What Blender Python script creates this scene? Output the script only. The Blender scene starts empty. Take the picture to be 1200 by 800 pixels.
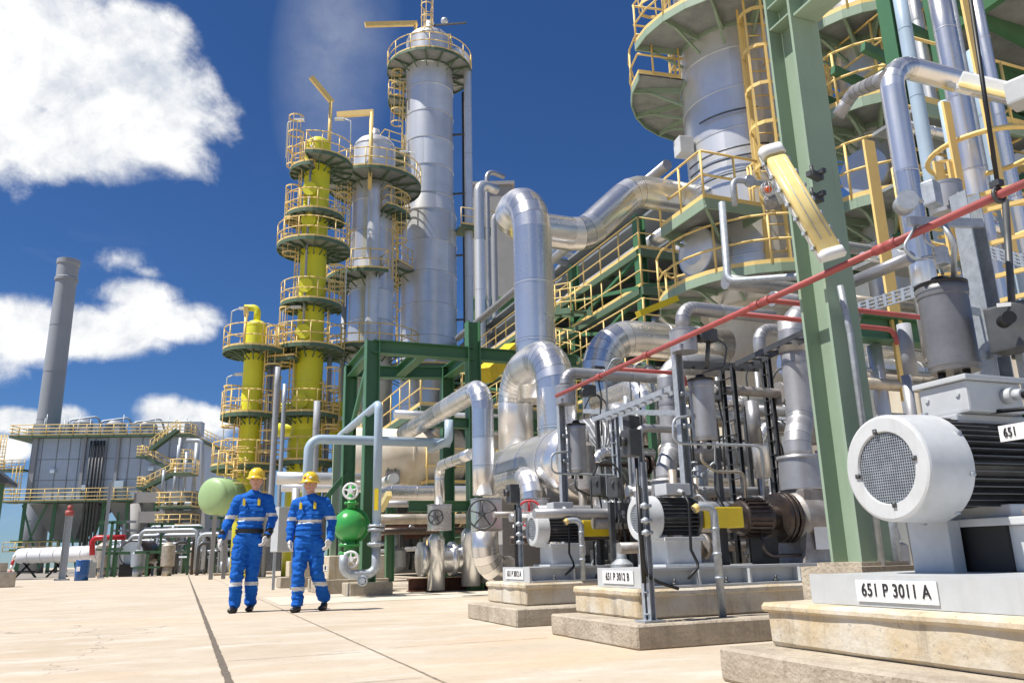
import bpy, bmesh, math, random
from mathutils import Vector, Matrix, noise as mnoise
random.seed(7)
sc = bpy.context.scene
C = sc.collection
R = math.radians
# ------------------------------------------------------------------ camera
F_PX, CAM_H = 940.0, 0.6
YAW, PITCH, ROLL = R(-21.8), R(15.0), R(-1.37)
cam_d = bpy.data.cameras.new('camera'); cam = bpy.data.objects.new('camera', cam_d); C.objects.link(cam)
CM = Matrix.Rotation(YAW, 3, 'Z') @ Matrix.Rotation(math.pi/2 + PITCH, 3, 'X') @ Matrix.Rotation(ROLL, 3, 'Z')
cam.location = (0, 0, CAM_H); cam.rotation_euler = CM.to_euler()
cam_d.sensor_fit = 'HORIZONTAL'; cam_d.sensor_width = 36; cam_d.lens = 36*F_PX/1200
cam_d.clip_start = 0.05; cam_d.clip_end = 5000
sc.camera = cam
EYE = Vector((0, 0, CAM_H)); FW = Vector((-math.sin(YAW), math.cos(YAW), 0))
# survey helpers: turn a sighting of the place into metres
def ray(px, py): return CM @ Vector(((px-600)/F_PX, (400-py)/F_PX, -1))
def atD(px, py, d): r = ray(px, py); return EYE + r*(d/r.dot(FW))
def atX(px, py, X): r = ray(px, py); return EYE + r*(X/r.x)
def atY(px, py, Y): r = ray(px, py); return EYE + r*(Y/r.y)
def atZ(px, py, Z): r = ray(px, py); return EYE + r*((Z-CAM_H)/r.z)
def mpp(p): return -((CM.transposed() @ (Vector(p)-EYE)).z)/F_PX      # metres per pixel there
AX = {'x': Vector((1,0,0)), 'y': Vector((0,1,0)), 'z': Vector((0,0,1))}
def slide(p, ax, px=None, py=None):
    e = AX[ax]; c = CM.transposed() @ (p-EYE); k = CM.transposed() @ e
    if px is not None: q = (px-600)/F_PX; t = (c.x + q*c.z)/(-(k.x + q*k.z))
    else: q = (400-py)/F_PX; t = (c.y + q*c.z)/(-(k.y + q*k.z))
    return p + e*t
def route(p, *mv):
    pts = [p.copy()]
    for m in mv:
        if isinstance(m, Vector): pts.append(m); continue
        ax, kind, v = m
        if kind == 'd': pts.append(pts[-1] + AX[ax]*v)
        elif kind == 'px': pts.append(slide(pts[-1], ax, px=v))
        else: pts.append(slide(pts[-1], ax, py=v))
    return pts
# ------------------------------------------------------------------ world, sun, exposure
SUN_EL = R(62)
sd = (-FW*0.37 - Vector((FW.y, -FW.x, 0))*0.93); sd.normalize()
SUNV = Vector((sd.x*math.cos(SUN_EL), sd.y*math.cos(SUN_EL), math.sin(SUN_EL)))
w = bpy.data.worlds.new('World'); sc.world = w; w.use_nodes = True
def build_world():
    nt = w.node_tree; N = nt.nodes; L = nt.links; N.clear()
    out = N.new('ShaderNodeOutputWorld'); bg = N.new('ShaderNodeBackground'); bg.inputs[1].default_value = 0.086
    sky = N.new('ShaderNodeTexSky'); sky.sky_type = 'NISHITA'; sky.sun_disc = False
    sky.sun_elevation = SUN_EL; sky.sun_rotation = math.atan2(SUNV.x, SUNV.y)
    sky.air_density = 1.0; sky.dust_density = 0.0; sky.ozone_density = 3.5; sky.altitude = 600
    hs = N.new('ShaderNodeHueSaturation'); hs.inputs['Saturation'].default_value = SKY_SAT; hs.inputs['Value'].default_value = SKY_VAL
    tn = N.new('ShaderNodeMix'); tn.data_type = 'RGBA'; tn.blend_type = 'MULTIPLY'; tn.inputs[0].default_value = 1; tn.inputs[7].default_value = SKY_TINT; L.new(sky.outputs[0], tn.inputs[6])
    L.new(tn.outputs[2], hs.inputs['Color'])
    tc = N.new('ShaderNodeTexCoord'); V = tc.outputs['Generated']
    def M(op, a, b=None, c=None, clamp=False):
        n = N.new('ShaderNodeMath'); n.operation = op; n.use_clamp = clamp
        for i, x in enumerate((a, b, c)):
            if x is None: continue
            if isinstance(x, (int, float)): n.inputs[i].default_value = x
            else: L.new(x, n.inputs[i])
        return n.outputs[0]
    def DOT(vec):
        n = N.new('ShaderNodeVectorMath'); n.operation = 'DOT_PRODUCT'; L.new(V, n.inputs[0]); n.inputs[1].default_value = vec; return n.outputs['Value']
    c0 = ray(130, 250).normalized(); r0 = c0.cross(Vector((0,0,1))).normalized(); u0 = r0.cross(c0)
    def g(px, py): v = ray(px, py); return v.dot(r0)/v.dot(c0), v.dot(u0)/v.dot(c0)
    dc = M('MAXIMUM', DOT(c0), 0.05); gx = M('DIVIDE', DOT(r0), dc); gy = M('DIVIDE', DOT(u0), dc)
    def NO(scale, detail, rough, dist=0.0, off=(0,0,0), sy=1.0):
        mp = N.new('ShaderNodeMapping'); L.new(V, mp.inputs[0]); mp.inputs['Location'].default_value = off; mp.inputs['Scale'].default_value = (1,1,sy)
        n = N.new('ShaderNodeTexNoise'); n.inputs['Scale'].default_value = scale; n.inputs['Detail'].default_value = detail
        n.inputs['Roughness'].default_value = rough; n.inputs['Distortion'].default_value = dist; L.new(mp.outputs[0], n.inputs['Vector']); return n.outputs['Fac']
    wob = M('MULTIPLY', M('SUBTRACT', NO(7, 9, .58, .3), .5), 2.5)
    wob2 = M('MULTIPLY', M('SUBTRACT', NO(7, 9, .58, .3, off=(.012, -.008, .04)), .5), 2.5)
    ps = 1/F_PX
    D = None; Dl = None
    for (px, py, rx, ry, k) in CLOUDS:
        bx, by = g(px, py)
        x = M('DIVIDE', M('SUBTRACT', gx, bx), rx*ps); y = M('DIVIDE', M('SUBTRACT', gy, by), ry*ps)
        d = M('MULTIPLY', M('SUBTRACT', 1.0, M('SQRT', M('ADD', M('MULTIPLY', x, x), M('MULTIPLY', y, y)))), k)
        D = d if D is None else M('MAXIMUM', D, d)
        l = M('MULTIPLY', d, 1.0) 
    wob = M('ADD', wob, M('MULTIPLY', M('SUBTRACT', NO(30, 7, .7, .4), .5), .6))
    wob2 = M('ADD', wob2, M('MULTIPLY', M('SUBTRACT', NO(30, 7, .7, .4, off=(.006,-.004,.016)), .5), .9))
    dens = M('ADD', D, wob)
    a1 = N.new('ShaderNodeMapRange'); a1.interpolation_type = 'SMOOTHSTEP'; L.new(dens, a1.inputs[0]); a1.inputs[1].default_value = -.10; a1.inputs[2].default_value = .62
    # soft high wisps
    wn = NO(3.2, 6, .55, 1.2, off=(3,1,5), sy=.35)
    wx, wy = g(395, 60)
    xx = M('DIVIDE', M('SUBTRACT', gx, wx), 75*ps); yy = M('DIVIDE', M('SUBTRACT', gy, wy), 170*ps)
    wd = M('MAXIMUM', M('SUBTRACT', 1.0, M('SQRT', M('ADD', M('MULTIPLY', xx, xx), M('MULTIPLY', yy, yy)))), 0)
    wd = M('MULTIPLY', wd, M('MULTIPLY', M('MAXIMUM', M('SUBTRACT', wn, .35), 0), 1.3))
    hz = M('MULTIPLY', M('MAXIMUM', M('SUBTRACT', NO(2.6, 7, .6, .8, off=(1,7,2), sy=2.5), .5), 0), .9)
    low = M('MAXIMUM', M('SUBTRACT', .5, DOT((0,0,1))), 0)
    hz = M('MULTIPLY', hz, M('MULTIPLY', low, 2.2))
    # unseen clouds added behind the viewer for the metal to reflect
    back = M('GREATER_THAN', M('MULTIPLY', DOT((FW.x, FW.y, 0)), -1), 0.05)
    sc_ = N.new('ShaderNodeMapRange'); sc_.interpolation_type = 'SMOOTHSTEP'; L.new(NO(3.2, 7, .6), sc_.inputs[0]); sc_.inputs[1].default_value = .53; sc_.inputs[2].default_value = .62
    alpha = M('MAXIMUM', a1.outputs[0], M('MULTIPLY', back, sc_.outputs[0]))
    alpha = M('MAXIMUM', alpha, M('ADD', wd, hz), clamp=False)
    up = N.new('ShaderNodeMapRange'); L.new(DOT((0,0,1)), up.inputs[0]); up.inputs[1].default_value = -.01; up.inputs[2].default_value = .02
    alpha = M('MULTIPLY', M('MINIMUM', alpha, 1.0), up.outputs[0])
    lit = M('ADD', M('MULTIPLY', M('SUBTRACT', wob, wob2), 1.3), .70)
    lit = M('ADD', lit, M('MULTIPLY', M('SUBTRACT', dens, .8), .06), clamp=True)
    cr = N.new('ShaderNodeMix'); cr.data_type = 'RGBA'; L.new(lit, cr.inputs[0]); cr.inputs[6].default_value = (4.9, 5.4, 6.3, 1); cr.inputs[7].default_value = (9.3, 9.3, 9.2, 1)
    mx = N.new('ShaderNodeMix'); mx.data_type = 'RGBA'; L.new(alpha, mx.inputs[0]); L.new(hs.outputs[0], mx.inputs[6]); L.new(cr.outputs[2], mx.inputs[7])
    L.new(mx.outputs[2], bg.inputs[0]); L.new(bg.outputs[0], out.inputs[0])
CLOUDS = [(50,60,115,85,1.9),(130,115,112,75,1.8),(55,165,105,50,1.7),(190,125,55,45,1.4),(155,45,58,48,1.3),(-60,110,120,110,1.9),(10,0,110,60,1.6),
          (90,388,95,32,1.6),(190,372,75,28,1.5),(20,385,80,38,1.5),(240,370,40,22,1.0),(165,348,50,24,1.2),
          (140,303,34,18,.62),(170,318,22,9,.45),(215,492,58,24,1.5),(190,482,34,20,1.1),(20,492,50,16,1.3),(75,488,30,14,1.1),(5,525,26,14,1.2),
          (-140,400,120,60,1.5),(250,375,30,14,.8)]
SKY_SAT, SKY_VAL, SKY_TINT = 1.04, 0.76, (.54, .74, 1.04, 1)
build_world()
sl = bpy.data.lights.new('sun', 'SUN'); sl.energy = 5.0; sl.angle = R(0.53); sl.color = (1.0, .955, .88)
so = bpy.data.objects.new('sun', sl); C.objects.link(so); so.rotation_euler = SUNV.to_track_quat('Z', 'Y').to_euler(); so.location = (0,0,60)
sc.view_settings.view_transform = 'Standard'; sc.view_settings.look = 'None'; sc.view_settings.gamma = 1; sc.view_settings.use_curve_mapping = False
sc.view_settings.exposure = 0.42
# ------------------------------------------------------------------ materials
def mat(name, col, rough=.5, metal=0.0, nscale=3.0, var=.12, col2=None, bump=0.0, bscale=None, seg=0.0, streak=0.0, spec=.5, spots=None, objc=True, alpha=1.0):
    m = bpy.data.materials.new(name); m.use_nodes = True; nt = m.node_tree; N = nt.nodes; L = nt.links
    b = N['Principled BSDF']; b.inputs['Roughness'].default_value = rough; b.inputs['Metallic'].default_value = metal
    b.inputs['Specular IOR Level'].default_value = spec
    tc = N.new('ShaderNodeTexCoord'); ge = N.new('ShaderNodeNewGeometry')
    n = N.new('ShaderNodeTexNoise'); n.inputs['Scale'].default_value = nscale; n.inputs['Detail'].default_value = 6; n.inputs['Roughness'].default_value = .65
    L.new(ge.outputs['Position'], n.inputs['Vector'])
    c2 = col2 or tuple(max(0, c*(1-var*2.2)) for c in col[:3])
    rmp = N.new('ShaderNodeMapRange'); L.new(n.outputs['Fac'], rmp.inputs[0]); rmp.inputs[1].default_value = .35; rmp.inputs[2].default_value = .7
    mx = N.new('ShaderNodeMix'); mx.data_type = 'RGBA'; L.new(rmp.outputs[0], mx.inputs[0])
    mx.inputs[6].default_value = (*col[:3], 1); mx.inputs[7].default_value = (*c2[:3], 1)
    cur = mx.outputs[2]
    if seg:
        at = N.new('ShaderNodeAttribute'); at.attribute_name = 'seg'
        hv = N.new('ShaderNodeHueSaturation'); mr = N.new('ShaderNodeMapRange'); L.new(at.outputs['Fac'], mr.inputs[0]); mr.inputs[3].default_value = 1-seg; mr.inputs[4].default_value = 1+seg*.6
        mr.clamp = False; L.new(mr.outputs[0], hv.inputs['Value']); L.new(cur, hv.inputs['Color']); cur = hv.outputs[0]
        rr = N.new('ShaderNodeMath'); rr.operation = 'MULTIPLY_ADD'; L.new(at.outputs['Fac'], rr.inputs[0]); rr.inputs[1].default_value = .14; 
        rn = N.new('ShaderNodeMath'); rn.operation = 'MULTIPLY_ADD'; L.new(n.outputs['Fac'], rn.inputs[0]); rn.inputs[1].default_value = .22; rn.inputs[2].default_value = rough-.14
        L.new(rn.outputs[0], rr.inputs[2]); L.new(rr.outputs[0], b.inputs['Roughness'])
    if streak:
        mp = N.new('ShaderNodeMapping'); L.new(ge.outputs['Position'], mp.inputs[0]); mp.inputs['Scale'].default_value = (7, 7, .5)
        n2 = N.new('ShaderNodeTexNoise'); n2.inputs['Scale'].default_value = 1.6; n2.inputs['Detail'].default_value = 7; n2.inputs['Roughness'].default_value = .7; L.new(mp.outputs[0], n2.inputs['Vector'])
        m2 = N.new('ShaderNodeMapRange'); L.new(n2.outputs['Fac'], m2.inputs[0]); m2.inputs[1].default_value = .52; m2.inputs[2].default_value = .72; m2.inputs[4].default_value = streak
        x2 = N.new('ShaderNodeMix'); x2.data_type = 'RGBA'; L.new(m2.outputs[0], x2.inputs[0]); L.new(cur, x2.inputs[6]); x2.inputs[7].default_value = (.16,.12,.09,1) if spots is None else (*spots,1); cur = x2.outputs[2]
    L.new(cur, b.inputs['Base Color'])
    if bump:
        n3 = N.new('ShaderNodeTexNoise'); n3.inputs['Scale'].default_value = bscale or nscale*6; n3.inputs['Detail'].default_value = 4; L.new(ge.outputs['Position'], n3.inputs['Vector'])
        bp = N.new('ShaderNodeBump'); bp.inputs['Strength'].default_value = bump; bp.inputs['Distance'].default_value = .02; L.new(n3.outputs['Fac'], bp.inputs['Height']); L.new(bp.outputs[0], b.inputs['Normal'])
    return m
K = {}
K['alu'] = mat('aluminium_cladding', (.86,.85,.84), .25, .84, 1.7, .08, bump=.2, bscale=2.6, seg=.2)
K['alu_far'] = mat('aluminium_cladding_weathered', (.80,.80,.79), .33, .6, .8, .08, bump=.05, bscale=1.5, seg=.16, streak=.12, spots=(.4,.4,.42))
K['alu_dull'] = mat('dull_grey_cladding', (.46,.46,.47), .42, .65, 4, .12, bump=.06, bscale=6, seg=.14, streak=.22, spots=(.30,.26,.22))
K['tan_pipe'] = mat('weathered_tan_cladding', (.55,.49,.40), .4, .55, 5, .15, bump=.06, seg=.12, streak=.35)
K['galv'] = mat('galvanised_steel', (.46,.50,.54), .5, .45, 22, .14, bump=.05, streak=.15, spots=(.3,.31,.33))
K['grey_paint'] = mat('grey_machine_paint', (.50,.52,.53), .42, 0, 6, .05, bump=.03, streak=.2, spots=(.34,.31,.28))
K['motor_light'] = mat('light_grey_motor_paint', (.58,.60,.61), .36, 0, 7, .07, bump=.03, streak=.28, spots=(.38,.35,.31))
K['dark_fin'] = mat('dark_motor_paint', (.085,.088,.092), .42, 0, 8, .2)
K['black'] = mat('black_paint', (.012,.012,.013), .5, 0, 5, .2)
K['oily'] = mat('oily_dark_iron', (.05,.042,.038), .33, .5, 14, .3, col2=(.10,.07,.055), bump=.25, bscale=60)
K['cast'] = mat('cast_grey_casing', (.34,.33,.32), .5, .3, 9, .2, col2=(.22,.19,.17), bump=.15, bscale=50, streak=.3)
K['yellow'] = mat('yellow_rail_paint', (.84,.62,.22), .5, 0, 2, .1, col2=(.74,.52,.2))
K['yellow_bright'] = mat('yellow_guard_paint', (.80,.60,.02), .42, 0, 6, .06, streak=.15, spots=(.35,.22,.04))
K['lime'] = mat('yellow_column_paint', (.76,.73,.03), .42, 0, .7, .05, col2=(.66,.64,.04), seg=.06, streak=.1, spots=(.40,.38,.06))
K['green'] = mat('dark_green_steel_paint', (.065,.18,.085), .45, 0, 1.5, .08, streak=.15, spots=(.03,.07,.04))
K['sage'] = mat('sage_green_steel_paint', (.29,.39,.285), .5, 0, 1.2, .07, bump=.02, streak=.3, spots=(.17,.20,.14))
K['sage_dark'] = mat('platform_green_paint', (.10,.16,.10), .55, 0, 1.2, .1)
K['grate'] = mat('steel_grating', (.36,.38,.38), .6, .3, 3, .15)
K['lblue'] = mat('light_blue_grey_paint', (.38,.49,.60), .42, 0, 3, .05, streak=.1, spots=(.3,.36,.42))
K['red'] = mat('faded_red_paint', (.42,.085,.08), .55, 0, 6, .12, col2=(.30,.075,.07), streak=.2)
K['red_bright'] = mat('red_wheel_paint', (.55,.02,.03), .4, 0, 6, .1)
K['vgreen'] = mat('bright_green_paint', (.05,.34,.075), .28, 0, 3, .05)
K['pgreen'] = mat('pale_green_paint', (.36,.52,.24), .45, 0, .6, .06, streak=.12, spots=(.25,.33,.18))
K['rust'] = mat('rusty_steel', (.16,.07,.045), .8, .1, 12, .25, col2=(.09,.045,.03), bump=.3)
K['white'] = mat('white_sheet', (.78,.79,.80), .5, 0, 6, .04, bump=.3, bscale=9)
K['sign_white'] = mat('white_sign_plate', (.80,.80,.79), .4, 0, 14, .02)
K['ink'] = mat('black_lettering', (.02,.02,.025), .5, 0, 5, .1)
K['lamp_yellow'] = mat('yellowed_lamp_diffuser', (.80,.66,.30), .25, 0, 9, .1, col2=(.72,.55,.2), spec=.7)
K['lamp_body'] = mat('lamp_housing', (.70,.72,.72), .4, 0, 9, .06)
K['darksteel'] = mat('dark_bare_steel', (.10,.105,.11), .5, .4, 7, .2)
K['stack'] = mat('grey_stack_paint', (.33,.35,.38), .55, 0, .15, .06, seg=.05, streak=.1, spots=(.2,.2,.22))
K['blue_drum'] = mat('blue_drum_paint', (.02,.11,.36), .35, 0, 5, .08)
K['cream'] = mat('cream_skirt_fireproofing', (.72,.68,.58), .7, 0, 1.5, .06, col2=(.62,.52,.38), streak=.25, spots=(.48,.38,.25))
K['greyblue'] = mat('grey_blue_sheet_cladding', (.48,.56,.66), .5, .1, .35, .08, streak=.35, spots=(.17,.19,.21))
K['paleblue'] = mat('pale_blue_sheet_and_lit_side', (.56,.68,.78), .5, .1, .35, .06)  # cabinet colour; also paints the lit side of the boiler house
K['hopper'] = mat('hopper_grey_cladding', (.27,.29,.30), .55, .2, .5, .1, streak=.25)
K['amber'] = mat('orange_beacon_glass', (.75,.12,.01), .15, 0, 5, .05)
K['wall_conc'] = mat('grey_concrete_wall', (.34,.33,.32), .85, 0, .5, .08, bump=.1, streak=.2, spots=(.22,.21,.20))
K['pot'] = mat('dark_grey_pot_paint', (.20,.20,.205), .38, .35, 9, .1, bump=.04, streak=.2, spots=(.12,.11,.10))
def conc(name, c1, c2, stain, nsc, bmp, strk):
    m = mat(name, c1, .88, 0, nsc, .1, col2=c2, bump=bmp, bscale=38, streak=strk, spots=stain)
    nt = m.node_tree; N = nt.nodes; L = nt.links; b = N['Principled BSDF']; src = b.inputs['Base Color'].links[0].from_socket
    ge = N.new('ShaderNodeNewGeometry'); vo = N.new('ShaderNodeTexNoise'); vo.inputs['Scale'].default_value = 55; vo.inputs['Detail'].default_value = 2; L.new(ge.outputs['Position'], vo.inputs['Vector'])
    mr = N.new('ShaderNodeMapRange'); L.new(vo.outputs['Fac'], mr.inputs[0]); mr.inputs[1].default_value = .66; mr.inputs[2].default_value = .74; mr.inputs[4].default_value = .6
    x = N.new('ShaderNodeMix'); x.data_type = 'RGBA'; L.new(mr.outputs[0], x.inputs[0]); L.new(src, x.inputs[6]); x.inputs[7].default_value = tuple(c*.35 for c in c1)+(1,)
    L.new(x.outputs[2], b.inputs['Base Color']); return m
K['conc_step'] = conc('rough_concrete', (.47,.41,.32), (.31,.26,.20), (.18,.13,.09), 3.5, .6, .55)
K['conc_top'] = conc('pale_cast_concrete', (.60,.56,.48), (.50,.38,.21), (.20,.17,.14), 3.2, .25, .75)
def ground_mat():
    m = bpy.data.materials.new('beige_concrete_paving'); m.use_nodes = True; nt = m.node_tree; N = nt.nodes; L = nt.links; b = N['Principled BSDF']
    ge = N.new('ShaderNodeNewGeometry'); P = ge.outputs['Position']
    def NO(s, d, r, sc=(1,1,1), dist=0):
        mp = N.new('ShaderNodeMapping'); L.new(P, mp.inputs[0]); mp.inputs['Scale'].default_value = sc; mp.inputs['Rotation'].default_value = (0,0,R(20))
        n = N.new('ShaderNodeTexNoise'); n.inputs['Scale'].default_value = s; n.inputs['Detail'].default_value = d; n.inputs['Roughness'].default_value = r; n.inputs['Distortion'].default_value = dist; L.new(mp.outputs[0], n.inputs[0]); return n.outputs['Fac']
    def MR(s, a, b_, c=0, d=1):
        n = N.new('ShaderNodeMapRange'); L.new(s, n.inputs[0]); n.inputs[1].default_value = a; n.inputs[2].default_value = b_; n.inputs[3].default_value = c; n.inputs[4].default_value = d; return n.outputs[0]
    def MX(f, a, c):
        n = N.new('ShaderNodeMix'); n.data_type = 'RGBA'; L.new(f, n.inputs[0])
        (L.new(a, n.inputs[6]) if not isinstance(a, tuple) else setattr(n.inputs[6], 'default_value', (*a,1)))
        n.inputs[7].default_value = (*c,1); return n.outputs[2]
    c = MX(MR(NO(.5, 8, .65, dist=.6), .36, .66), (.53,.46,.365), (.45,.37,.275))
    c = MX(MR(NO(1.0, 7, .7, (1,2.4,1)), .50, .70, 0, .75), c, (.64,.60,.53))
    c = MX(MR(NO(.22, 6, .6, (.8,3.0,1), 1.0), .52, .66, 0, .55), c, (.60,.43,.28))
    c = MX(MR(NO(3.2, 8, .8), .50, .72, 0, .42), c, (.40,.33,.25))
    c = MX(MR(NO(7, 8, .75), .50, .76, 0, .45), c, (.36,.29,.21))
    c = MX(MR(NO(60, 3, .6), .60, .74, 0, .35), c, (.30,.25,.19))
    c = MX(MR(NO(20, 2, .5), .735, .76, 0, .7), c, (.14,.11,.09))
    vo = N.new('ShaderNodeTexVoronoi'); vo.feature = 'DISTANCE_TO_EDGE'; vo.inputs['Scale'].default_value = .33
    wn = N.new('ShaderNodeTexNoise'); wn.inputs['Scale'].default_value = 2.2; wn.inputs['Detail'].default_value = 8; L.new(P, wn.inputs[0]); wa = N.new('ShaderNodeVectorMath'); wa.operation = 'MULTIPLY_ADD'; L.new(wn.outputs['Color'], wa.inputs[0]); wa.inputs[1].default_value = (.9,.9,.0); L.new(P, wa.inputs[2]); L.new(wa.outputs[0], vo.inputs['Vector'])
    ck = N.new('ShaderNodeMath'); ck.operation = 'MULTIPLY'; L.new(MR(vo.outputs['Distance'], 0, .0035, .75, 0), ck.inputs[0]); L.new(MR(NO(.4, 3, .5), .5, .56), ck.inputs[1])
    c = MX(ck.outputs[0], c, (.15,.12,.09))
    c = MX(MR(NO(.9, 5, .75, dist=1.5), .64, .74, 0, .4), c, (.30,.26,.21))
    L.new(c, b.inputs['Base Color']); b.inputs['Roughness'].default_value = .86
    bp = N.new('ShaderNodeBump'); bp.inputs['Strength'].default_value = .3; bp.inputs['Distance'].default_value = .01; L.new(NO(45, 5, .7), bp.inputs['Height']); L.new(bp.outputs[0], b.inputs['Normal'])
    return m
K['ground'] = ground_mat()
# ------------------------------------------------------------------ mesh builder
class MB:
    def __init__(s): s.v = []; s.f = []; s.sm = []; s.sg = []; s.mi = []; s.m = 0; s.g = 0.5
    def face(s, idx, smooth=False): s.f.append(tuple(idx)); s.sm.append(smooth); s.sg.append(s.g); s.mi.append(s.m)
    def add(s, vs): n = len(s.v); s.v.extend([tuple(x) for x in vs]); return n
    def box(s, c, size, rot=None, bev=0.0):
        hx, hy, hz = size[0]/2, size[1]/2, size[2]/2; c = Vector(c)
        if isinstance(rot, (int, float)): rot = Matrix.Rotation(rot, 3, 'Z')
        if bev:
            bm = bmesh.new(); bmesh.ops.create_cube(bm, size=1.0)
            for v in bm.verts: v.co = Vector((v.co.x*size[0], v.co.y*size[1], v.co.z*size[2]))
            bmesh.ops.bevel(bm, geom=bm.edges[:], offset=bev, segments=2, affect='EDGES', profile=.7)
            n = s.add([(c + (rot @ v.co if rot else v.co)) for v in bm.verts])
            bm.verts.index_update()
            for f in bm.faces: s.face([n+v.index for v in f.verts])
            bm.free(); return
        vs = [Vector((x,y,z)) for x in (-hx,hx) for y in (-hy,hy) for z in (-hz,hz)]
        n = s.add([c + (rot @ v if rot else v) for v in vs])
        for q in ((0,1,3,2),(4,6,7,5),(0,4,5,1),(2,3,7,6),(0,2,6,4),(1,5,7,3)): s.face([n+i for i in q])
    def bb(s, x0, x1, y0, y1, z0, z1, bev=0.0): s.box(((x0+x1)/2,(y0+y1)/2,(z0+z1)/2), (abs(x1-x0),abs(y1-y0),abs(z1-z0)), None, bev)
    def frame(s, t, ref=None):
        t = Vector(t).normalized(); a = Vector(ref) if ref else (Vector((0,0,1)) if abs(t.z) < .9 else Vector((1,0,0)))
        u = a.cross(t).normalized(); return t, u, t.cross(u)
    def beam(s, a, b, w, h, ref=None):
        a, b = Vector(a), Vector(b); t, u, v = s.frame(b-a, ref)
        n = s.add([p + u*(i*w/2) + v*(j*h/2) for p in (a,b) for i, j in ((-1,-1),(1,-1),(1,1),(-1,1))])
        for q in ((3,2,1,0),(4,5,6,7),(0,1,5,4),(1,2,6,5),(2,3,7,6),(3,0,4,7)): s.face([n+i for i in q])
    def ibeam(s, a, b, h=.3, w=.3, tf=.02, tw=.014, ref=None):
        a, b = Vector(a), Vector(b); t, u, v = s.frame(b-a, ref)
        pr = [(-w/2,-h/2),(w/2,-h/2),(w/2,-h/2+tf),(tw/2,-h/2+tf),(tw/2,h/2-tf),(w/2,h/2-tf),(w/2,h/2),(-w/2,h/2),(-w/2,h/2-tf),(-tw/2,h/2-tf),(-tw/2,-h/2+tf),(-w/2,-h/2+tf)]
        n = s.add([p + u*x + v*y for p in (a,b) for x, y in pr]); k = 12
        for i in range(k): j = (i+1) % k; s.face((n+i, n+j, n+k+j, n+k+i))
        for o in (0, k):
            for q in ((0,1,2,3,10,11),(3,4,9,10),(4,5,6,7,8,9)): s.face([n+o+i for i in (q if o else q[::-1])])
    def chan(s, a, b, h=.04, w=.04, t_=.004, ref=None):
        a, b = Vector(a), Vector(b); t, u, v = s.frame(b-a, ref)
        for (x, y, ww, hh) in ((-w/2+t_/2, 0, t_, h), (0, -h/2+t_/2, w-2*t_, t_), (0, h/2-t_/2, w-2*t_, t_)):
            s.beam(a+u*x+v*y, b+u*x+v*y, ww, hh, ref)
    def rings(s, st, seg=16, cap=(True,True), dup=None, darks=(), panels=0):
        """st: list of (centre, tangent, radius). dup: set of station indices where the strip breaks"""
        prev = None; t0 = Vector(st[0][1]).normalized(); _, u, v = s.frame(t0); base = None; first = None
        def ring(p, r, uu, vv): return s.add([p + uu*(math.cos(2*math.pi*i/seg)*r) + vv*(math.sin(2*math.pi*i/seg)*r) for i in range(seg)])
        for i, (p, t, r) in enumerate(st):
            p = Vector(p); t = Vector(t).normalized()
            q = t0.rotation_difference(t); u = q @ u; v = q @ v; t0 = t
            n = ring(p, r, u, v)
            if first is None: first = (n, )
            if base is not None:
                g0 = s.g
                if (i-1) in darks: s.g = -1.35
                if panels and (i-1) not in darks:
                    off = random.randrange(seg); pg = [random.random() for _ in range(panels)]
                    for j in range(seg): k = (j+1) % seg; s.g = pg[((j+off) % seg)*panels//seg]; s.face((base+j, base+k, n+k, n+j), True)
                else:
                    for j in range(seg): k = (j+1) % seg; s.face((base+j, base+k, n+k, n+j), True)
                s.g = g0
            if dup and i in dup and i < len(st)-1:
                s.g = random.random(); n = ring(p, r, u, v)
            base = n
        if cap[0]:
            c = ring(Vector(st[0][0]), st[0][2], *s.frame_of(st[0][1])) if False else None
            s.face([first[0]+j for j in range(seg)][::-1])
        if cap[1]: s.face([base+j for j in range(seg)])
    def cyl(s, a, b, r, r2=None, seg=16, cap=True):
        a, b = Vector(a), Vector(b); t = b-a; r2 = r if r2 is None else r2
        s.rings([(a, t, r), (b, t, r2)], seg, (cap, cap))
    def lathe(s, a, axis, prof, seg=24, cap=(True,True), sharp=True):
        """prof: list of (dist along axis, radius)"""
        a = Vector(a); t = Vector(axis).normalized()
        s.rings([(a + t*d, t, max(r, 1e-4)) for d, r in prof], seg, cap, dup=set(range(1, len(prof)-1)) if sharp else None)
    def tube(s, pts, r, seg=16, bend=None, gore=False, band=0.0, nb=6, cap=(True,True), ridge=.012):
        pts = [Vector(p) for p in pts]; bend = r*3 if bend is None else bend
        st = [(pts[0], pts[1]-pts[0], r)]; dups = set(); darks = set()
        def straight(a, b):
            Ln = (b-a).length; t = (b-a).normalized()
            if band and Ln > band*.6:
                k = max(1, round(Ln/band)); rr = r + max(.004, r*ridge*2); wd = max(.012, r*.07)
                for i in range(1, k):
                    p = a + t*(Ln*i/k)
                    st.append((p - t*wd/2, t, r)); dups.add(len(st)-1)
                    st.append((p - t*wd/2, t, rr)); dups.add(len(st)-1); st.append((p + t*wd/2, t, rr)); dups.add(len(st)-1); darks.add(len(st)-1); st.append((p + t*wd/2, t, r)); dups.add(len(st)-1); darks.add(len(st)-1); st.append((p + t*wd*.9, t, r)); dups.add(len(st)-1)
            st.append((b, t, r))
        cur = pts[0]
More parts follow.
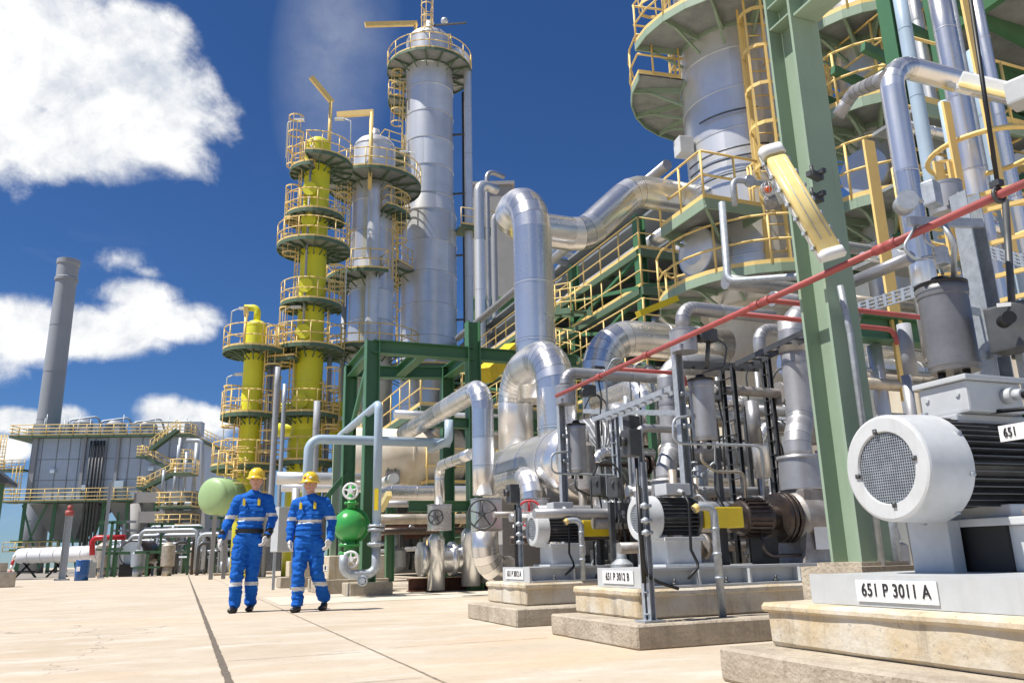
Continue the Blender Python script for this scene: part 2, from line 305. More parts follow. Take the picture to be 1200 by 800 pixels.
        for i in range(1, len(pts)-1):
            a, p, b = pts[i-1], pts[i], pts[i+1]; d1 = (p-a).normalized(); d2 = (b-p).normalized()
            ang = d1.angle(d2)
            if ang < .02: continue
            L = min(bend*math.tan(ang/2), (p-a).length*(.98 if i == 1 else .49), (b-p).length*(.98 if i == len(pts)-2 else .49)); rad = L/math.tan(ang/2)
            A = p - d1*L; B = p + d2*L; straight(cur, A)
            if gore: dups.add(len(st)-1)
            nrm = (d2 - d1*(d1.dot(d2))).normalized(); cen = A + nrm*rad; k = max(2, round(nb*ang/(math.pi/2)))
            for j in range(1, k+1):
                th = ang*j/k; pos = cen + d1*(math.sin(th)*rad) - nrm*(math.cos(th)*rad); tg = d1*math.cos(th) + nrm*math.sin(th)
                st.append((pos, tg, r))
                if gore:
                    dups.add(len(st)-1); dl = max(.004, r*.03)
                    if j < k: darks.add(len(st)-1); st.append((pos+tg.normalized()*dl, tg, r)); dups.add(len(st)-1)
            cur = B
        straight(cur, pts[-1]); s.rings(st, seg, cap, dups, darks)
    def dome(s, c, axis, r, h, seg=24, n=5):
        s.lathe(c, axis, [(h*math.sin(math.pi/2*i/n), r*math.cos(math.pi/2*i/n)) for i in range(n+1)], seg, (False, True), False)
    def ball(s, c, r, seg=16, n=8, sc=(1,1,1)):
        c = Vector(c); st = s.add([c + Vector((r*sc[0]*math.sin(math.pi*i/n)*math.cos(2*math.pi*j/seg), r*sc[1]*math.sin(math.pi*i/n)*math.sin(2*math.pi*j/seg), r*sc[2]*math.cos(math.pi*i/n))) for i in range(n+1) for j in range(seg)])
        for i in range(n):
            for j in range(seg): k = (j+1) % seg; s.face((st+i*seg+j, st+(i+1)*seg+j, st+(i+1)*seg+k, st+i*seg+k), True)
    def torus(s, c, axis, R_, r, seg=24, ms=6, a0=0, a1=2*math.pi, ref=None):
        c = Vector(c); t, u, v = s.frame(axis, ref); full = abs(a1-a0-2*math.pi) < 1e-3; n = seg if full else seg+1
        st = s.add([c + (u*math.cos(a)+v*math.sin(a))*(R_ + r*math.cos(2*math.pi*j/ms)) + t*(r*math.sin(2*math.pi*j/ms)) for a in [a0+(a1-a0)*i/seg for i in range(n)] for j in range(ms)])
        for i in range(seg):
            k = (i+1) % n
            for j in range(ms): l = (j+1) % ms; s.face((st+i*ms+j, st+k*ms+j, st+k*ms+l, st+i*ms+l), True)
    def prism(s, outline, z0, z1):
        n = s.add([(x,y,z0) for x,y in outline] + [(x,y,z1) for x,y in outline]); k = len(outline)
        s.face([n+i for i in range(k)][::-1]); s.face([n+k+i for i in range(k)])
        for i in range(k): j = (i+1) % k; s.face((n+i, n+j, n+k+j, n+k+i))
    def wheel(s, c, axis, R_, r=.012, sp=5):
        s.torus(c, axis, R_, r, 28, 6); t, u, v = s.frame(axis); c = Vector(c)
        for i in range(sp): a = 2*math.pi*i/sp + .3; s.cyl(c, c + (u*math.cos(a)+v*math.sin(a))*R_, r*.8, seg=5)
        s.cyl(c - t*r*3, c + t*r*3, r*2.4, seg=10)
    def flange(s, c, axis, R_, th=.03, bolts=8):
        t, u, v = s.frame(axis); c = Vector(c); s.cyl(c - t*th/2, c + t*th/2, R_, seg=20)
        for i in range(bolts): a = 2*math.pi*(i+.5)/bolts; q = c + (u*math.cos(a)+v*math.sin(a))*R_*.84; s.cyl(q - t*th*.95, q + t*th*.95, R_*.07, seg=6)
    def build(s, name, m, parent=None, smooth=None):
        me = bpy.data.meshes.new(name)
        if parent is not None: org = WL[parent.name]
        else:
            xs = [v[0] for v in s.v]; ys = [v[1] for v in s.v]; zs = [v[2] for v in s.v]
            org = Vector(((min(xs)+max(xs))/2, (min(ys)+max(ys))/2, min(zs)))
        me.from_pydata([(v[0]-org.x, v[1]-org.y, v[2]-org.z) for v in s.v], [], s.f)
        for mm in (m if isinstance(m, (list, tuple)) else [m]): me.materials.append(K[mm] if isinstance(mm, str) else mm)
        me.polygons.foreach_set('use_smooth', s.sm); me.polygons.foreach_set('material_index', s.mi)
        at = me.attributes.new('seg', 'FLOAT', 'FACE'); at.data.foreach_set('value', s.sg)
        me.update()
        bm = bmesh.new(); bm.from_mesh(me); bmesh.ops.recalc_face_normals(bm, faces=bm.faces[:]); bm.to_mesh(me); bm.free()
        o = bpy.data.objects.new(name, me); C.objects.link(o)
        if parent is not None: o.parent = parent
        else: o.location = org
        WL[o.name] = org
        return o
WL = {}
def tag(o, label, cat, group=None):
    o['label'] = label; o['category'] = cat
    if group: o['group'] = group
    return o
def thing(name, label, cat, loc, group=None):
    o = bpy.data.objects.new(name, None); C.objects.link(o); o.location = loc; o.empty_display_size = .2
    WL[o.name] = Vector(loc); return tag(o, label, cat, group)
def struct(o, kind='structure'): o['kind'] = kind; return o
def solo(mb, name, m, label, cat, group=None): return tag(mb.build(name, m), label, cat, group)
def pipe(name, pts, r, m, label, group=None, cat='pipe', **kw):
    mb = MB(); mb.g = random.random(); mb.tube(pts, r, **kw); return solo(mb, name, m, label, cat, group)
def text(body, pos, nrm, size, parent, name='lettering', sx=1.0, m='ink', spin=0.0):
    cu = bpy.data.curves.new('t', 'FONT'); cu.body = body; cu.size = size; cu.align_x = 'CENTER'; cu.align_y = 'CENTER'; cu.extrude = .0015; cu.offset = size*.012; cu.space_character = 1.08
    to = bpy.data.objects.new('t', cu); C.objects.link(to); bpy.context.view_layer.update()
    me = bpy.data.meshes.new_from_object(to.evaluated_get(bpy.context.evaluated_depsgraph_get())); bpy.data.objects.remove(to)
    n = Vector(nrm).normalized(); up = Vector((0,0,1)); rx = up.cross(n).normalized(); uy = n.cross(rx)
    Mx = Matrix((rx, uy, n)).transposed().to_4x4() @ Matrix.Rotation(spin, 4, 'Z') @ Matrix.Diagonal((sx, 1, 1, 1))
    me.transform(Mx); org = WL[parent.name]; me.transform(Matrix.Translation(Vector(pos)-org))
    me.materials.clear(); me.materials.append(K[m]); o = bpy.data.objects.new(name, me); C.objects.link(o); o.parent = parent; return o
# ------------------------------------------------------------------ railings, ladders, ring platforms
def rail_line(mb, pts, h=1.05, r=.022, sp=1.3, toe=True, closed=False, mid=1):
    pts = [Vector(p) for p in pts]
    for k in [1.0] + [ (i+1)/(mid+1) for i in range(mid)]:
        for a, b in zip(pts[:-1], pts[1:]): mb.cyl(a+Vector((0,0,h*k)), b+Vector((0,0,h*k)), r, seg=6)
    if toe:
        for a, b in zip(pts[:-1], pts[1:]): mb.beam(a+Vector((0,0,.06)), b+Vector((0,0,.06)), .012, .1)
    acc = 0; last = pts[0]; mb.cyl(pts[0], pts[0]+Vector((0,0,h)), r, seg=6)
    for a, b in zip(pts[:-1], pts[1:]):
        L = (b-a).length; d = 0
        while acc + (L-d) >= sp:
            d += sp-acc; acc = 0; p = a + (b-a)*(d/L); mb.cyl(p, p+Vector((0,0,h)), r, seg=6)
        acc += L-d
    mb.cyl(pts[-1], pts[-1]+Vector((0,0,h)), r, seg=6)
def facing(c): return math.atan2(-c[1], -c[0])
def arc_pts(c, z, r, a0, a1, n=None):
    n = n or max(3, int(abs(a1-a0)/R(14))); return [Vector((c[0]+r*math.cos(a0+(a1-a0)*i/n), c[1]+r*math.sin(a0+(a1-a0)*i/n), z)) for i in range(n+1)]
def ring_platform(parent, c, z, r0, r1, t0, t1, rr=.024, rim='sage_dark', ends=True, sp=1.1, h=1.05):
    f = facing(c); a0, a1 = f+R(t0), f+R(t1); n = max(4, int(abs(a1-a0)/R(12)))
    mb = MB(); mb.m = 0
    ins = arc_pts(c, z, r0, a0, a1, n); out = arc_pts(c, z, r1, a0, a1, n)
    for i in range(n):
        q = [ins[i], ins[i+1], out[i+1], out[i]]; k = mb.add([p for p in q] + [p - Vector((0,0,.035)) for p in q])
        mb.face((k,k+1,k+2,k+3)); mb.face((k+7,k+6,k+5,k+4))
    mb.m = 1
    for i in range(n):
        mb.beam(out[i]-Vector((0,0,.07)), out[i+1]-Vector((0,0,.07)), .03, .18)
        mb.beam(ins[i]-Vector((0,0,.06)), ins[i+1]-Vector((0,0,.06)), .03, .1)
    for i in range(0, n+1, 2 if n > 5 else 1):
        mb.beam(ins[i]-Vector((0,0,.1)), out[i]-Vector((0,0,.1)), .05, .13)
        low = Vector((c[0]+(r0-.02)*math.cos(a0+(a1-a0)*i/n), c[1]+(r0-.02)*math.sin(a0+(a1-a0)*i/n), z-.30*(r1-r0)-.15)); mb.beam(low, out[i]*.7+ins[i]*.3-Vector((0,0,.12)), .05, .05)
    pl = mb.build('platform', ['grate', rim], parent)
    rb = MB(); line = out if not ends else [ins[0]+(out[0]-ins[0])*.1] + out + [ins[-1]+(out[-1]-ins[-1])*.1]
    rail_line(rb, line, r=rr, sp=sp, h=h); rb.build('railing', 'yellow', pl); WL[pl.name] = WL[parent.name]
    return pl
def caged_ladder(parent, c, th, rad, z0, z1, rr=.022, cage=True, w=.45, m='yellow'):
    f = facing(c)+R(th); o = Vector((math.cos(f), math.sin(f), 0)); s_ = Vector((-o.y, o.x, 0)); b = Vector((c[0], c[1], 0)) + o*(rad+.2)
    mb = MB()
    for k in (-1, 1): mb.beam(b+s_*(k*w/2)+Vector((0,0,z0)), b+s_*(k*w/2)+Vector((0,0,z1)), rr*2.4, rr*1.6, o)
    z = z0+.2
    while z < z1: mb.cyl(b-s_*(w/2)+Vector((0,0,z)), b+s_*(w/2)+Vector((0,0,z)), rr*.6, seg=5); z += .3
    z = z0+.6
    while z < z1:
        for k in (-1,1): mb.beam(b+s_*(k*w/2)+Vector((0,0,z)), b-o*.2+s_*(k*w/2)+Vector((0,0,z)), rr, rr*2)
        z += 2.2
    la = mb.build('ladder', m, parent); WL[la.name] = WL[parent.name]
    if cage:
        cb = MB(); cr = .38; z = z0+2.2; cc = b+o*.33
        if z1 - z0 < 3: z = z0+.8
        zs = []
        while z <= z1+.9: zs.append(z); z += .9
        for z in zs:
            pts = [cc + o*(cr*math.cos(a)) + s_*(cr*math.sin(a)) + Vector((0,0,z)) for a in [R(-140+280*i/10) for i in range(11)]]
            for p, q in zip(pts[:-1], pts[1:]): cb.beam(p, q, rr*.7, rr*2.6)
        for a in (-110,-55,0,55,110):
            p = cc + o*(cr*math.cos(R(a))) + s_*(cr*math.sin(R(a)))
            if zs: cb.beam(p+Vector((0,0,zs[0])), p+Vector((0,0,zs[-1])), rr*1.6, rr*.7, o)
        cb.build('safety_cage', m, la)
    return la
def shell(parent, c, prof, m, seg=40, band=1.5, name='shell', ridge=.012):
    """prof [(z,r)...] ; seam ridges every band metres"""
    mb = MB(); st = []; dups = set(); darks = set(); t = Vector((0,0,1))
    for (z0, r0), (z1, r1) in zip(prof[:-1], prof[1:]):
        L = z1-z0; k = max(1, round(L/band)) if band else 1
        if not st: st.append((Vector((c[0],c[1],z0)), t, r0))
        for i in range(1, k+1):
            z = z0+L*i/k; r = r0+(r1-r0)*i/k; P = Vector((c[0],c[1],z))
            st.append((P-t*.03, t, r)); dups.add(len(st)-1)
            st.append((P-t*.03, t, r+max(ridge, r*.008))); dups.add(len(st)-1); st.append((P+t*.0, t, r+max(ridge, r*.008))); dups.add(len(st)-1); darks.add(len(st)-1); st.append((P, t, r)); dups.add(len(st)-1); darks.add(len(st)-1); st.append((P+t*max(.012,ridge), t, r)); dups.add(len(st)-1)
    mb.rings(st, seg, (True, True), dups, darks, 6)
    o = mb.build(name, m, parent); WL[o.name] = WL[parent.name]; return o
# ================================================================== THE GROUND
def build_ground():
    mb = MB(); n = mb.add([(-900,-60,0),(900,-60,0),(900,2200,0),(-900,2200,0)]); mb.face((n,n+1,n+2,n+3))
    struct(mb.build('ground', 'ground'))
    K['joint'] = mat('dark_joint_filler', (.10,.085,.07), .9, 0, 30, .3, col2=(.20,.16,.12), bump=.3)
    K['joint_thin'] = mat('worn_joint_line', (.20,.165,.13), .9, 0, 12, .3, col2=(.42,.34,.25))
    def strip(x0, y0, x1, y1, w, m, name='paving_joint', jit=.006, n=60):
        mb = MB(); a = Vector((x0,y0,.004)); b = Vector((x1,y1,.004)); t = (b-a).normalized(); s_ = Vector((-t.y,t.x,0)); vs = []
        for i in range(n+1):
            q = i/n; q = q*q; p = a+(b-a)*q; j1 = (random.random()-.5)*2*jit; j2 = (random.random()-.5)*2*jit; vs += [p+s_*(w/2+j1), p-s_*(w/2+j2)]
        k = mb.add(vs)
        for i in range(n): mb.face((k+2*i, k+2*i+1, k+2*i+3, k+2*i+2))
        struct(mb.build(name, m))
    strip(.262, 2.0, .20, 60, .042, 'joint', 'drain_gutter', .004, 400)
    strip(1.255, 2.0, 1.15, 45, .014, 'joint_thin', 'paving_joint', .003, 300)
    for y, xa, xb in ((4.35,.3,1.2),(5.75,.3,1.2),(6.9,.3,.75),(8.6,.3,1.2),(11.2,.3,1.2),(15.,-6,1.2),(5.9,.95,2.6),(10.0,1.3,2.6),(14.2,1.3,6)):
        strip(xa, y, xb, y+.02, .009, 'joint_thin', 'paving_joint', .003, 40)
    # paler newer slabs
    K['slab'] = conc('pale_concrete_slab', (.62,.57,.48), (.54,.47,.37), (.3,.26,.2), 2, .2, .3)
    mb = MB(); n = mb.add([(1.32,12.6,.004),(9,12.6,.004),(9,14.9,.004),(1.32,15.6,.004)]); mb.face((n,n+1,n+2,n+3)); struct(mb.build('paving_slab', 'slab'))
    K['dark_ground'] = conc('dark_gravel_yard', (.30,.27,.23), (.22,.2,.17), (.12,.1,.09), .6, .4, .2)  # gravel of a darker colour than the paving
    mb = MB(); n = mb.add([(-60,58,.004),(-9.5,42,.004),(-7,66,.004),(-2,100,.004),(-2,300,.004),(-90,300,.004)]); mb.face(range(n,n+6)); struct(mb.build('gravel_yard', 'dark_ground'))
build_ground()
# ================================================================== PUMP SETS
def concrete_block(mb, x0, x1, y0, y1, z0, z1, cut=.012, seedn=3):
    """a cast block whose long edges are slightly worn"""
    bm = bmesh.new(); bmesh.ops.create_cube(bm, size=1.0)
    for v in bm.verts: v.co = Vector(((x0+x1)/2+v.co.x*(x1-x0), (y0+y1)/2+v.co.y*(y1-y0), (z0+z1)/2+v.co.z*(z1-z0)))
    bmesh.ops.bevel(bm, geom=bm.edges[:], offset=cut, segments=1, affect='EDGES')
    bmesh.ops.triangulate(bm, faces=[f for f in bm.faces if len(f.verts) > 4])
    for _ in range(4):
        lg = [e for e in bm.edges if e.calc_length() > .09]
        if lg: bmesh.ops.subdivide_edges(bm, edges=lg, cuts=1, use_grid_fill=True)
    for v in bm.verts:
        if v.co.z > z0+.01:
            k = mnoise.noise(v.co*7+Vector((seedn,0,0)))*.006 + mnoise.noise(v.co*23)*.003; v.co += Vector((k, mnoise.noise(v.co*9+Vector((0,5,0)))*.005, k*.6))
    bm.verts.index_update(); n = mb.add([v.co for v in bm.verts])
    for f in bm.faces: mb.face([n+v.index for v in f.verts])
    bm.free()
def unistrut_pair(mb, p, z1, w=.055, rungs=True):
    x, y, z = p
    for o in (-w*.62, w*.62): mb.chan((x, y+o, z), (x, y+o, z1), .042, .042, .005, (1,0,0))
    k = z+.05
    while k < z1 and rungs: mb.beam((x-.02, y-w*.62, k), (x-.02, y+w*.62, k), .03, .006); k += .14
def motor(par, cx, cy, cz, r, L, fan_lab=None, cowl='motor_light', body='dark_fin', cowlL=None, small=True):
    """motor lying along x with its fan cowl towards -x"""
    mo = MB(); cl = cowlL or L*.28; X = Vector((1,0,0))
    nf = 44 if not small else 30; rb = r*.84
    mo.lathe((cx+cl*.8, cy, cz), X, [(0, rb*.9),(L-cl*.8, rb*.9)], 32)
    for i in range(nf):
        a = 2*math.pi*i/nf; ca, sa = math.cos(a), math.sin(a)
        if sa < -.8 : continue
        p0 = Vector((cx+cl*.95, cy+ca*rb*.88, cz+sa*rb*.88)); e = Vector((0, ca, sa)); ln = L-cl*1.05; q = r*1.0 - rb*.88 if not small else r*.97-rb*.88
        mo.beam(p0+e*q/2, p0+e*q/2+X*ln, q, r*.022 if not small else r*.03, (0,-sa,ca))
    mo.lathe((cx+L*.97, cy, cz), X, [(0,r*.99),(.0,r*1.0),(L*.06,r*1.0),(L*.09,r*.7),(L*.12,r*.3)], 32)
    m = mo.build('motor', body, par)
    co = MB(); wall = r*.03
    co.lathe((cx, cy, cz), X, [(r*.04, r*.67),(0, r*.69),(0, r*.94),(r*.02, r*.985),(r*.06, r),(cl*.9, r*1.04),(cl, r*1.04),(cl, r*.88)], 48, (False, True))
    fc = co.build('fan_cowl', cowl, m)
    gr = MB(); rg = r*.68; st = r*.05
    gr.lathe((cx+r*.10, cy, cz), X, [(0, rg*1.02),(.01, rg*1.02)], 32)
    dk = gr.build('fan_opening', 'black', fc) if False else None
    bk = MB(); bk.lathe((cx+r*.12, cy, cz), X, [(0, .001),(0, rg*1.03),(.01, rg*1.03)], 32, (True, True)); bk.lathe((cx+r*.05, cy, cz), X, [(0,r*.1),(r*.06,r*.13)], 16)
    bk.build('fan_wheel', 'darksteel', m)
    g = MB(); k = -rg
    stp = r*.052 if not small else r*.11
    while k < rg:
        h = math.sqrt(max(0, rg*rg-k*k))
        g.beam((cx+r*.05, cy+k, cz-h), (cx+r*.05, cy+k, cz+h), stp*.3, stp*.3); g.beam((cx+r*.055, cy-h, cz+k), (cx+r*.055, cy+h, cz+k), stp*.3, stp*.3); k += stp
    g.build('fan_grille', 'galv', m)
    if not small:
        b = MB()
        for a in (80, 172, 262, 352): b.ball((cx-.002, cy+math.cos(R(a))*rg*1.02, cz+math.sin(R(a))*rg*1.02), .012, 8, 4); b.box((cx-.004, cy+math.cos(R(a))*rg*1.05, cz+math.sin(R(a))*rg*1.05), (.006,.02,.02))
        b.build('grille_screw', 'darksteel', m)
    return m
def plinth(Y0, Y1, x0, x1, label, xs, ys0, ys1, far, group):
    t = thing('concrete_plinth', label, 'plinth', ((x0+xs)/2, (Y0+Y1)/2, 0), group)
    a = MB(); concrete_block(a, xs, far, ys0, ys1, 0, .155, .012, ys0); a.build('lower_step', 'conc_step', t)
    b = MB(); concrete_block(b, x0, far-.05, Y0, Y1, .157, .352, .014, Y0); concrete_block(b, x0-.018, far-.06, Y0-.012, Y1+.012, .300, .357, .016, Y0+2); b.build('upper_block', 'conc_top', t)
    return t
def pump_set(y, tagtxt, which, tank):
    g = 'pump sets on concrete plinths'
    plinth(y-.36, y+.68, 2.97, 5.3, which['plinth'], 2.74, y-.70, y+.66, 5.5, g)
    P = thing('pump_set', which['pump'], 'pump', (4.0, y, .358), g)
    bp = MB(); z0, z1 = .359, .50
    bp.bb(3.03, 3.05, y-.33, y+.38, z0, z1); bp.bb(3.051, 5.2, y-.30, y+.36, z1-.022, z1-.002)
    for x in (3.5, 3.95, 4.42, 4.9):
        bp.bb(x-.008, x+.008, y-.33, y+.36, z0, z1-.024)
    n = bp.add([]); bp.bb(3.052, 5.18, y-.24, y-.225, z0, z1-.024); bp.bb(3.052, 5.18, y-.345, y-.245, z0, z0+.015)
    base = bp.build('baseplate', 'grey_paint', P)
    bo = MB()
    for x in (3.3, 3.75, 4.2, 4.66, 5.0): bo.cyl((x, y-.30, z0+.017), (x, y-.30, z0+.06), .011, seg=6); bo.cyl((x, y-.30, z0+.017), (x, y-.30, z0+.034), .022, seg=6)
    bo.build('anchor_bolt', 'darksteel', base)
    s_ = MB(); s_.bb(3.022, 3.027, y-.19, y+.28, z0+.028, z1-.018); sp = s_.build('tag_plate', 'sign_white', base)
    text(tagtxt, (3.020, y+.045, (z0+z1)/2+.006), (-1,0,0), .078, base, 'lettering', .80)
    cz = .86
    motor(P, 3.2, y, cz, .165, .47)
    ft = MB(); ft.box((3.50, y, .605), (.30,.30,.2), None, .012); ft.box((3.50, y, .70), (.36,.36,.03), None, .005); ft.box((3.52, y, .51), (.44,.40,.018)); ft.build('motor_foot', 'motor_light', P)
    tb = MB(); tb.box((3.5, y-.05, cz+.215), (.22,.17,.09), None, .008); tb.cyl((3.5,y-.14,cz+.2),(3.5,y-.2,cz+.18),.018, seg=8); tb.build('terminal_box', 'grey_paint', P)
    cb = MB(); cb.tube([(3.5,y-.19,cz+.19),(3.5,y-.26,cz+.1),(3.48,y-.27,.62),(3.52,y-.30,.5),(3.4,y-.33,.42)], .011, 7, .05); cb.build('motor_cable', 'black', P)
    gd = MB(); gd.box((3.905, y, cz+.0), (.37,.25,.16), None, .01); gd.build('coupling_guard', 'yellow_bright', P)
    bh = MB(); X = Vector((1,0,0))
    bh.lathe((4.09, y, cz), X, [(0,.06),(0,.115),(.05,.125),(.06,.14),(.30,.145),(.31,.10),(.40,.10),(.41,.20),(.445,.20),(.45,.15),(.56,.17)], 28)
    for i in range(24):
        a = 2*math.pi*i/24; e = Vector((0, math.cos(a), math.sin(a))); p = Vector((4.16,y,cz))+e*.15; bh.beam(p, p+X*.2, .022, .008, (0,-e.z,e.y))
    bh.flange((4.56,y,cz), X, .205, .03, 14); bh.flange((4.61,y,cz), X, .205, .03, 14)
    bh.tube([(4.25,y-.1,cz-.1),(4.25,y-.14,.6),(4.32,y-.14,.56),(4.6,y-.14,.56)], .014, 8, .05); bh.build('bearing_housing', 'oily', P)
    st = MB(); st.bb(3.93,3.97,y-.06,y+.02,.5,.78); st.bb(4.28,4.44,y-.07,y+.07,.5,.70); st.build('bearing_stand', 'black', P)
    pc = MB(); k = pc.add([(4.60,y-.18,.5),(5.02,y-.18,.5),(5.02,y+.18,.5),(4.60,y+.18,.5),(4.70,y-.15,.86),(4.96,y-.15,.86),(4.96,y+.15,.86),(4.70,y+.15,.86)])
    for q in ((0,1,5,4),(1,2,6,5),(2,3,7,6),(3,0,4,7),(4,5,6,7)): pc.face([k+i for i in q])
    pc.lathe((4.62,y,cz), X, [(0,.17),(.06,.21),(.28,.21),(.34,.17)], 32); pc.box((4.83,y,1.0),(.30,.32,.17),None,.012); pc.cyl((4.98,y,cz-.08),(5.5,y,cz-.08),.11,seg=20)
    cs = pc.build('pump_casing', 'cast', P)
    tg = MB(); tg.bb(4.72,4.86,y-.192,y-.186,.60,.78); tg.build('rating_plate', 'white', cs)
    return P
pump_set(5.5, '651 P 3012 B', dict(plinth='stepped concrete plinth under the pump tagged 651 P 3012 B', pump='horizontal pump with white fan motor, yellow guard and plate reading 651 P 3012 B'), None)
pump_set(7.6, '651 P 3012 A', dict(plinth='stepped concrete plinth under the pump tagged 651 P 3012 A', pump='horizontal pump with white fan motor, yellow guard and plate reading 651 P 3012 A'), None)
# ---- the large near pump 651 P 3011 A
def big_pump():
    g = 'pump sets on concrete plinths'
    t = thing('concrete_plinth', 'large stained concrete plinth at the right front, under the pump tagged 651 P 3011 A', 'plinth', (3.4,2.0,0), g)
    a = MB(); concrete_block(a, 2.44, 5.6, -.2, 3.50, 0, .155, .014, 1); a.build('lower_step', 'conc_step', t)
    b = MB(); concrete_block(b, 2.665, 5.5, -.1, 3.40, .157, .345, .02, 2); concrete_block(b, 2.645, 5.48, -.12, 3.415, .312, .356, .014, 5); b.build('upper_block', 'conc_top', t)
    P = thing('pump_set', 'large light grey pump motor with round mesh fan cowl above the plate 3011 A', 'pump', (3.3,2.7,.358), g)
    bp = MB(); bp.bb(2.765, 2.785, .0, 3.18, .358, .488); bp.bb(2.787, 5.4, .02, 3.17, .464, .486); bp.bb(2.80,5.38,3.12,3.14,.358,.46); base = bp.build('baseplate', 'grey_paint', P)
    s_ = MB(); s_.bb(2.757, 2.762, 2.46, 2.885, .378, .468); s_.build('tag_plate', 'sign_white', base)
    text('651 P 3011 A', (2.755, 2.672, .424), (-1,0,0), .076, base, 'lettering', .80)
    cy, cz = 2.745, .945
    motor(P, 2.88, cy, cz, .236, 1.35, cowlL=.25, small=False)
    ft = MB(); ft.box((3.25, cy+.12, .60), (.08,.22,.23), None, .006); ft.box((3.56, cy-.03, .585), (.46,.50,.195), None, .012)
    ft.box((3.56, cy-.03, .700), (.54,.56,.035), None, .006); ft.box((3.56,cy,.745),(.40,.40,.06),None,.01); 
    ft.box((4.4, cy, .60), (.3,.44,.22), None, .01); ft.build('motor_foot', 'motor_light', P)
    bo = MB()
    for dx in (-.2,.19):
        bo.cyl((3.56+dx, cy-.28, .66),(3.56+dx,cy-.28,.76),.014,seg=6); bo.cyl((3.56+dx, cy-.28, .72),(3.56+dx,cy-.28,.745),.026,seg=6); bo.cyl((3.56+dx-.05, cy-.30, .70),(3.56+dx+.05,cy-.30,.70),.014,seg=6)
    bo.build('holding_bolt', 'cast', P)
    b = MB()
    for i in range(8):
        a = 2*math.pi*i/8+.2; b.cyl((3.10, cy+math.cos(a)*.246, cz+math.sin(a)*.246), (3.125, cy+math.cos(a)*.246, cz+math.sin(a)*.246), .010, seg=6)
    b.build('cowl_bolt', 'galv', P)
    b = MB(); b.box((3.9, cy-.246, cz+.02), (.14,.006,.09)); b.build('rating_plate', 'sign_white', P)
    dk = MB(); dk.bb(3.31,3.33,cy-.2,cy+.3,.488,.70); dk.build('void_shade_sheet', 'black', P)  # black sheet standing in for the dark void beneath the motor
    tb = MB(); tb.box((3.46, cy-.02, 1.265), (.36,.26,.145), None, .012); tb.box((3.46,cy-.02,1.352),(.40,.30,.026),None,.006); tb.box((3.5,cy,1.165),(.5,.2,.05),None,.01)
    for dy in (-.10,.07): tb.cyl((3.285,cy+dy,1.28),(3.272,cy+dy,1.28),.012,seg=6)
    tb.cyl((3.52,cy-.15,1.27),(3.52,cy-.20,1.27),.036,seg=14); tb.cyl((3.52,cy-.20,1.27),(3.52,cy-.24,1.265),.026,seg=14)
    bx = tb.build('terminal_box', 'grey_paint', P)
    cb = MB(); cb.tube([(3.52,cy-.23,1.265),(3.54,cy-.33,1.24),(3.7,cy-.5,1.12),(4.0,cy-.7,1.08)], .017, 8, .08); cb.tube([(3.45,cy-.12,1.2),(3.5,cy-.3,1.19),(3.7,cy-.5,1.17)], .010, 7, .05); cb.build('power_cable', 'black', P)
    ey = MB(); ey.torus((3.60,cy-.05,1.215),(1,0,0),.035,.010,16,6); ey.cyl((3.60,cy-.05,1.16),(3.60,cy-.05,1.20),.014,seg=8); ey.build('lifting_eye', 'motor_light', P)
    c1 = atD(1187, 506, 2.75)
    n = MB(); n.box(c1, (.004,.10,.055)); sg = solo(n, 'tag_plate', 'sign_white', 'small white tag starting 651 at the right edge beside the big motor fins', 'sign')
    tl = text('651', (c1.x-.004, c1.y+.008, c1.z), (-1,0,0), .045, sg, 'lettering', .7)
    return P
big_pump()
# ---- posts, canes and switches in front of the pumps
def cane(p, z1, label, hook, r=.028):
    pts = [p, p+Vector((0,0,z1-p.z)), p+Vector((hook[0],hook[1],z1-p.z)), p+Vector((hook[0]*1.25,hook[1]*1.25,z1-p.z-.02))]
    t = thing('conduit_cane', label, 'pipe', p, 'cane shaped cable conduits')
    m = MB(); m.tube(pts, r, 14, .10, nb=7); m.build('tube', 'galv', t)
    c = MB(); c.tube([pts[-2], pts[-1]], r*1.08, 14); c.build('end_sleeve', 'yellow', t)
    s_ = MB()
    for z in (.33,.55,.78): s_.cyl(p+Vector((0,0,z*(z1-p.z))), p+Vector((0,0,z*(z1-p.z)+.02)), r*1.15, seg=14)
    s_.build('band', 'galv', t)
cane(atZ(847,722,.157), .92, 'grey cane shaped conduit rising from the 3012 B plinth beside the yellow guard', (-.12,.02))
cane(Vector((3.58,7.25,.36)), .93, 'grey cane shaped conduit rising from the 3012 A plinth beside its motor', (-.13,.02))
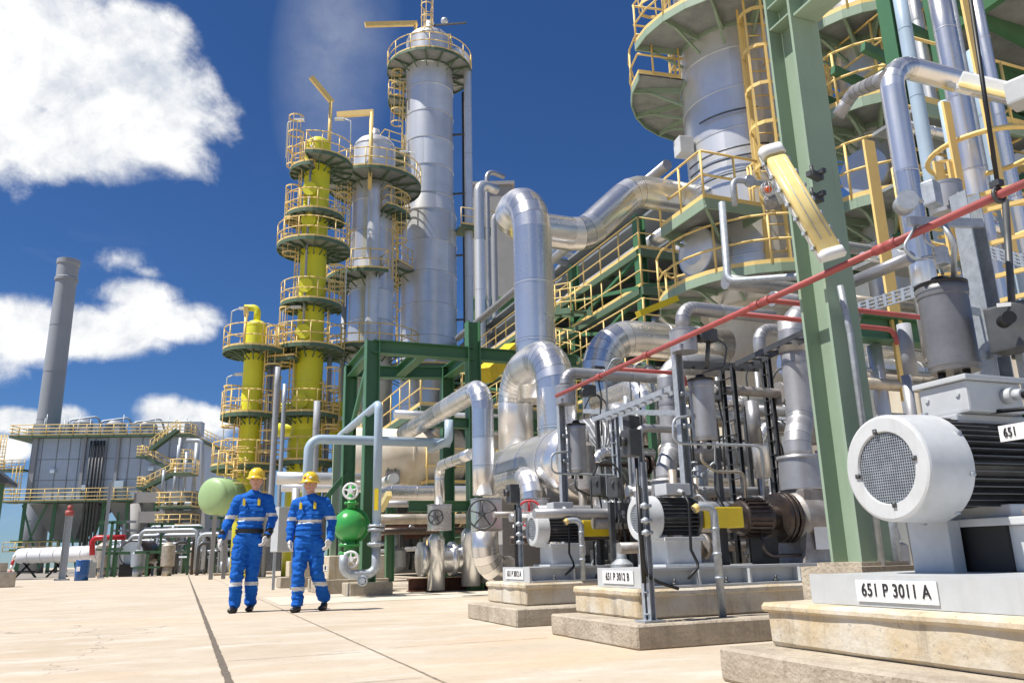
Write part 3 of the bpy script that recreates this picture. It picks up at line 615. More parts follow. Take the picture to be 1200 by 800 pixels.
def switch_post(p, z1, label, slab, box_px=None):
    t = thing('switch_post', label, 'post', p, 'galvanised switch posts before the pumps')
    m = MB(); unistrut_pair(m, p, z1-.2); m.box((p.x,p.y,p.z+.006),(.16,.14,.012)); m.chan((p.x,p.y,z1-.7),(p.x,p.y,z1), .04,.04,.005,(1,0,0)); m.build('strut', 'galv', t)
    b = MB(); b.box((p.x-.05,p.y+.02,z1-.06),(.10,.13,.19),None,.01); b.cyl((p.x-.10,p.y+.02,z1-.05),(p.x-.135,p.y+.02,z1-.05),.032,seg=14); b.box((p.x-.14,p.y+.02,z1-.05),(.015,.02,.07)); sb = b.build('switch_box', 'darksteel', t)
    c = MB(); c.tube([(p.x-.04,p.y-.02,z1-.17),(p.x-.05,p.y-.02,p.z+.6),(p.x-.04,p.y-.05,p.z+.3),(p.x+.1,p.y+.02,p.z+.25),(p.x+.3,p.y+.1,p.z+.2)], .012, 7, .08); c.cyl((p.x-.045,p.y-.03,p.z+.25),(p.x-.045,p.y-.03,p.z+.9),.017,seg=10); c.build('cable', 'black', t)
    l = MB(); l.box((p.x-.045,p.y,z1-.38),(.004,.09,.03)); l.build('label_plate', 'sign_white', t)
    k = MB()
    for z in (.28,.36,.46): k.ball((p.x-.02,p.y-.055,p.z+z+.3),.026,8,5); k.cyl((p.x-.05,p.y-.055,p.z+z+.3),(p.x+.03,p.y-.055,p.z+z+.3),.014,seg=8)
    k.build('cable_gland', 'galv', t)
switch_post(atZ(762,728,.157), 1.42, 'galvanised strut post with dark switch box in front of the 3012 B plinth', .157)
switch_post(atZ(610,706,.157), 1.28, 'galvanised strut post with dark switch box in front of the 3012 A plinth', .157)
# ================================================================== BIG RIGHT-HAND COLUMN
TW = atD(887, 300, 17); TC = (TW.x, TW.y)
def zat(px, py, X=None, d=None, c=None):
    c = c or TC; p = slide(Vector((c[0], c[1], 5)), 'z', py=py); return p.z
def big_tower():
    c = TC; k = mpp((c[0], c[1], 7))
    r = 66*mpp(slide(Vector((c[0],c[1],8)),'z',py=95))
    t = thing('distillation_column', 'wide silver column with curved platforms and yellow caged ladder behind the red pipe', 'column', (c[0], c[1], 0))
    def front_z(py, rad): # height of a point on the near side of a ring of this radius
        q = Vector((c[0], c[1], 0)) - FW*rad; return slide(q, 'z', py=py).z
    zs = front_z(335, r)
    shell(t, c, [(zs-.2, r), (front_z(-120, r), r)], 'alu_far', 56, 1.0)
    shell(t, c, [(0, r*.86), (zs-.2, r*.86)], 'cream', 48, 1.8, 'skirt', .004)
    def side_z(py, rad): q = Vector((c[0], c[1], 0)) - Vector((FW.y,-FW.x,0))*rad; return slide(q, 'z', py=py).z
    ring_platform(t, c, side_z(352, r+.8), r+.04, r+.88, -115, 62, .026, 'sage')
    ring_platform(t, c, side_z(104, r+1.2), r+.04, r+1.2, -150, -58, .026, 'sage')
    ring_platform(t, c, side_z(68, r+1.2), r+.04, r+1.2, -60, 30, .026, 'sage')
    zl = side_z(352, r+.9)
    caged_ladder(t, c, 16, r, zl, side_z(68, r+1.2)+1.0, .03)
    caged_ladder(t, c, -70, r, side_z(104, r+1.2), side_z(104,r+1.2)+9, .03)
    z2 = side_z(-60, r)
    ring_platform(t, c, side_z(-95, r+1.2), r+.04, r+1.3, -150, 60, .026, 'sage')
    # manhole barrel
    m = MB(); f = facing(c)+R(-42); o = Vector((math.cos(f), math.sin(f), 0)); zc = zl+.78
    m.lathe(Vector((c[0],c[1],zc)), o, [(r-.1,.5),(r+.42,.5),(r+.42,.54),(r+.50,.54),(r+.50,.5),(r+.56,.3),(r+.58,.05)], 28); m.build('manhole', 'alu_far', t)
    f2 = facing(c)+R(20); 
    m = MB(); o = Vector((math.cos(f2), math.sin(f2), 0)); m.lathe(Vector((c[0],c[1],zl+1.7)), o, [(r-.1,.16),(r+.35,.16),(r+.35,.24),(r+.42,.24)], 20); m.build('nozzle', 'alu_far', t)
    # junction box on the shell
    j = MB(); f3 = facing(c)+R(-58); o = Vector((math.cos(f3), math.sin(f3), 0)); j.box(Vector((c[0],c[1],side_z(182,r)))+o*(r+.22), (.34,.34,.42), f3, .02); j.build('junction_box', 'motor_light', t)
    # shell-hugging thin lines
    l = MB()
    for pyy, a0, a1 in ((205,-60,20),(215,-60,15),(232,-50,12),(165,-40,14)):
        l.tube(arc_pts(c, side_z(pyy, r), r+.08, facing(c)+R(a0), facing(c)+R(a1), 14), .02, 6, .01)
    l.build('tracing_line', 'darksteel', t)
    # tall conduit with bent foot on lower platform and upper handrail tube
    return t, r, zl
tower, TR, TZL = big_tower()
# ================================================================== LARGE SILVER PIPES
XR = atY(645, 271, TC[1])           # run at the column's own distance
def big_pipes():
    kw = dict(gore=True, band=.95, nb=6)
    r1 = 18.5*mpp(XR)
    zr = XR.z
    a = XR + Vector((-.2,0,0)); el = slide(a, 'x', px=588); noz = Vector((TC[0]-TR+.1, TC[1], slide(Vector((TC[0]-TR, TC[1], 8)), 'z', py=236).z))
    s1 = slide(a, 'x', px=684); up = Vector((slide(Vector((TC[0],TC[1],noz.z)), 'x', px=742).x, TC[1], noz.z))
    nearp = slide(el, 'y', px=622); low = Vector((nearp.x, nearp.y, slide(nearp, 'z', py=470).z))
    pipe('insulated_pipe', [low, nearp, el, s1, up, noz], r1*1.08, 'alu', 'large silver pipe rising, doubling back and crossing the sky into the wide column', bend=r1*2.4, seg=36, **kw)
    # platform for the nozzle
    t = thing('nozzle_platform', 'small green platform with yellow railing where the big silver pipe meets the wide column', 'platform', (noz.x-.9, noz.y, noz.z-1.4))
    m = MB(); x0, x1, y0, y1, z = noz.x-1.15, noz.x+.25, noz.y-1.5, noz.y+.1, noz.z-.75
    m.bb(x0,x1,y0,y1,z-.03,z); m.m = 1
    for (a_, b_) in (((x0,y0),(x1,y0)),((x1,y0),(x1,y1)),((x1,y1),(x0,y1)),((x0,y1),(x0,y0))): m.beam((*a_,z-.1),(*b_,z-.1),.04,.22)
    m.beam((x0,y0,z-.15),(x1+.5,y1,z-.9),.06,.06); m.beam((x0,y1,z-.15),(x1+.5,y1,z-.9),.06,.06); m.build('deck', ['grate','sage'], t)
    rb = MB(); rail_line(rb, [(x0,y1,z),(x0,y0,z),(x1,y0,z),(x1,y0+.3,z)], sp=.8, r=.026); rb.build('railing', 'yellow', t)
    # drum with petal-clad end
    D = atD(697, 537, 11.0); rd = 47*mpp(D)
    dt = thing('drum', 'horizontal silver drum with radially seamed round end cap behind the pump tagged 3012 B', 'vessel', (D.x, D.y+1.5, 0))
    far = slide(D, 'y', px=596)
    m = MB(); L = (far-D).length; m.tube([D, far], rd, 48, band=.8); m.dome(far, (0,1,0), rd, .3, 40); m.build('shell', 'alu', dt)
    m = MB(); m.lathe(D, (0,-1,0), [(-.06,rd*1.02),(.0,rd*1.02),(.02,rd*.98),(.12,rd*.80),(.19,rd*.5),(.22,rd*.24)], 48); m.lathe(D-Vector((0,.20,0)), (0,-1,0), [(0,rd*.25),(.1,rd*.25),(.11,rd*.2),(.115,rd*.05)], 24)
    cap = m.build('end_cap', 'alu_dull', dt)
    m = MB()
    for i in range(34):
        a = 2*math.pi*i/34; e = Vector((math.cos(a),0,math.sin(a)))
        pts = [D+e*rd*.99-Vector((0,.012,0)), D+e*rd*.80-Vector((0,.128,0)), D+e*rd*.5-Vector((0,.198,0)), D+e*rd*.25-Vector((0,.228,0))]
        for p, q in zip(pts[:-1], pts[1:]): m.beam(p, q, .014, .012)
    m.build('seam', 'white', cap)
    m = MB()
    for q in (.25,.8): y = D.y+(far.y-D.y)*q; m.bb(D.x-rd*.8,D.x+rd*.8,y-.15,y+.15,.0,D.z-rd*.55)
    m.build('saddle', 'wall_conc', dt)
    # inverted U from the drum
    ry = 26*mpp(D)
    a = slide(Vector((D.x, D.y+1.0, D.z)), 'y', px=655); top = slide(a, 'z', py=412)
    b = slide(top, 'y', px=603); bot = Vector((b.x,b.y, slide(b,'z',py=535).z))
    pipe('insulated_pipe', [a, top, b, bot], ry, 'alu', 'thick silver pipe bent in an upside-down U above the drum, below the tall vertical pipe', bend=ry*2.0, seg=36, gore=True, band=.6, nb=8)
    # elbow pipe going right
    c0 = atD(705, 480, 14.5); rr = 22*mpp(c0); c1 = slide(c0, 'z', py=393); c2 = slide(c1, 'x', px=850)
    pipe('insulated_pipe', [c0-Vector((0,0,1)), c1, c2], rr, 'alu', 'thick silver pipe turning right from a vertical leg above the drum', bend=rr*2.2, seg=36, gore=True, band=.8, nb=7)
    # second smaller silver pair right of it
    c0 = atD(742, 590, 11.5); c1 = slide(c0, 'z', py=480); c2 = slide(c1, 'y', px=690)
    pipe('insulated_pipe', [c0, c1, c2], 15*mpp(c0), 'alu', 'silver pipe rising right of the drum end cap and bending away', bend=.36, seg=28, gore=True, band=.5)
    # valve leg in front, diagonal run towards the yard
    v0 = atD(567, 580, 11.6); v1 = slide(v0, 'z', py=453); v2 = slide(v1, 'y', px=474); rv = 13.2*mpp(v0)
    pipe('insulated_pipe', [v0, v1, v2], rv, 'alu', 'silver pipe dropping into the square valve box, its upper run pointing away left', bend=rv*2.2, seg=28, gore=True, band=.42, nb=6)
    return D, rd, v0, rv
DR, DRR, V0, RV = big_pipes()
def valve_box(p, w, wheel_m, R_, label, below=True, turn=None, r=.14, mb_m='alu'):
    t = thing('valve_box', label, 'valve', (p.x, p.y, p.z-.3))
    m = MB(); m.box(p, (w, w*.8, w*1.15), None, .02)
    for z in (-.52,.52): m.box(p+Vector((0,0,z*w*1.15)), (w*1.04,w*.84,.012))
    m.build('casing', mb_m, t)
    h = MB(); f = Vector((-.55,-.83,0)).normalized() if turn is None else turn
    q = p + f*(w*.62); h.wheel(q, f, R_, .014); h.build('handwheel', wheel_m, t); s_ = MB(); s_.cyl(p+f*(w*.3), q, .02, seg=8); s_.build('spindle', 'darksteel', t)
    return t
valve_box(atD(570, 603, 11.5), .37, 'darksteel', .20, 'square silver valve box with dark five spoke handwheel on the silver down pipe')
valve_box(atD(626, 602, 11.2), .34, 'red_bright', .17, 'silver valve box with red handwheel behind the 3012 A motor', turn=Vector((-.65,-.75,0)))
p = atD(515, 606, 13.5); valve_box(p, .34, 'darksteel', .12, 'small silver valve box left of the square one, on a thin pipe')
a = atD(624, 590, 11.4); b = slide(a, 'z', py=556); c = slide(b, 'y', px=578); pipe('insulated_pipe', [a, b, c], .155, 'alu', 'short silver elbow pipe dropping into the valve box with the red handwheel', bend=.36, seg=26, gore=True, band=.4)
a = atD(515, 600, 13.6); b = slide(a, 'z', py=546); c = slide(b, 'y', px=552); pipe('insulated_pipe', [a, b, c], .085, 'alu', 'thin silver pipe rising from the small valve box and bending up to the right', bend=.2, seg=18, gore=True, band=.4)
def lower_assembly():
    t = thing('strainer_line', 'group of short silver flanged pipe bodies lying on the rusty beam', 'pipe', (4.2, 15.0, .2))
    a = atD(492, 655, 15.4); m = MB(); b = slide(a, 'x', px=612)
    m.tube([a, b], .25, 28, band=.35); m.build('horizontal_pipe', 'alu', t)
    for px, rr, z0, z1 in ((508,.16,-.55,.45),(548,.18,-.5,.55),(575,.27,-.45,.4)):
        m = MB(); p = slide(a, 'x', px=px)+Vector((0,-.18,0)); m.lathe(p+Vector((0,0,z0)), (0,0,1), [(0,rr),(z1-z0-.1,rr),(z1-z0,rr*.6)], 24); m.build('body', 'alu', t)
    for px in (494, 530, 562):
        m = MB(); p = slide(a, 'x', px=px); m.cyl(p-Vector((.05,0,0)), p+Vector((.05,0,0)), .31, seg=28); m.build('flange_cover', 'alu', t)
    e = atD(568, 618, 12.2); f = slide(e, 'z', py=668)
    m = MB(); m.tube([e, f, f+Vector((.55,.25,0))], .2, 26, .32, gore=True, band=.3); m.build('elbow', 'alu', t)
    m = MB(); p = atZ(588, 690, .0); m.ibeam((p.x,p.y,.0),(p.x,p.y,.62),.22,.2,.016,.012); m.box((p.x,p.y,.64),(.3,.3,.03)); tag(m.build('pipe_support', 'green'), 'short green support stub under the silver elbow by the 3012 A plinth', 'support')
lower_assembly()
m = MB(); a = atZ(480, 694, 0); b = slide(a, 'x', px=640); m.ibeam(a+Vector((0,.1,.13)), b+Vector((0,.1,.13)), .24, .26, .02, .02); m.m = 0
solo(m, 'steel_beam', 'rust', 'rusty brown beam lying on the paving under the silver pipe bodies', 'beam')
# ================================================================== GREEN COLUMN, LAMP, RED PIPE
def right_frame():
    b = Vector((3.78, 3.88, 0)); topz = slide(b, 'z', py=-60).z
    t = thing('steel_column', 'tall pale green steel column standing behind the big fan motor', 'column', b)
    m = MB(); m.ibeam(b, (b.x,b.y,topz), .25, .24, .022, .014, (0,1,0)); m.build('post', 'sage', t)
    z = slide(b, 'z', py=30).z
    m = MB()
    for dz in (0, .18): m.box((b.x, b.y, z+dz), (.23,.20,.014))
    m.build('stiffener', 'sage', t)
    m = MB(); m.ibeam((b.x, b.y-.13, z+.09), (b.x, b.y-3.2, z+.09), .26, .2, .018, .012); tag(m.build('steel_beam', 'sage'), 'pale green beam running overhead from the head of the tall green column', 'beam')
    # second column bay behind, with cross beam
    m = MB(); q = slide(atD(1042, 388, 8), 'x', px=1000); e = slide(q, 'x', px=1330); m.ibeam(q, e, .26, .2, .018, .014)
    for i in range(4): p = q+(e-q)*(.12+.16*i); m.box(p, (.014,.17,.22))
    tag(m.build('steel_beam', 'green'), 'dark green crossbeam behind the tall green column and seal pot', 'beam')
    # clamps on the column
    m = MB()
    for py in (206, 232): p = atD(955, py, 4.75); m.box(p, (.13,.05,.035), .3); m.box(p+Vector((.03,-.03,.02)), (.03,.05,.03)); m.cyl(p-Vector((.05,.03,.03)), p+Vector((-.05,-.03,.05)), .012, seg=6)
    m.build('lamp_clamp', 'darksteel', t)
    for zz in (1.02,):
        m = MB()
        for sy in (-1,1): m.box((b.x, b.y+sy*.134, zz), (.20,.012,.26))
        m.build('splice_plate','sage',t); m = MB()
        for dx in (-.07,.07):
            for dz in (-.09,0,.09): m.cyl((b.x+dx,b.y-.158,zz+dz),(b.x+dx,b.y-.138,zz+dz),.013,seg=6)
        m.build('splice_bolt','galv',t)
    m = MB(); m.box((b.x,b.y,.51),(.36,.36,.025)); m.box((b.x,b.y,.25),(.5,.5,.5)); m.build('base_plate','conc_step',t)
    m = MB(); x = b.x-.02; y = b.y-.17; m.tube([(x,y,.4),(x,y,1.9),(x-.05,y-.02,2.2)], .02, 8); m.build('conduit', 'galv', t)
    # lamp
    a = atD(903, 178, 4.55); e = atD(975, 300, 4.35); ax = (e-a).normalized()
    lt = thing('tube_lamp', 'long yellowed twin tube lamp clamped slanting to the pale green column', 'lamp', a)
    tt, u, v = MB().frame(ax, FW); L = (e-a).length
    def prof(mb, w, h0, h1, s0, s1, cap=True):
        n = 12; vs = []
        for s_ in (s0, s1):
            for i in range(n): th = math.pi*i/(n-1); vs.append(a + ax*s_ + u*(math.copysign(abs(math.cos(th))**.45, math.cos(th))*w) + v*(h0 + (h1-h0)*max(0,math.sin(th))**.45))
        k = mb.add(vs)
        for i in range(n-1): mb.face((k+i, k+i+1, k+n+i+1, k+n+i), True)
        mb.face((k, k+n, k+2*n-1, k+n-1)); mb.face([k+i for i in range(n)]); mb.face([k+n+i for i in range(n)][::-1])
    sgn = 1 if v.dot(EYE-a) > 0 else -1
    m = MB(); prof(m, .066, 0, sgn*.045, .04, L-.03); m.build('diffuser', 'lamp_yellow', lt)
    m = MB(); prof(m, .072, -sgn*.002, -sgn*.05, 0, L); prof(m, .076, -sgn*.01, sgn*.055, -.02, .05); prof(m, .074, -sgn*.01, sgn*.052, L-.03, L+.02); m.build('housing', 'lamp_body', lt)
    m = MB()
    for q in (-1,1): m.cyl(a+ax*.1+u*(q*.03)+v*(sgn*.049), a+ax*(L-.1)+u*(q*.03)+v*(sgn*.049), .003, seg=5)
    for i in range(7):
        for q in (-1,1): m.box(a+ax*(.08+i*(L-.16)/6)+u*(q*.08), (.03,.02,.02), .4)
    m.build('clip', 'galv', lt)
    # red fire pipe, following the pump row
    RX = 3.60; p0 = atX(1260, 202, RX); p1 = atX(652, 458, RX); p1.z = p0.z = (p0.z+p1.z)/2
    t = thing('red_pipe', 'long faded red pipe running diagonally past the pale green column', 'pipe', (3.6, 3.5, p0.z-.05))
    m = MB(); m.tube([p0, p1], .0215, 18); m.build('tube', 'red', t)
    m = MB()
    for px in (1062, 1048, 903, 890, 756, 700): q = atX(px, 400, RX); q.z = p0.z; m.cyl(q-Vector((0,.04,0)), q+Vector((0,.04,0)), .029, seg=18)
    m.build('coupling', 'red', t)
    for px, L, zz, lab in ((905,1.5,.0,'faded red branch pipe leaving the long red pipe to the right, upper one'),(868,1.5,-.0,'faded red branch pipe leaving the long red pipe to the right, lower one'),(720,.75,0,'faded red branch pipe low beside the seal pot, with nozzle stub')):
        q = atX(px, 400, RX); q.z = p0.z
        pipe('red_pipe', [q, q+Vector((L,0,0)), q+Vector((L,0,-.12))], .019, 'red', lab, seg=14, bend=.08)
    # hanging black cable
    c0 = atD(1136, -10, 3.6); c1 = atX(1172, 236, RX)
    pipe('hanging_cable', [c0, c0.lerp(c1,.5)+Vector((0,0,-.01)), c1], .011, 'black', 'thick black cable hanging down to the red pipe at the right', cat='cable', seg=8)
    m = MB(); m.torus((c1.x,c1.y,p0.z),(0,1,0),.038,.010,16,6); m.box((c1.x,c1.y,p0.z+.06),(.04,.05,.03)); solo(m, 'pipe_clamp', 'darksteel', 'dark clamp where the black cable meets the red pipe', 'clamp')
right_frame()
# ================================================================== SEAL POTS
def seal_pot(base, ztop, pot_c, pot_r, z0, z1, label, bonnet=None, dark=False, strut_w=.075, bolt=True):
    t = thing('seal_pot', label, 'vessel', base)
    m = MB(); w = strut_w; m.beam(base, (base.x,base.y,ztop), w, w*.15, (1,0,0)) if False else None
    m.chan(base, (base.x,base.y,ztop), w, w, .006, (1,0,0)); 
    k = base.z+.1
    m.build('strut', 'galv', t)
    b = MB(); c = pot_c
    b.lathe((c.x,c.y,z0), (0,0,1), [(0,pot_r*.9),(.0,pot_r*.97),(.02,pot_r),(.03,pot_r*1.03),(.05,pot_r*1.03),(.051,pot_r),(z1-z0-.06,pot_r),(z1-z0-.055,pot_r*1.04),(z1-z0-.03,pot_r*1.04),(z1-z0-.03,pot_r*1.06),(z1-z0,pot_r*1.06)], 32)
    b.build('pot', 'alu_dull' if not dark else 'pot', t)
    f = MB(); f.lathe((c.x,c.y,z1), (0,0,1), [(0,pot_r*1.07),(.02,pot_r*1.07),(.02,pot_r*.5),(.06,pot_r*.35)], 24)
    for i in range(3): a = 2*math.pi*i/3+.5; f.cyl((c.x+math.cos(a)*pot_r*.55,c.y+math.sin(a)*pot_r*.55,z0-.06),(c.x+math.cos(a)*pot_r*.55,c.y+math.sin(a)*pot_r*.55,z0),.018 if pot_r<.1 else .02,seg=8)
    f.build('fitting', 'black', t)
    br = MB(); d = Vector((base.x-c.x, base.y-c.y, 0))
    for z in (z0+(z1-z0)*.25, z0+(z1-z0)*.78): br.beam((c.x,c.y,z), (base.x,base.y,z), .012, .045); br.cyl((base.x,base.y-.05,z),(base.x,base.y+.05,z),.012,seg=6)
    br.build('bracket', 'galv', t)
    return t
def bonnet(c, r, h, label, parent=None):
    m = MB(); m.lathe(c, (0,0,1), [(0,r*.93),(0.001,r),(h,r),(h+.001,r*1.02),(h+.02,r*1.02),(h+.03,r*.6)], 30); m.box((c.x,c.y-r,c.z+h*.5),(.05,.02,.03)); m.box((c.x-r*.7,c.y-r*.7,c.z+h*.2),(.04,.02,.03)); solo(m, 'insulation_bonnet', 'alu_dull', label, 'pipe cover')
def pots():
    # B
    b = slide(Vector((3.7, 5.95, .36)), 'x', px=814); zt = slide(b, 'z', py=388).z; k = mpp((b.x,b.y,1.8))
    pc = Vector((b.x+.17, b.y-.02, 0)); pc = slide(Vector((pc.x,pc.y,1.8)), 'x', px=824)
    z0 = slide(pc,'z',py=517).z; z1 = slide(pc,'z',py=447).z
    seal_pot(b, zt, pc, 14.5*k, z0, z1, 'grey seal pot on a galvanised strut above the pump tagged 3012 B')
    cc = slide(Vector((b.x,b.y-.1,2)), 'x', px=806); bonnet(Vector((cc.x,cc.y,slide(cc,'z',py=413).z)), 15.5*k, .19, 'round silver pipe cover on the strut head above the 3012 B seal pot')
    h = Vector((cc.x,cc.y,slide(cc,'z',py=385).z)); pipe('insulated_pipe', [h, slide(h,'z',py=360), slide(slide(h,'z',py=360),'x',px=905)], 8.5*k, 'alu_dull', 'silver pipe leaving the round pipe cover above the 3012 B seal pot to the right', bend=.13, gore=True, band=.35, seg=20)
    m = MB(); q = slide(Vector((b.x+.25,b.y-.1,2)), 'x', px=836); q.z = slide(q,'z',py=393).z
    m.box(q,(.14,.1,.12),.3,.01); m.cyl(q+Vector((-.1,-.1,-.03)),q+Vector((-.1,0,-.03)),.05,seg=16); m.tube([q+Vector((.05,0,0)),q+Vector((.15,-.05,-.1)),q+Vector((.1,-.05,-.3)),q+Vector((-.1,0,-.35))],.008,6,.06); m.cyl(q+Vector((-.05,0,-.3)),q,.02,seg=8); solo(m,'pressure_transmitter','darksteel','dark pressure transmitter right of the round pipe cover over the 3012 B seal pot','instrument')
    # thin tubing
    g = lambda px, py, Y=5.6: atY(px, py, Y)
    pipe('tubing', [g(810,487),g(789,490),g(789,519),g(892,522),g(897,590)], .012, 'galv', 'thin steel tube looping out from the 3012 B strut down to its bearing', bend=.07, seg=8)
    pipe('tubing', [g(822,517,5.8),g(822,540,5.8),g(838,552,5.8),g(872,553,5.8),g(875,590,5.8)], .014, 'tan_pipe', 'thin tan tube dropping from the 3012 B seal pot', bend=.06, seg=8)
    pipe('tubing', [g(838,517,5.8),g(838,575,5.8),g(852,600,5.8)], .010, 'darksteel', 'thin dark tube hanging straight below the 3012 B seal pot', bend=.06, seg=8)
    # A
    b = slide(Vector((3.5, 8.05, .36)), 'x', px=665); zt = slide(b, 'z', py=452).z; k = mpp((b.x,b.y,1.8))
    pc = slide(Vector((b.x,b.y,1.8)), 'x', px=676); z0 = slide(pc,'z',py=554).z; z1 = slide(pc,'z',py=499).z
    seal_pot(b, zt, pc, 11*k, z0, z1, 'grey seal pot on a galvanised strut above the pump tagged 3012 A')
    cc = slide(Vector((b.x,b.y-.1,2)), 'x', px=664); bonnet(Vector((cc.x,cc.y,slide(cc,'z',py=474).z)), 11.5*k, .19, 'round silver pipe cover on the strut head above the 3012 A seal pot')
    h = Vector((cc.x,cc.y,slide(cc,'z',py=450).z)); e = slide(h,'z',py=436); pipe('insulated_pipe', [h, e, slide(e,'x',px=800)], 6.5*k, 'alu_dull', 'silver pipe leaving the round pipe cover above the 3012 A seal pot to the right', bend=.13, gore=True, band=.35, seg=18)
    m = MB(); q = slide(Vector((b.x+.25,b.y-.1,2)), 'x', px=692); q.z = slide(q,'z',py=458).z
    m.box(q,(.14,.1,.13),.3,.01); m.cyl(q+Vector((-.08,-.1,-.03)),q+Vector((-.08,0,-.03)),.05,seg=16); m.tube([q+Vector((.05,0,0)),q+Vector((.12,-.05,-.1)),q+Vector((.1,-.05,-.3))],.008,6,.06); solo(m,'pressure_transmitter','darksteel','dark pressure transmitter right of the round pipe cover over the 3012 A seal pot','instrument')
    g = lambda px, py, Y=7.75: atY(px, py, Y)
    pipe('tubing', [g(665,529),g(646,531),g(646,554),g(724,557),g(728,610)], .012, 'galv', 'thin steel tube looping out from the 3012 A strut down to its bearing', bend=.07, seg=8)
    pipe('tubing', [g(674,556,8),g(674,572,8),g(690,580,8),g(712,581,8),g(715,605,8)], .013, 'darksteel', 'thin dark tube dropping from the 3012 A seal pot', bend=.06, seg=8)
    # C, the near one
    k = mpp(atD(1110,380,4.2))
    pc = atD(1110, 380, 4.2); z1 = slide(pc,'z',py=338).z; z0 = slide(pc,'z',py=436).z
    b = slide(Vector((pc.x,pc.y+.05,.5)), 'x', px=1205); 
    bs = atD(1150, 335, 4.35); b = Vector((bs.x,bs.y,1.2)); zt = slide(b,'z',py=228).z
    seal_pot(b, zt, pc, 27*k, z0, z1, 'large grey seal pot bracketed to a galvanised post above the big fan motor', dark=True, strut_w=.115)
    m = MB(); q = atD(1080, 262, 4.1); m.beam(q-Vector((.1,0,0)), atD(1150,262,4.3), .03, .05); q2 = atD(1062,238,4.0)
    m.cyl(q2+Vector((-.03,-.04,0)), q2+Vector((.02,.04,0)), .055, seg=20)
    m.box(atD(1092,228,4.1),(.10,.07,.14),.3,.01); m.tube([q2+Vector((.03,0,0)),q2+Vector((.08,.0,.06)),q2+Vector((.12,0,.02))],.012,7,.04)
    m.tube([atD(1075,262,4.1),atD(1058,290,4.1),atD(1072,305,4.1),atD(1098,298,4.1),atD(1105,322,4.15)],.009,6,.05); m.tube([atD(1105,262,4.1),atD(1118,285,4.1),atD(1118,330,4.2)],.016,7,.05); m.tube([atD(1090,262,4.1),atD(1080,280,4.1),atD(1112,300,4.1)],.007,6,.05)
    m.box(atD(1104,300,4.1),(.06,.05,.10),.2,.006); solo(m,'level_gauge','galv','round gauge and small boxes with looping tubes above the large near seal pot','instrument')
    cc = atD(1112, 252, 4.6); bonnet(cc, .10, .18, 'round silver pipe cover behind the gauge at the upper right')
    # starter box right
    t = thing('starter_box', 'dark grey electrical box with round switch at the right edge', 'electrical box', atD(1185,445,4.0))
    m = MB(); m.box(atD(1188,385,4.0),(.16,.2,.24),.25,.012); m.build('housing', 'darksteel', t)
    m = MB(); q = atD(1176,377,3.9); m.cyl(q, q+Vector((-.05,-.07,0)),.034,seg=16); m.build('switch_knob','black',t)
    m = MB(); q = atD(1177,357,3.93); m.box(q,(.07,.005,.02),-.6); m.build('name_plate','sign_white',t)
    m = MB(); q = atD(1196,412,4.1); m.beam(q,q-Vector((0,0,.9)),.04,.04); m.build('stand','galv',t)
pots()
# 3012 B discharge: cone, clad body, riser
def discharge(y, off, lab, s=1.0):
    t = thing('discharge_riser', lab, 'pipe', (4.85, y, .9))
    c = Vector((4.83, y+.02, 1.085)); m = MB()
    m.lathe(c, (0,0,1), [(0,.185),(.01,.185),(.26,.17),(.265,.185),(.29,.185)], 32); m.build('clad_body', 'alu_dull', t)
    m = MB(); q = c+Vector((0,0,.29)); m.tube([q, q+Vector((0,0,.14)), q+Vector((.16,.10,.34)), q+Vector((.17,.10,1.25))], .115, 26, .25, gore=True, band=.45); m.build('riser', 'alu_dull', t)
    m = MB(); m.tube([q+Vector((.17,.10,.95)), q+Vector((.17,.10,1.35)), q+Vector((.9,.10,1.35))], .13, 26, .3, gore=True, band=.45); m.build('upper_elbow', 'alu_dull', t)
    m = MB(); m.tube([c+Vector((.1,-.2,.1)), c+Vector((.24,-.25,.1)), c+Vector((.3,-.28,.02)), c+Vector((.34,-.3,-.14))], .016, 8, .05); m.build('drain_hose', 'white', t)
    m = MB(); q = c+Vector((.32,-.08,.22))
    m.cyl(q-Vector((0,0,.22)), q+Vector((0,0,.26)), .018, seg=8)
    for z in (-.15,0,.15,.24): m.cyl(q+Vector((0,0,z)), q+Vector((0,0,z+.02)), .038, seg=10)
    for z in (-.05,.1): m.tube([q+Vector((-.2,0,z)), q+Vector((.12,0,z))], .013, 8); m.cyl(q+Vector((.06,-.05,z)), q+Vector((.06,.05,z)), .01, seg=6); m.torus(q+Vector((.06,-.06,z)),(0,1,0),.03,.006,12,5)
    m.build('drain_valve', 'galv', t)
    return t
discharge(5.5, 0, 'silver clad riser and elbow standing on the pump tagged 3012 B')
discharge(7.6, 0, 'silver clad riser and elbow standing on the pump tagged 3012 A')
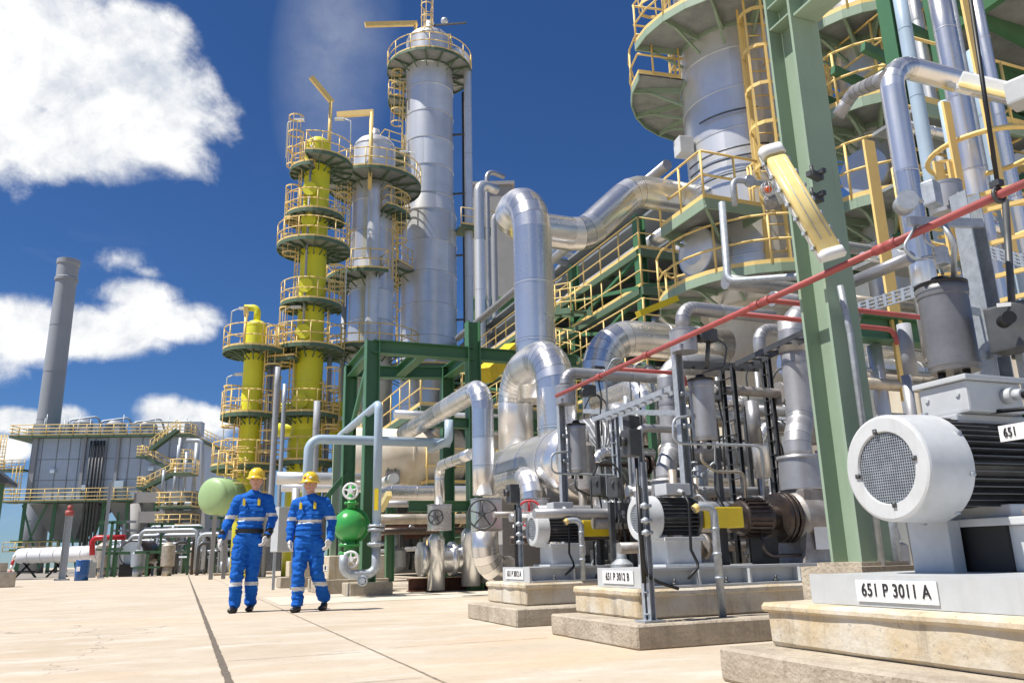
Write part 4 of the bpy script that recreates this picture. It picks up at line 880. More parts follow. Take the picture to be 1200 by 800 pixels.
# ================================================================== DISTANT COLUMNS
def at_h(c, py, toward=0.0):
    q = Vector((c[0], c[1], 5)) - FW*toward; return slide(q, 'z', py=py).z
def davit(parent, base, h, arm, m='yellow', w=.12):
    mb = MB(); top = base+Vector((0,0,h)); mb.cyl(base, top, w*.55, seg=8); mb.beam(top-arm.normalized()*w*.5, top+arm, w, w*1.5); mb.build('davit', m, parent)
def lamp_pole(parent, p, h, dirv):
    mb = MB(); mb.tube([p, p+Vector((0,0,h)), p+Vector((0,0,h+.15))+dirv*.4], .03, 6, .1); mb.box(p+Vector((0,0,h+.13))+dirv*.6, (.5,.2,.1), math.atan2(dirv.y, dirv.x)); mb.build('lamp', 'lamp_body', parent)
RT = Vector((FW.y, -FW.x, 0))     # to the right as seen from the yard
def col_at(px, py, d): p = atD(px, py, d); return (p.x, p.y), mpp(p)
def tall_silver():
    c, k = col_at(502, 440, 45); t = thing('distillation_column', 'tallest slim silver column with round railed platform and yellow davit on top', 'column', (c[0],c[1],0))
    z_top = at_h(c, 62); r1 = 27*mpp((c[0],c[1],z_top)); r2 = 32.5*mpp((c[0],c[1],at_h(c,320)))
    shell(t, c, [(at_h(c,600), r2), (at_h(c,256), r2), (at_h(c,236), r1), (z_top+.6, r1)], 'alu_far', 40, 1.9, ridge=.03)
    m = MB(); m.dome(Vector((c[0],c[1],z_top+.6)), (0,0,1), r1, .8, 32, 5); m.cyl((c[0],c[1],z_top+1.2),(c[0],c[1],z_top+2.2),.3,seg=14); m.ball((c[0]+1,c[1],z_top+2.6),.25); m.build('head','alu_far',t)
    ring_platform(t, c, at_h(c,62,r1+.6), r1+.05, r1+1.2, -180, 180, .032, 'sage_dark', False, 1.2)
    z = at_h(c, 62, r1+.6); P = Vector((c[0],c[1],z))
    davit(t, P - RT*(r1*.55) - FW*r1*.5, 3.1, -RT*3.0-FW*1.2+Vector((0,0,-.9)), w=.2)
    m = MB(); zt = z+2.0; rail_line(m, [P+RT*.2+Vector((0,0,1.3))-FW*.6, P+RT*1.4+Vector((0,0,1.3))-FW*.6, P+RT*1.4+Vector((0,0,1.3))+FW*.6], r=.03); m.bb(P.x-.8,P.x+1.4,P.y-.8,P.y+.6,z+1.2,z+1.28); m.build('top_railing','yellow',t)
    caged_ladder(t, c, -8, r1*.1+.6, z, z+4.0, .032)
    # side platforms on the left with cages
    def side(py, th0, th1, w=1.3): zz = at_h(c, py); rr = r2 if py > 246 else r1; ring_platform(t, c, zz, rr+.05, rr+w, th0, th1, .032, 'sage_dark', True, 1.0); return zz
    z1 = side(100+20, -150, -75, 1.1); z2 = side(186, -140, -60, 1.6); z3 = side(262, -120, -60, 1.1); z4 = side(326, -125, -30, 1.7)
    caged_ladder(t, c, -82, r1, z2, z1+1.1, .032); caged_ladder(t, c, -80, r2, z4, z3+3.2, .032); caged_ladder(t, c, -78, r2, at_h(c,420), z4+1, .032)
    side(440, -100, 60, 1.4)
    # overhead line down the right side
    m = MB(); rp = Vector((c[0],c[1],0)) + RT*(r1+.95) - FW*.2; zz = at_h(c, 80)
    b0 = Vector((rp.x,rp.y,at_h(c,240))); q = Vector((c[0],c[1],0))+RT*(r2+.75)-FW*.2
    m.tube([Vector((c[0],c[1],z+1.4)), Vector((rp.x,rp.y,z+1.4)), b0, Vector((q.x,q.y,b0.z-1.6)), Vector((q.x,q.y,4))], .24, 14, .9, band=3); m.build('overhead_line', 'alu_far', t)
    m = MB(); q2 = Vector((c[0],c[1],0))+RT*(r2+.45)+FW*.8; m.cyl((q2.x,q2.y,2),(q2.x,q2.y,z-1),.12,seg=8)
    for i in range(9): zz = 6+i*4; m.beam(Vector((c[0],c[1],zz)), Vector((q.x,q.y,zz)), .1,.1)
    m.build('pipe_guide', 'darksteel', t)
    zp = at_h(c, 272); P = Vector((c[0],c[1],zp)) + RT*(r2+1.1)
    m = MB(); m.box(P+Vector((0,0,-.06)), (2.2,1.6,.12)); m.build('bracket_deck', 'sage_dark', t); m = MB(); rail_line(m, [P+Vector((-1.1,-.8,0)),P+Vector((1.1,-.8,0)),P+Vector((1.1,.8,0))], r=.03); m.build('railing','yellow',t)
    return c, r2
TS, TSR = tall_silver()
def mid_silver():
    c, k = col_at(434, 400, 41); t = thing('distillation_column', 'shorter silver column left of the tallest one, with yellow swing davit', 'column', (c[0],c[1],0))
    ztop = at_h(c, 192); r1 = 24*mpp((c[0],c[1],ztop))
    shell(t, c, [(at_h(c,600), r1*1.03), (at_h(c,345), r1*1.03), (ztop+.9, r1)], 'alu_far', 36, 1.7, ridge=.03)
    m = MB(); m.dome(Vector((c[0],c[1],ztop+.9)), (0,0,1), r1, .7, 30, 5); m.cyl((c[0],c[1],ztop+1.4),(c[0],c[1],ztop+2.1),.25,seg=12); m.build('head','alu_far',t)
    ring_platform(t, c, at_h(c,203,r1+.5), r1+.05, r1+1.45, -180, 180, .032, 'sage_dark', False, 1.1)
    z = at_h(c, 203, r1+.5); P = Vector((c[0],c[1],z)); davit(t, P-FW*(r1+.6)+RT*.1+Vector((0,0,-1.0)), 4.6, -RT*1.9+Vector((0,0,-.1)), w=.2)
    lamp_pole(t, P-RT*1.0, 2.2, RT); lamp_pole(t, P+RT*2.2+FW*.4, 2.2, -RT)
    caged_ladder(t, c, -75, r1, at_h(c,332), z, .03); caged_ladder(t, c, 60, r1, at_h(c,332), at_h(c,240), .03)
    for py, a0, a1, w in ((332,-140,20,1.3),(255,20,80,.9),(416,-120,80,1.4)): ring_platform(t, c, at_h(c,py), r1+.05, r1+w, a0, a1, .032, 'sage_dark', True, 1.0)
    m = MB(); b = Vector((c[0],c[1],0))+RT*.3-FW*(r1+.35); m.tube([b+Vector((0,0,at_h(c,560))), b+Vector((0,0,at_h(c,232))), b+Vector((0,0,at_h(c,228)))+FW*1], .34, 16, .5, band=2.5); m.build('riser_pipe','alu_far',t)
    m = MB(); b = Vector((c[0],c[1],0))-RT*(r1+.25)-FW*.2; m.cyl(b+Vector((0,0,3)), b+Vector((0,0,at_h(c,345))), .14, seg=8); m.build('down_pipe','stack',t)
mid_silver()
def yellow_tall():
    c, k = col_at(357, 540, 37); t = thing('distillation_column', 'tall lime yellow column ringed by many railed platforms with slanting davit on top', 'column', (c[0],c[1],0))
    zt = at_h(c,172); r1 = 14.5*mpp((c[0],c[1],zt)); r2 = 17*mpp((c[0],c[1],5)); rm = at_h(c,395)
    shell(t, c, [(.0, r2*1.22),(at_h(c,520), r2*1.2),(at_h(c,505), r2),(rm, r2),(rm+.4, r1),(zt, r1)], 'lime', 32, 2.6)
    m = MB(); m.dome(Vector((c[0],c[1],zt)), (0,0,1), r1, r1*.75, 28, 5); m.build('head','lime',t)
    for py, a0, a1, w in ((192,-120,-10,.7),(184,-20,150,1.15),(247,-150,115,.8),(283,-170,170,1.12),(352,-140,120,.82),(405,-160,160,1.0),(484,-165,150,.85),(540,-60,90,.8)):
        ring_platform(t, c, at_h(c,py,r1+.4), (r1 if py<395 else r2)+.04, r1+w, a0, a1, .028, 'sage_dark', True, .9)
    P = Vector((c[0],c[1],at_h(c,184))); davit(t, P+RT*.55, 3.2, -RT*.95-FW*.5+Vector((0,0,1.1)), w=.17)
    for py, sgn in ((184,1),(184,-1),(290,1),(360,1),(430,-1)): lamp_pole(t, Vector((c[0],c[1],at_h(c,py)))+RT*sgn*(r1+1.0), 2.0, -RT*sgn)
    for a, b, th in ((247,180,-75),(283,247,-70),(352,283,-72),(405,352,80),(484,405,-68),(560,484,75),(520,470,70)):
        caged_ladder(t, c, th, r1, at_h(c,a), at_h(c,b)+.9, .03)
    m = MB(); b = Vector((c[0],c[1],0))-FW*(r1+.22)-RT*.12; m.cyl(b+Vector((0,0,at_h(c,405))), b+Vector((0,0,at_h(c,180))), .06, seg=8); b2 = Vector((c[0],c[1],0))+RT*(r1+.3)+FW*.2; m.cyl(b2+Vector((0,0,1)), b2+Vector((0,0,at_h(c,405))), .11, seg=8); m.build('riser_line','stack',t)
    m = MB()
    for py in (232,268,343,396,476): zz = at_h(c,py-2); q = Vector((c[0],c[1],zz))-FW*(r1-.05)-RT*.1; m.lathe(q, -FW, [(0,.3),(.28,.3),(.28,.36),(.34,.36)], 16)
    m.build('manhole','lime',t)
    # horizontal lime drums behind the foot
    for py, x0, x1 in ((481,318,412),(503,318,405)):
        a = atD(x0,py,38.5); b = atD(x1,py,38.5); b.z = a.z; m = MB(); m.tube([a,b], .36, 20, band=1.2, ridge=.06)
        for q in (.0,.35,.62,1): m.cyl(a.lerp(b,q)-(b-a).normalized()*.06, a.lerp(b,q)+(b-a).normalized()*.06, .46, seg=20)
        solo(m, 'exchanger', 'lime', 'lime yellow horizontal exchanger shell behind the tall yellow column, %s one' % ('upper' if py < 490 else 'lower'), 'vessel', 'lime yellow exchangers')
yellow_tall()
def yellow_short():
    c, k = col_at(290, 555, 36); t = thing('distillation_column', 'short lime yellow column at the left of the plant with three railed platforms', 'column', (c[0],c[1],0))
    zt = at_h(c,382); r1 = 11.5*mpp((c[0],c[1],zt))
    shell(t, c, [(0, r1*1.1),(at_h(c,530), r1*1.08),(zt, r1)], 'lime', 28, 2.4)
    m = MB(); m.dome(Vector((c[0],c[1],zt)), (0,0,1), r1, r1*.6, 26, 4); m.tube([Vector((c[0],c[1],zt+.2)),Vector((c[0],c[1],zt+.9)),Vector((c[0],c[1],zt+.9))-RT*.6],.16,12,.25); m.build('head','lime',t)
    for py, a0, a1, w in ((408,-150,150,.95),(415,60,160,1.5),(485,-150,80,.85),(546,-160,60,1.1)): ring_platform(t, c, at_h(c,py,.8), r1+.04, r1+w, a0, a1, .028, 'sage_dark', True, .8)
    P = Vector((c[0],c[1],at_h(c,405))); davit(t, P-RT*.45-FW*.2, 1.5, Vector((0,0,.35))-RT*.05, w=.14)
    for py, s_ in ((405,-1),(405,1),(484,-1),(545,-1)): lamp_pole(t, Vector((c[0],c[1],at_h(c,py)))+RT*s_*(r1+.75), 1.7, RT)
    for a, b, th in ((485,408,60),(546,485,60),(600,546,50),(560,500,-60)): caged_ladder(t, c, th, r1, at_h(c,a), at_h(c,b)+.9, .028)
    for dx in (0.72, .95): 
        m = MB(); b = Vector((c[0],c[1],0))+RT*dx; m.cyl(b, b+Vector((0,0,at_h(c,408))), .11, seg=8); m.build('down_pipe','stack',t)
yellow_short()
# concrete building and green shed behind
def behind():
    t = thing('concrete_building', 'plain grey concrete building behind the tallest silver column', 'building', atD(600,660,62))
    m = MB(); a = atD(548,400,62); b = atD(604,400,62); zt = slide(a,'z',py=218).z; e = (b-a); e.z=0; n = FW
    m.box((a+b)/2*1.0 + Vector((0,0,zt/2-(a.z+b.z)/2)) + FW*5, (e.length,10,zt), math.atan2(e.y,e.x)); m.build('wall','wall_conc',t)
    m = MB(); m.box(Vector(((a.x+b.x)/2,(a.y+b.y)/2,zt+.15))+FW*5, (e.length+.5,10.4,.3), math.atan2(e.y,e.x)); m.build('parapet','wall_conc',t)
    K['gsheet'] = mat('green_corrugated_sheet', (.16,.33,.12), .5, 0, .8, .06, streak=.1, spots=(.2,.25,.15))
    a = atD(552,372,50); b = atD(612,345,50); z0, z1 = slide(a,'z',py=402).z, slide(a,'z',py=352).z; m = MB(); e = b-a; e.z = 0; n = 40
    for i in range(n):
        p = a+e*((i+.5)/n); o = FW*(.06 if i%2 else 0); m.box(Vector((p.x,p.y,(z0+z1)/2))+o, (e.length/n,.12,z1-z0), math.atan2(e.y,e.x))
    m.box(Vector(((a.x+b.x)/2,(a.y+b.y)/2,z1+.1))+FW*1.5, (e.length+.6,3.4,.15), math.atan2(e.y,e.x)); m.box(Vector(((a.x+b.x)/2,(a.y+b.y)/2,(z0+z1)/2))+FW*1.7, (e.length,3,z1-z0-.01), math.atan2(e.y,e.x))
    solo(m,'shed','gsheet','green corrugated shed high up behind the big silver vertical pipe','shed')
behind()
# ================================================================== PIPE RACK STRUCTURES
def deck_level(parent, x0, x1, y0, y1, z, rails=True, rim='sage_dark', joist=2.5, rr=.026, sides='wsn'):
    m = MB(); m.bb(x0,x1,y0,y1,z-.04,z); m.m = 1
    for y in (y0,y1): m.beam((x0,y,z-.16),(x1,y,z-.16),.14,.24)
    for x in (x0,x1): m.beam((x,y0+.1,z-.15),(x,y1-.1,z-.15),.12,.2)
    y = y0+joist
    while y < y1-.3: m.beam((x0,y,z-.13),(x1,y,z-.13),.1,.16); y += joist
    d = m.build('deck', ['grate', rim], parent)
    if rails:
        r = MB()
        if 'w' in sides: rail_line(r, [(x0,y0,z),(x0,y1,z)], r=rr)
        if 's' in sides: rail_line(r, [(x0+.02,y0,z),(x1,y0,z)], r=rr)
        if 'n' in sides: rail_line(r, [(x0+.02,y1,z),(x1,y1,z)], r=rr)
        r.build('railing','yellow',d)
    return d
def stair(parent, a, b, w=.8, side=Vector((1,0,0)), rr=.024):
    m = MB(); a, b = Vector(a), Vector(b); L = b-a; n = max(3,int(abs(L.z)/.22))
    for s_ in (0, w): m.beam(a+side*s_, b+side*s_, .04, .2)
    for i in range(n): p = a+L*((i+.5)/n); q = m.box(p+side*(w/2), (w if abs(side.x)>.5 else .25, .25 if abs(side.x)>.5 else w, .03))
    st = m.build('stair','sage_dark',parent); r = MB()
    for s_ in (0,w):
        for h in (.5,1.0): r.cyl(a+side*s_+Vector((0,0,h)), b+side*s_+Vector((0,0,h)), rr, seg=6)
        for i in range(5): p = a+L*(i/4)+side*s_; r.cyl(p, p+Vector((0,0,1)), rr, seg=6)
    r.build('railing','yellow',st)
def mid_rack():
    X0, X1, Y0, Y1 = 12.6, 19.0, 20.5, 46
    t = thing('pipe_rack', 'dark green multi-level steel rack with yellow railed walkways behind the arching silver pipe', 'structure', (15.5, 28, 0))
    levels = []
    for px, py in ((760,283),(760,330),(760,385),(760,440),(760,500)):
        z = atX(px, py, X0).z; levels.append(z)
    for i, z in enumerate(levels): deck_level(t, X0, X1, Y0, Y1, z, True)
    m = MB()
    for y in (Y0+.2, Y0+5, Y0+10, Y0+15, Y0+20, Y1-.4):
        for x in (X0+.15, (X0+X1)/2, X1-.15): m.ibeam((x,y,0),(x,y,levels[0]+ (1.2 if y<Y0+12 else 0)), .3,.3,.02,.014)
    m.build('post','green',t)
    m = MB()
    for i in range(len(levels)-1):
        for y in (Y0+.2,Y0+5,Y0+10,Y0+15): m.beam((X0+.05,y,levels[i+1]),(X0+.05,y+5,levels[i]-.2),.12,.12); m.beam((X0+.07,y+5,levels[i+1]),(X0+.07,y,levels[i]-.2),.1,.1)
    for i in range(len(levels)-1): m.beam((X0,Y0+.05,levels[i+1]),(X1,Y0+.05,levels[i]-.2),.12,.12)
    m.build('bracing','green',t)
    for i in range(2):
        y = Y0+3; stair(t, (X0-1.0,y+i*1.0,levels[i+1]), (X0-1.0,y+5,levels[i]), .8)
    # slanted roof lights: long flat canopies over the decks
    m = MB()
    for x in (X0+1.5, X0+3.6): m.bb(x,x+1.3,Y0+1,Y1-2,levels[0]+2.1,levels[0]+2.2); m.bb(x,x+1.3,Y0+1,Y1-2,levels[0]+2.7,levels[0]+2.8)
    m.build('canopy','hopper',t)
    return X0, X1, Y0, Y1, levels
MX0, MX1, MY0, MY1, MLV = mid_rack()
# pipes and fin-fan bays on the rack
for i, (x, dz, r, m_) in enumerate(((13.4,.5,.22,'alu_far'),(14.2,.45,.16,'alu_dull'),(15.0,.6,.3,'alu_far'),(16.2,.5,.2,'stack'))):
    for j, z in enumerate(MLV[:4]):
        if (i+j) % 2: continue
        pipe('rack_pipe', [(x,MY0-.6-(i*.3),z+dz),(x,MY1,z+dz)], r, m_, 'long straight pipe along the dark green rack', 'pipes along the dark green rack', seg=14, band=2.5)
a = atD(692, 290, 19); b = atD(765, 250, 17); pipe('rack_pipe', [(12.2, 38, MLV[0]+1.6), (12.2, 18, MLV[0]+1.6)], .16, 'alu_dull', 'thin silver pipe running above the top walkway of the dark green rack', seg=14)
# upright pipes between the tall column and the rack
for i, (px, d, r, top) in enumerate(((566,40,.28,215),(585,44,.18,250),(647,30,.16,300),(655,32,.2,290),(664,34,.14,310),(577,42,.14,200))):
    c = atD(px, 600, d); zt = slide(c,'z',py=top).z
    pipe('riser_pipe', [(c.x,c.y,0),(c.x,c.y,zt),(c.x+1.2,c.y+.4,zt)], r, ('alu_far','stack','alu_dull')[i%3], 'slim upright bent-topped pipe behind the arching pipe', 'slim upright pipes behind the arch', seg=12, bend=.5, band=3)
# green yard frame at centre
def yard_frame():
    t = thing('portal_frame', 'dark green steel portal frame standing behind the two workers', 'structure', atD(480,690,15))
    A = atZ(420, 689, 0); A = Vector((A.x, A.y, 0))
    # corner posts: left pair and right pair
    p1 = atD(432, 600, 15.0); p2 = slide(p1, 'y', px=406); p3 = slide(p1, 'x', px=556); p4 = slide(p3, 'y', px=524)
    z = slide(p1, 'z', py=399).z
    m = MB(); P = [Vector((p.x,p.y,0)) for p in (p1,p2,p3,p4)]
    for i, p in enumerate(P): m.ibeam((p.x,p.y,.22 if i==0 else 0),(p.x,p.y,z+(.55 if i==2 else 0)), .26,.26,.02,.014)
    m.build('post','green',t)
    m = MB(); u = Vector((0,0,z-.13))
    m.ibeam(P[0]+u,P[2]+u,.26,.22,.018,.012); m.ibeam(P[1]+u,P[3]+u,.26,.22,.018,.012); m.ibeam(P[0]+u+Vector((0,.13,0)),P[1]+u,.26,.2,.018,.012); m.ibeam(P[2]+u+Vector((0,.13,0)),P[3]+u,.26,.22,.018,.012)
    mid = (P[0]+P[2])/2; m.ibeam(mid+u+Vector((0,.13,0)), (P[1]+P[3])/2+u-Vector((0,.13,0)), .22,.2,.018,.012)
    E = P[2]+u+Vector((0.13,0,-.0)); m.ibeam(E, E+Vector((2.2,0,0)), .26,.2,.018,.012)
    lo = Vector((0,0,z-1.55)); m.ibeam(P[2]+lo+Vector((.13,0,0)), P[2]+lo+Vector((2.4,0,0)), .26,.2,.018,.012); m.ibeam(P[2]+lo-Vector((.13,0,0)), P[2]+lo-Vector((.9,0,0)), .2,.18,.018,.012); m.ibeam(P[2]+lo-Vector((.13,0,1.6)), P[2]+lo-Vector((1.3,0,1.6)), .2,.18,.018,.012)
    m.build('beam','green',t)
    m = MB(); m.beam(P[1]+Vector((0,0,z-1.6)), P[1]+Vector((0,-2.0,z-.3)), .08,.1); m.beam(P[1]+Vector((-.9,.0,1.3)), P[1]+Vector((.0,0,2.4)), .1,.1); m.build('brace','green',t)
    f = MB(); concrete_block(f, P[0].x-.38, P[0].x+.38, P[0].y-.4, P[0].y+.38, 0, .22, .012, 9); tag(f.build('post_footing','conc_step'), 'concrete footing block under the nearest green frame post, behind the right worker', 'footing')
    return P, z
YP, YZ = yard_frame()
m = MB(); a = atD(388, 700, 17.5); m.beam((a.x,a.y,0),(a.x,a.y,slide(Vector((a.x,a.y,1)),'z',py=515).z),.12,.12); solo(m,'steel_post','sage','pale green post between the two workers\' helmets','post')
# light blue-grey pipes
def blue_pipes():
    L = lambda px, py, d=14.3: atD(px, py, d)
    a = L(357, 640); b = slide(a,'z',py=514); c = slide(b,'x',px=527)
    pipe('blue_pipe', [a,b,c], .085, 'lblue', 'light blue-grey pipe rising behind the right worker and turning right at the top', bend=.22, seg=18)
    a = L(441, 622, 14.0); b = slide(a,'z',py=473); c = slide(b,'y',px=398); d = slide(c,'z',py=600)
    pipe('blue_pipe', [a,b,c,d], .075, 'lblue', 'light blue-grey pipe bent over like a hairpin beside the green post', bend=.12, seg=18)
    a = L(526, 516, 14.6); c = slide(a, 'z', py=492); pipe('blue_pipe', [c, a, slide(a,'y',px=505), ], .08, 'lblue', 'short light blue-grey pipe bend below the green frame corner', bend=.1, seg=16)
    a = L(441, 640, 14.0); b = slide(a,'z',py=672); c = slide(b,'x',px=402); d = slide(c,'z',py=650)
    t = thing('drain_pipe', 'grey U-shaped drain pipe with flange below the green float vessel', 'pipe', (a.x,a.y,.1))
    m = MB(); m.tube([a,b,c,d], .075, 16, .16); m.build('tube','galv',t)
    m = MB(); q = L(441,616,14.0); m.flange(q,(0,0,1),.15,.035,8); m.flange(q-Vector((0,0,.06)),(0,0,1),.15,.035,8); m.cyl(q-Vector((0,0,.35)), q, .09, seg=16); m.flange(q-Vector((0,0,.3)),(0,0,1),.15,.035,8); m.build('flange','galv',t)
    m = MB(); q = L(441,585,13.93); m.beam(q-Vector((0,0,.18)), q+Vector((0,0,.18)), .07,.02, FW); m.build('flow_marker','yellow_bright',t)
    # green float vessel
    g = L(410, 615, 14.2); R_ = 18.5*mpp(g)
    t = thing('float_vessel', 'bright green spherical float vessel with white handwheels beside the right worker', 'vessel', (g.x,g.y,g.z-.6))
    m = MB(); m.ball(g, R_, 32, 20); m.cyl(g+FW*.0, g+FW*.35, R_*.98, seg=30); m.build('body','vgreen',t)
    m = MB(); m.flange(g+FW*.16, FW, R_*1.16, .06, 16); m.build('flange','vgreen',t)
    m = MB(); m.cyl(g+Vector((0,0,-R_-.25)), g+Vector((0,0,-R_+.05)), .09, seg=14); m.flange(g+Vector((0,0,-R_-.06)),(0,0,1),.18,.04,8); m.flange(g+Vector((0,0,-R_-.2)),(0,0,1),.18,.04,8); m.cyl(g+Vector((.02,0,R_-.05)), g+Vector((.02,0,R_+.42)), .07, seg=14); m.flange(g+Vector((.02,0,R_+.1)),(0,0,1),.13,.03,6); m.build('neck','vgreen',t)
    for px, py in ((411,575),(411,655),(425,680)):
        q = L(px,py,13.85); m = MB(); m.wheel(q, FW, .125 if py<680 else .07, .02, 5); m.cyl(q, q+FW*.3, .03, seg=8); m.build('handwheel','sign_white' if py<680 else 'galv',t)
    # foundations
    t = thing('concrete_plinth', 'stepped concrete foundation lettered 3016B behind the right worker', 'plinth', atZ(385,690,0))
    m = MB(); p = atZ(383, 696, 0); concrete_block(m, p.x-.1, p.x+1.2, p.y+.1, p.y+1.9, 0, .26, .012, 3); m.build('lower_step','conc_step',t)
    m = MB(); concrete_block(m, p.x+.05, p.x+1.15, p.y+.25, p.y+1.7, .262, .70, .015, 4); m.build('upper_block','conc_top',t)
    m = MB(); q = Vector((p.x+.045, p.y+.55, .47)); m.box(q,(.006,.44,.10)); sp = m.build('tag_plate','sign_white',t); text('3016B', q-Vector((.006,0,0)), (-1,0,0), .11, t, 'lettering', .75)
    t = thing('concrete_plinth', 'low pale concrete foundation beside the left worker\'s arm', 'plinth', atZ(338,690,0))
    m = MB(); p = atZ(328, 689, 0); concrete_block(m, p.x, p.x+.75, p.y, p.y+.9, 0, .25, .012, 6); m.build('lower_step','conc_step',t); m = MB(); concrete_block(m, p.x+.2,p.x+.7,p.y+.1,p.y+.8,.252,.62,.012,7); m.build('upper_block','conc_top',t)
blue_pipes()
# ================================================================== THE TWO WORKERS
K['skin'] = mat('skin', (.58,.34,.25), .5, 0, 14, .06, spec=.4)
K['blue_cloth'] = mat('royal_blue_cotton', (.015,.13,.50), .85, 0, 9, .10, col2=(.006,.095,.44), bump=.5, bscale=26, spec=.2)
K['reflex'] = mat('silver_reflective_tape', (.62,.64,.64), .4, .1, 40, .05)
K['helmet_y'] = mat('yellow_helmet_plastic', (.82,.56,.04), .3, 0, 9, .03)
K['glove_w'] = mat('white_work_glove', (.70,.69,.66), .85, 0, 24, .08, bump=.3)
K['leather'] = mat('black_boot_leather', (.018,.017,.017), .4, 0, 20, .1)
K['eye_white'] = mat('eye_white', (.7,.7,.68), .3, 0, 9, .02)
K['hair'] = mat('brown_hair', (.09,.055,.035), .7, 0, 60, .2)
K['lip'] = mat('lips', (.45,.19,.16), .5, 0, 30, .05)
def chain(mb, pts, step=.012):
    """pts: (x, y, z, r) or (x, y, z, rx, ry, rz) joints; fills the way between them with overlapping balls"""
    P = [tuple(p) if len(p) == 6 else (p[0],p[1],p[2],p[3],p[3],p[3]) for p in pts]
    for a, b in zip(P[:-1], P[1:]):
        L = math.dist(a[:3], b[:3]); n = max(1, int(L/step/2.2))
        for i in range(n+1):
            q = i/n; v = [a[k]+(b[k]-a[k])*q for k in range(6)]
            mb.ball(v[:3], 1, 10, 6, (v[3],v[4],v[5]))
def remesh(mb, vox, smooth=4, folds=None, xf=None):
    me = bpy.data.meshes.new('tmp'); me.from_pydata(mb.v, [], mb.f); o = bpy.data.objects.new('tmp', me); C.objects.link(o)
    md = o.modifiers.new('r', 'REMESH'); md.mode = 'VOXEL'; md.voxel_size = vox
    s_ = o.modifiers.new('s', 'SMOOTH'); s_.iterations = smooth; s_.factor = .5
    bpy.context.view_layer.update(); m2 = bpy.data.meshes.new_from_object(o.evaluated_get(bpy.context.evaluated_depsgraph_get()))
    bpy.data.objects.remove(o); bpy.data.meshes.remove(me)
    if folds:
        for v in m2.vertices: v.co += v.normal*folds(v.co)
    m2.polygons.foreach_set('use_smooth', [True]*len(m2.polygons)); return m2
def person(org, label, pose, face_dir=0.0, scale=1.0):
    ex, ey = RT, -FW
    rz = Matrix.Rotation(face_dir, 3, 'Z'); ex, ey = rz @ ex, rz @ ey
    MX = Matrix((ex, ey, Vector((0,0,1)))).transposed().to_4x4() @ Matrix.Scale(scale, 4)
    def put(me, name, mats, parent, fmat=None):
        idx = [fmat(p.center) for p in me.polygons] if fmat else None
        me.transform(MX); me.materials.clear()
        for q in mats: me.materials.append(K[q])
        if idx: me.polygons.foreach_set('material_index', idx)
        o = bpy.data.objects.new(name, me); C.objects.link(o)
        if parent is None: o.location = org
        else: o.parent = parent
        return o
    J = pose; sx = J['cx']           # shoulder-line centre x
    hz, hx = J['head'][2], J['head'][0]
    # body
    b = MB(); H = J['head']
    b.ball(H, 1, 24, 16, (.078,.095,.112)); b.ball((H[0],H[1]+.018,H[2]-.055),1,20,12,(.058,.072,.062)); b.ball((H[0],H[1]+.055,H[2]-.088),.026,10,6)
    b.ball((H[0],H[1]+.094,H[2]-.030),1,10,8,(.014,.020,.018)); b.ball((H[0],H[1]+.088,H[2]-.010),1,10,8,(.010,.014,.03))
    for s_ in (-1,1): b.ball((H[0]+s_*.080,H[1]-.005,H[2]-.02),1,10,8,(.012,.022,.034)); b.ball((H[0]+s_*.034,H[1]+.078,H[2]+.012),1,8,6,(.02,.012,.01))
    chain(b, [(H[0],H[1]-.02,H[2]-.08,.056),(sx,-.02,J['sz']+.0,.06)])
    chain(b, [(sx,0,J['sz']-.08,.12,.06,.05),(J['wx'],0,J['wz'],.12,.07,.08),(J['hx'],0,J['hz'],.12,.08,.09)],.05)
    for arm in J['arms']: chain(b, [(*arm[0],.045),(*arm[1],.036),(*arm[2],.028)],.02)
    for leg in J['legs']: chain(b, [(*leg[0],.075),(*leg[1],.05),(*leg[2],.036)],.03)
    body = put(remesh(b, .011, 2), 'person', ['skin'], None); tag(body, label, 'person')
    # face; pupils and brows oversized, their dark also gives eye-socket shade
    for s_ in (-1,1):
        m = MB(); m.ball((H[0]+s_*.031,H[1]+.079,H[2]-.002),1,10,6,(.016,.009,.009)); me = bpy.data.meshes.new('e'); me.from_pydata(m.v,[],m.f); eo = put(me,'eye',['eye_white'],body)
        m = MB(); m.ball((H[0]+s_*.031,H[1]+.086,H[2]-.002),1,8,6,(.008,.004,.008)); me = bpy.data.meshes.new('e'); me.from_pydata(m.v,[],m.f); put(me,'pupil',['black'],eo)
        m = MB(); m.ball((H[0]+s_*.032,H[1]+.086,H[2]+.017),1,10,6,(.023,.007,.006)); me = bpy.data.meshes.new('e'); me.from_pydata(m.v,[],m.f); put(me,'eyebrow',['hair'],body)
    m = MB(); m.ball((H[0],H[1]+.084,H[2]-.062),1,12,6,(.026,.009,.008)); me = bpy.data.meshes.new('e'); me.from_pydata(m.v,[],m.f); put(me,'mouth',['lip'],body)
    m = MB(); m.ball((H[0],H[1]-.022,H[2]+.02),1,20,12,(.086,.090,.085)); me = remesh(m,.012,1); put(me,'hair',['hair'],body)
    # helmet
    m = MB(); st = []; c = Vector((H[0],H[1]-.002,H[2]+.030)); n = 28
    prof = [(1.22,-.004),(1.24,.004),(1.03,.012),(1.0,.03),(.97,.06),(.86,.095),(.64,.124),(.34,.140),(.0,.145)]
    rg = []
    for f, z in prof:
        rg.append(m.add([c+Vector((math.cos(2*math.pi*i/n)*.108*f, math.sin(2*math.pi*i/n)*(.128*f + (.045 if (f > 1.1 and math.sin(2*math.pi*i/n) > .1) else 0)*math.sin(2*math.pi*i/n)), z - (.012 if (f>1.1 and math.sin(2*math.pi*i/n)>.5) else 0))) for i in range(n)]))
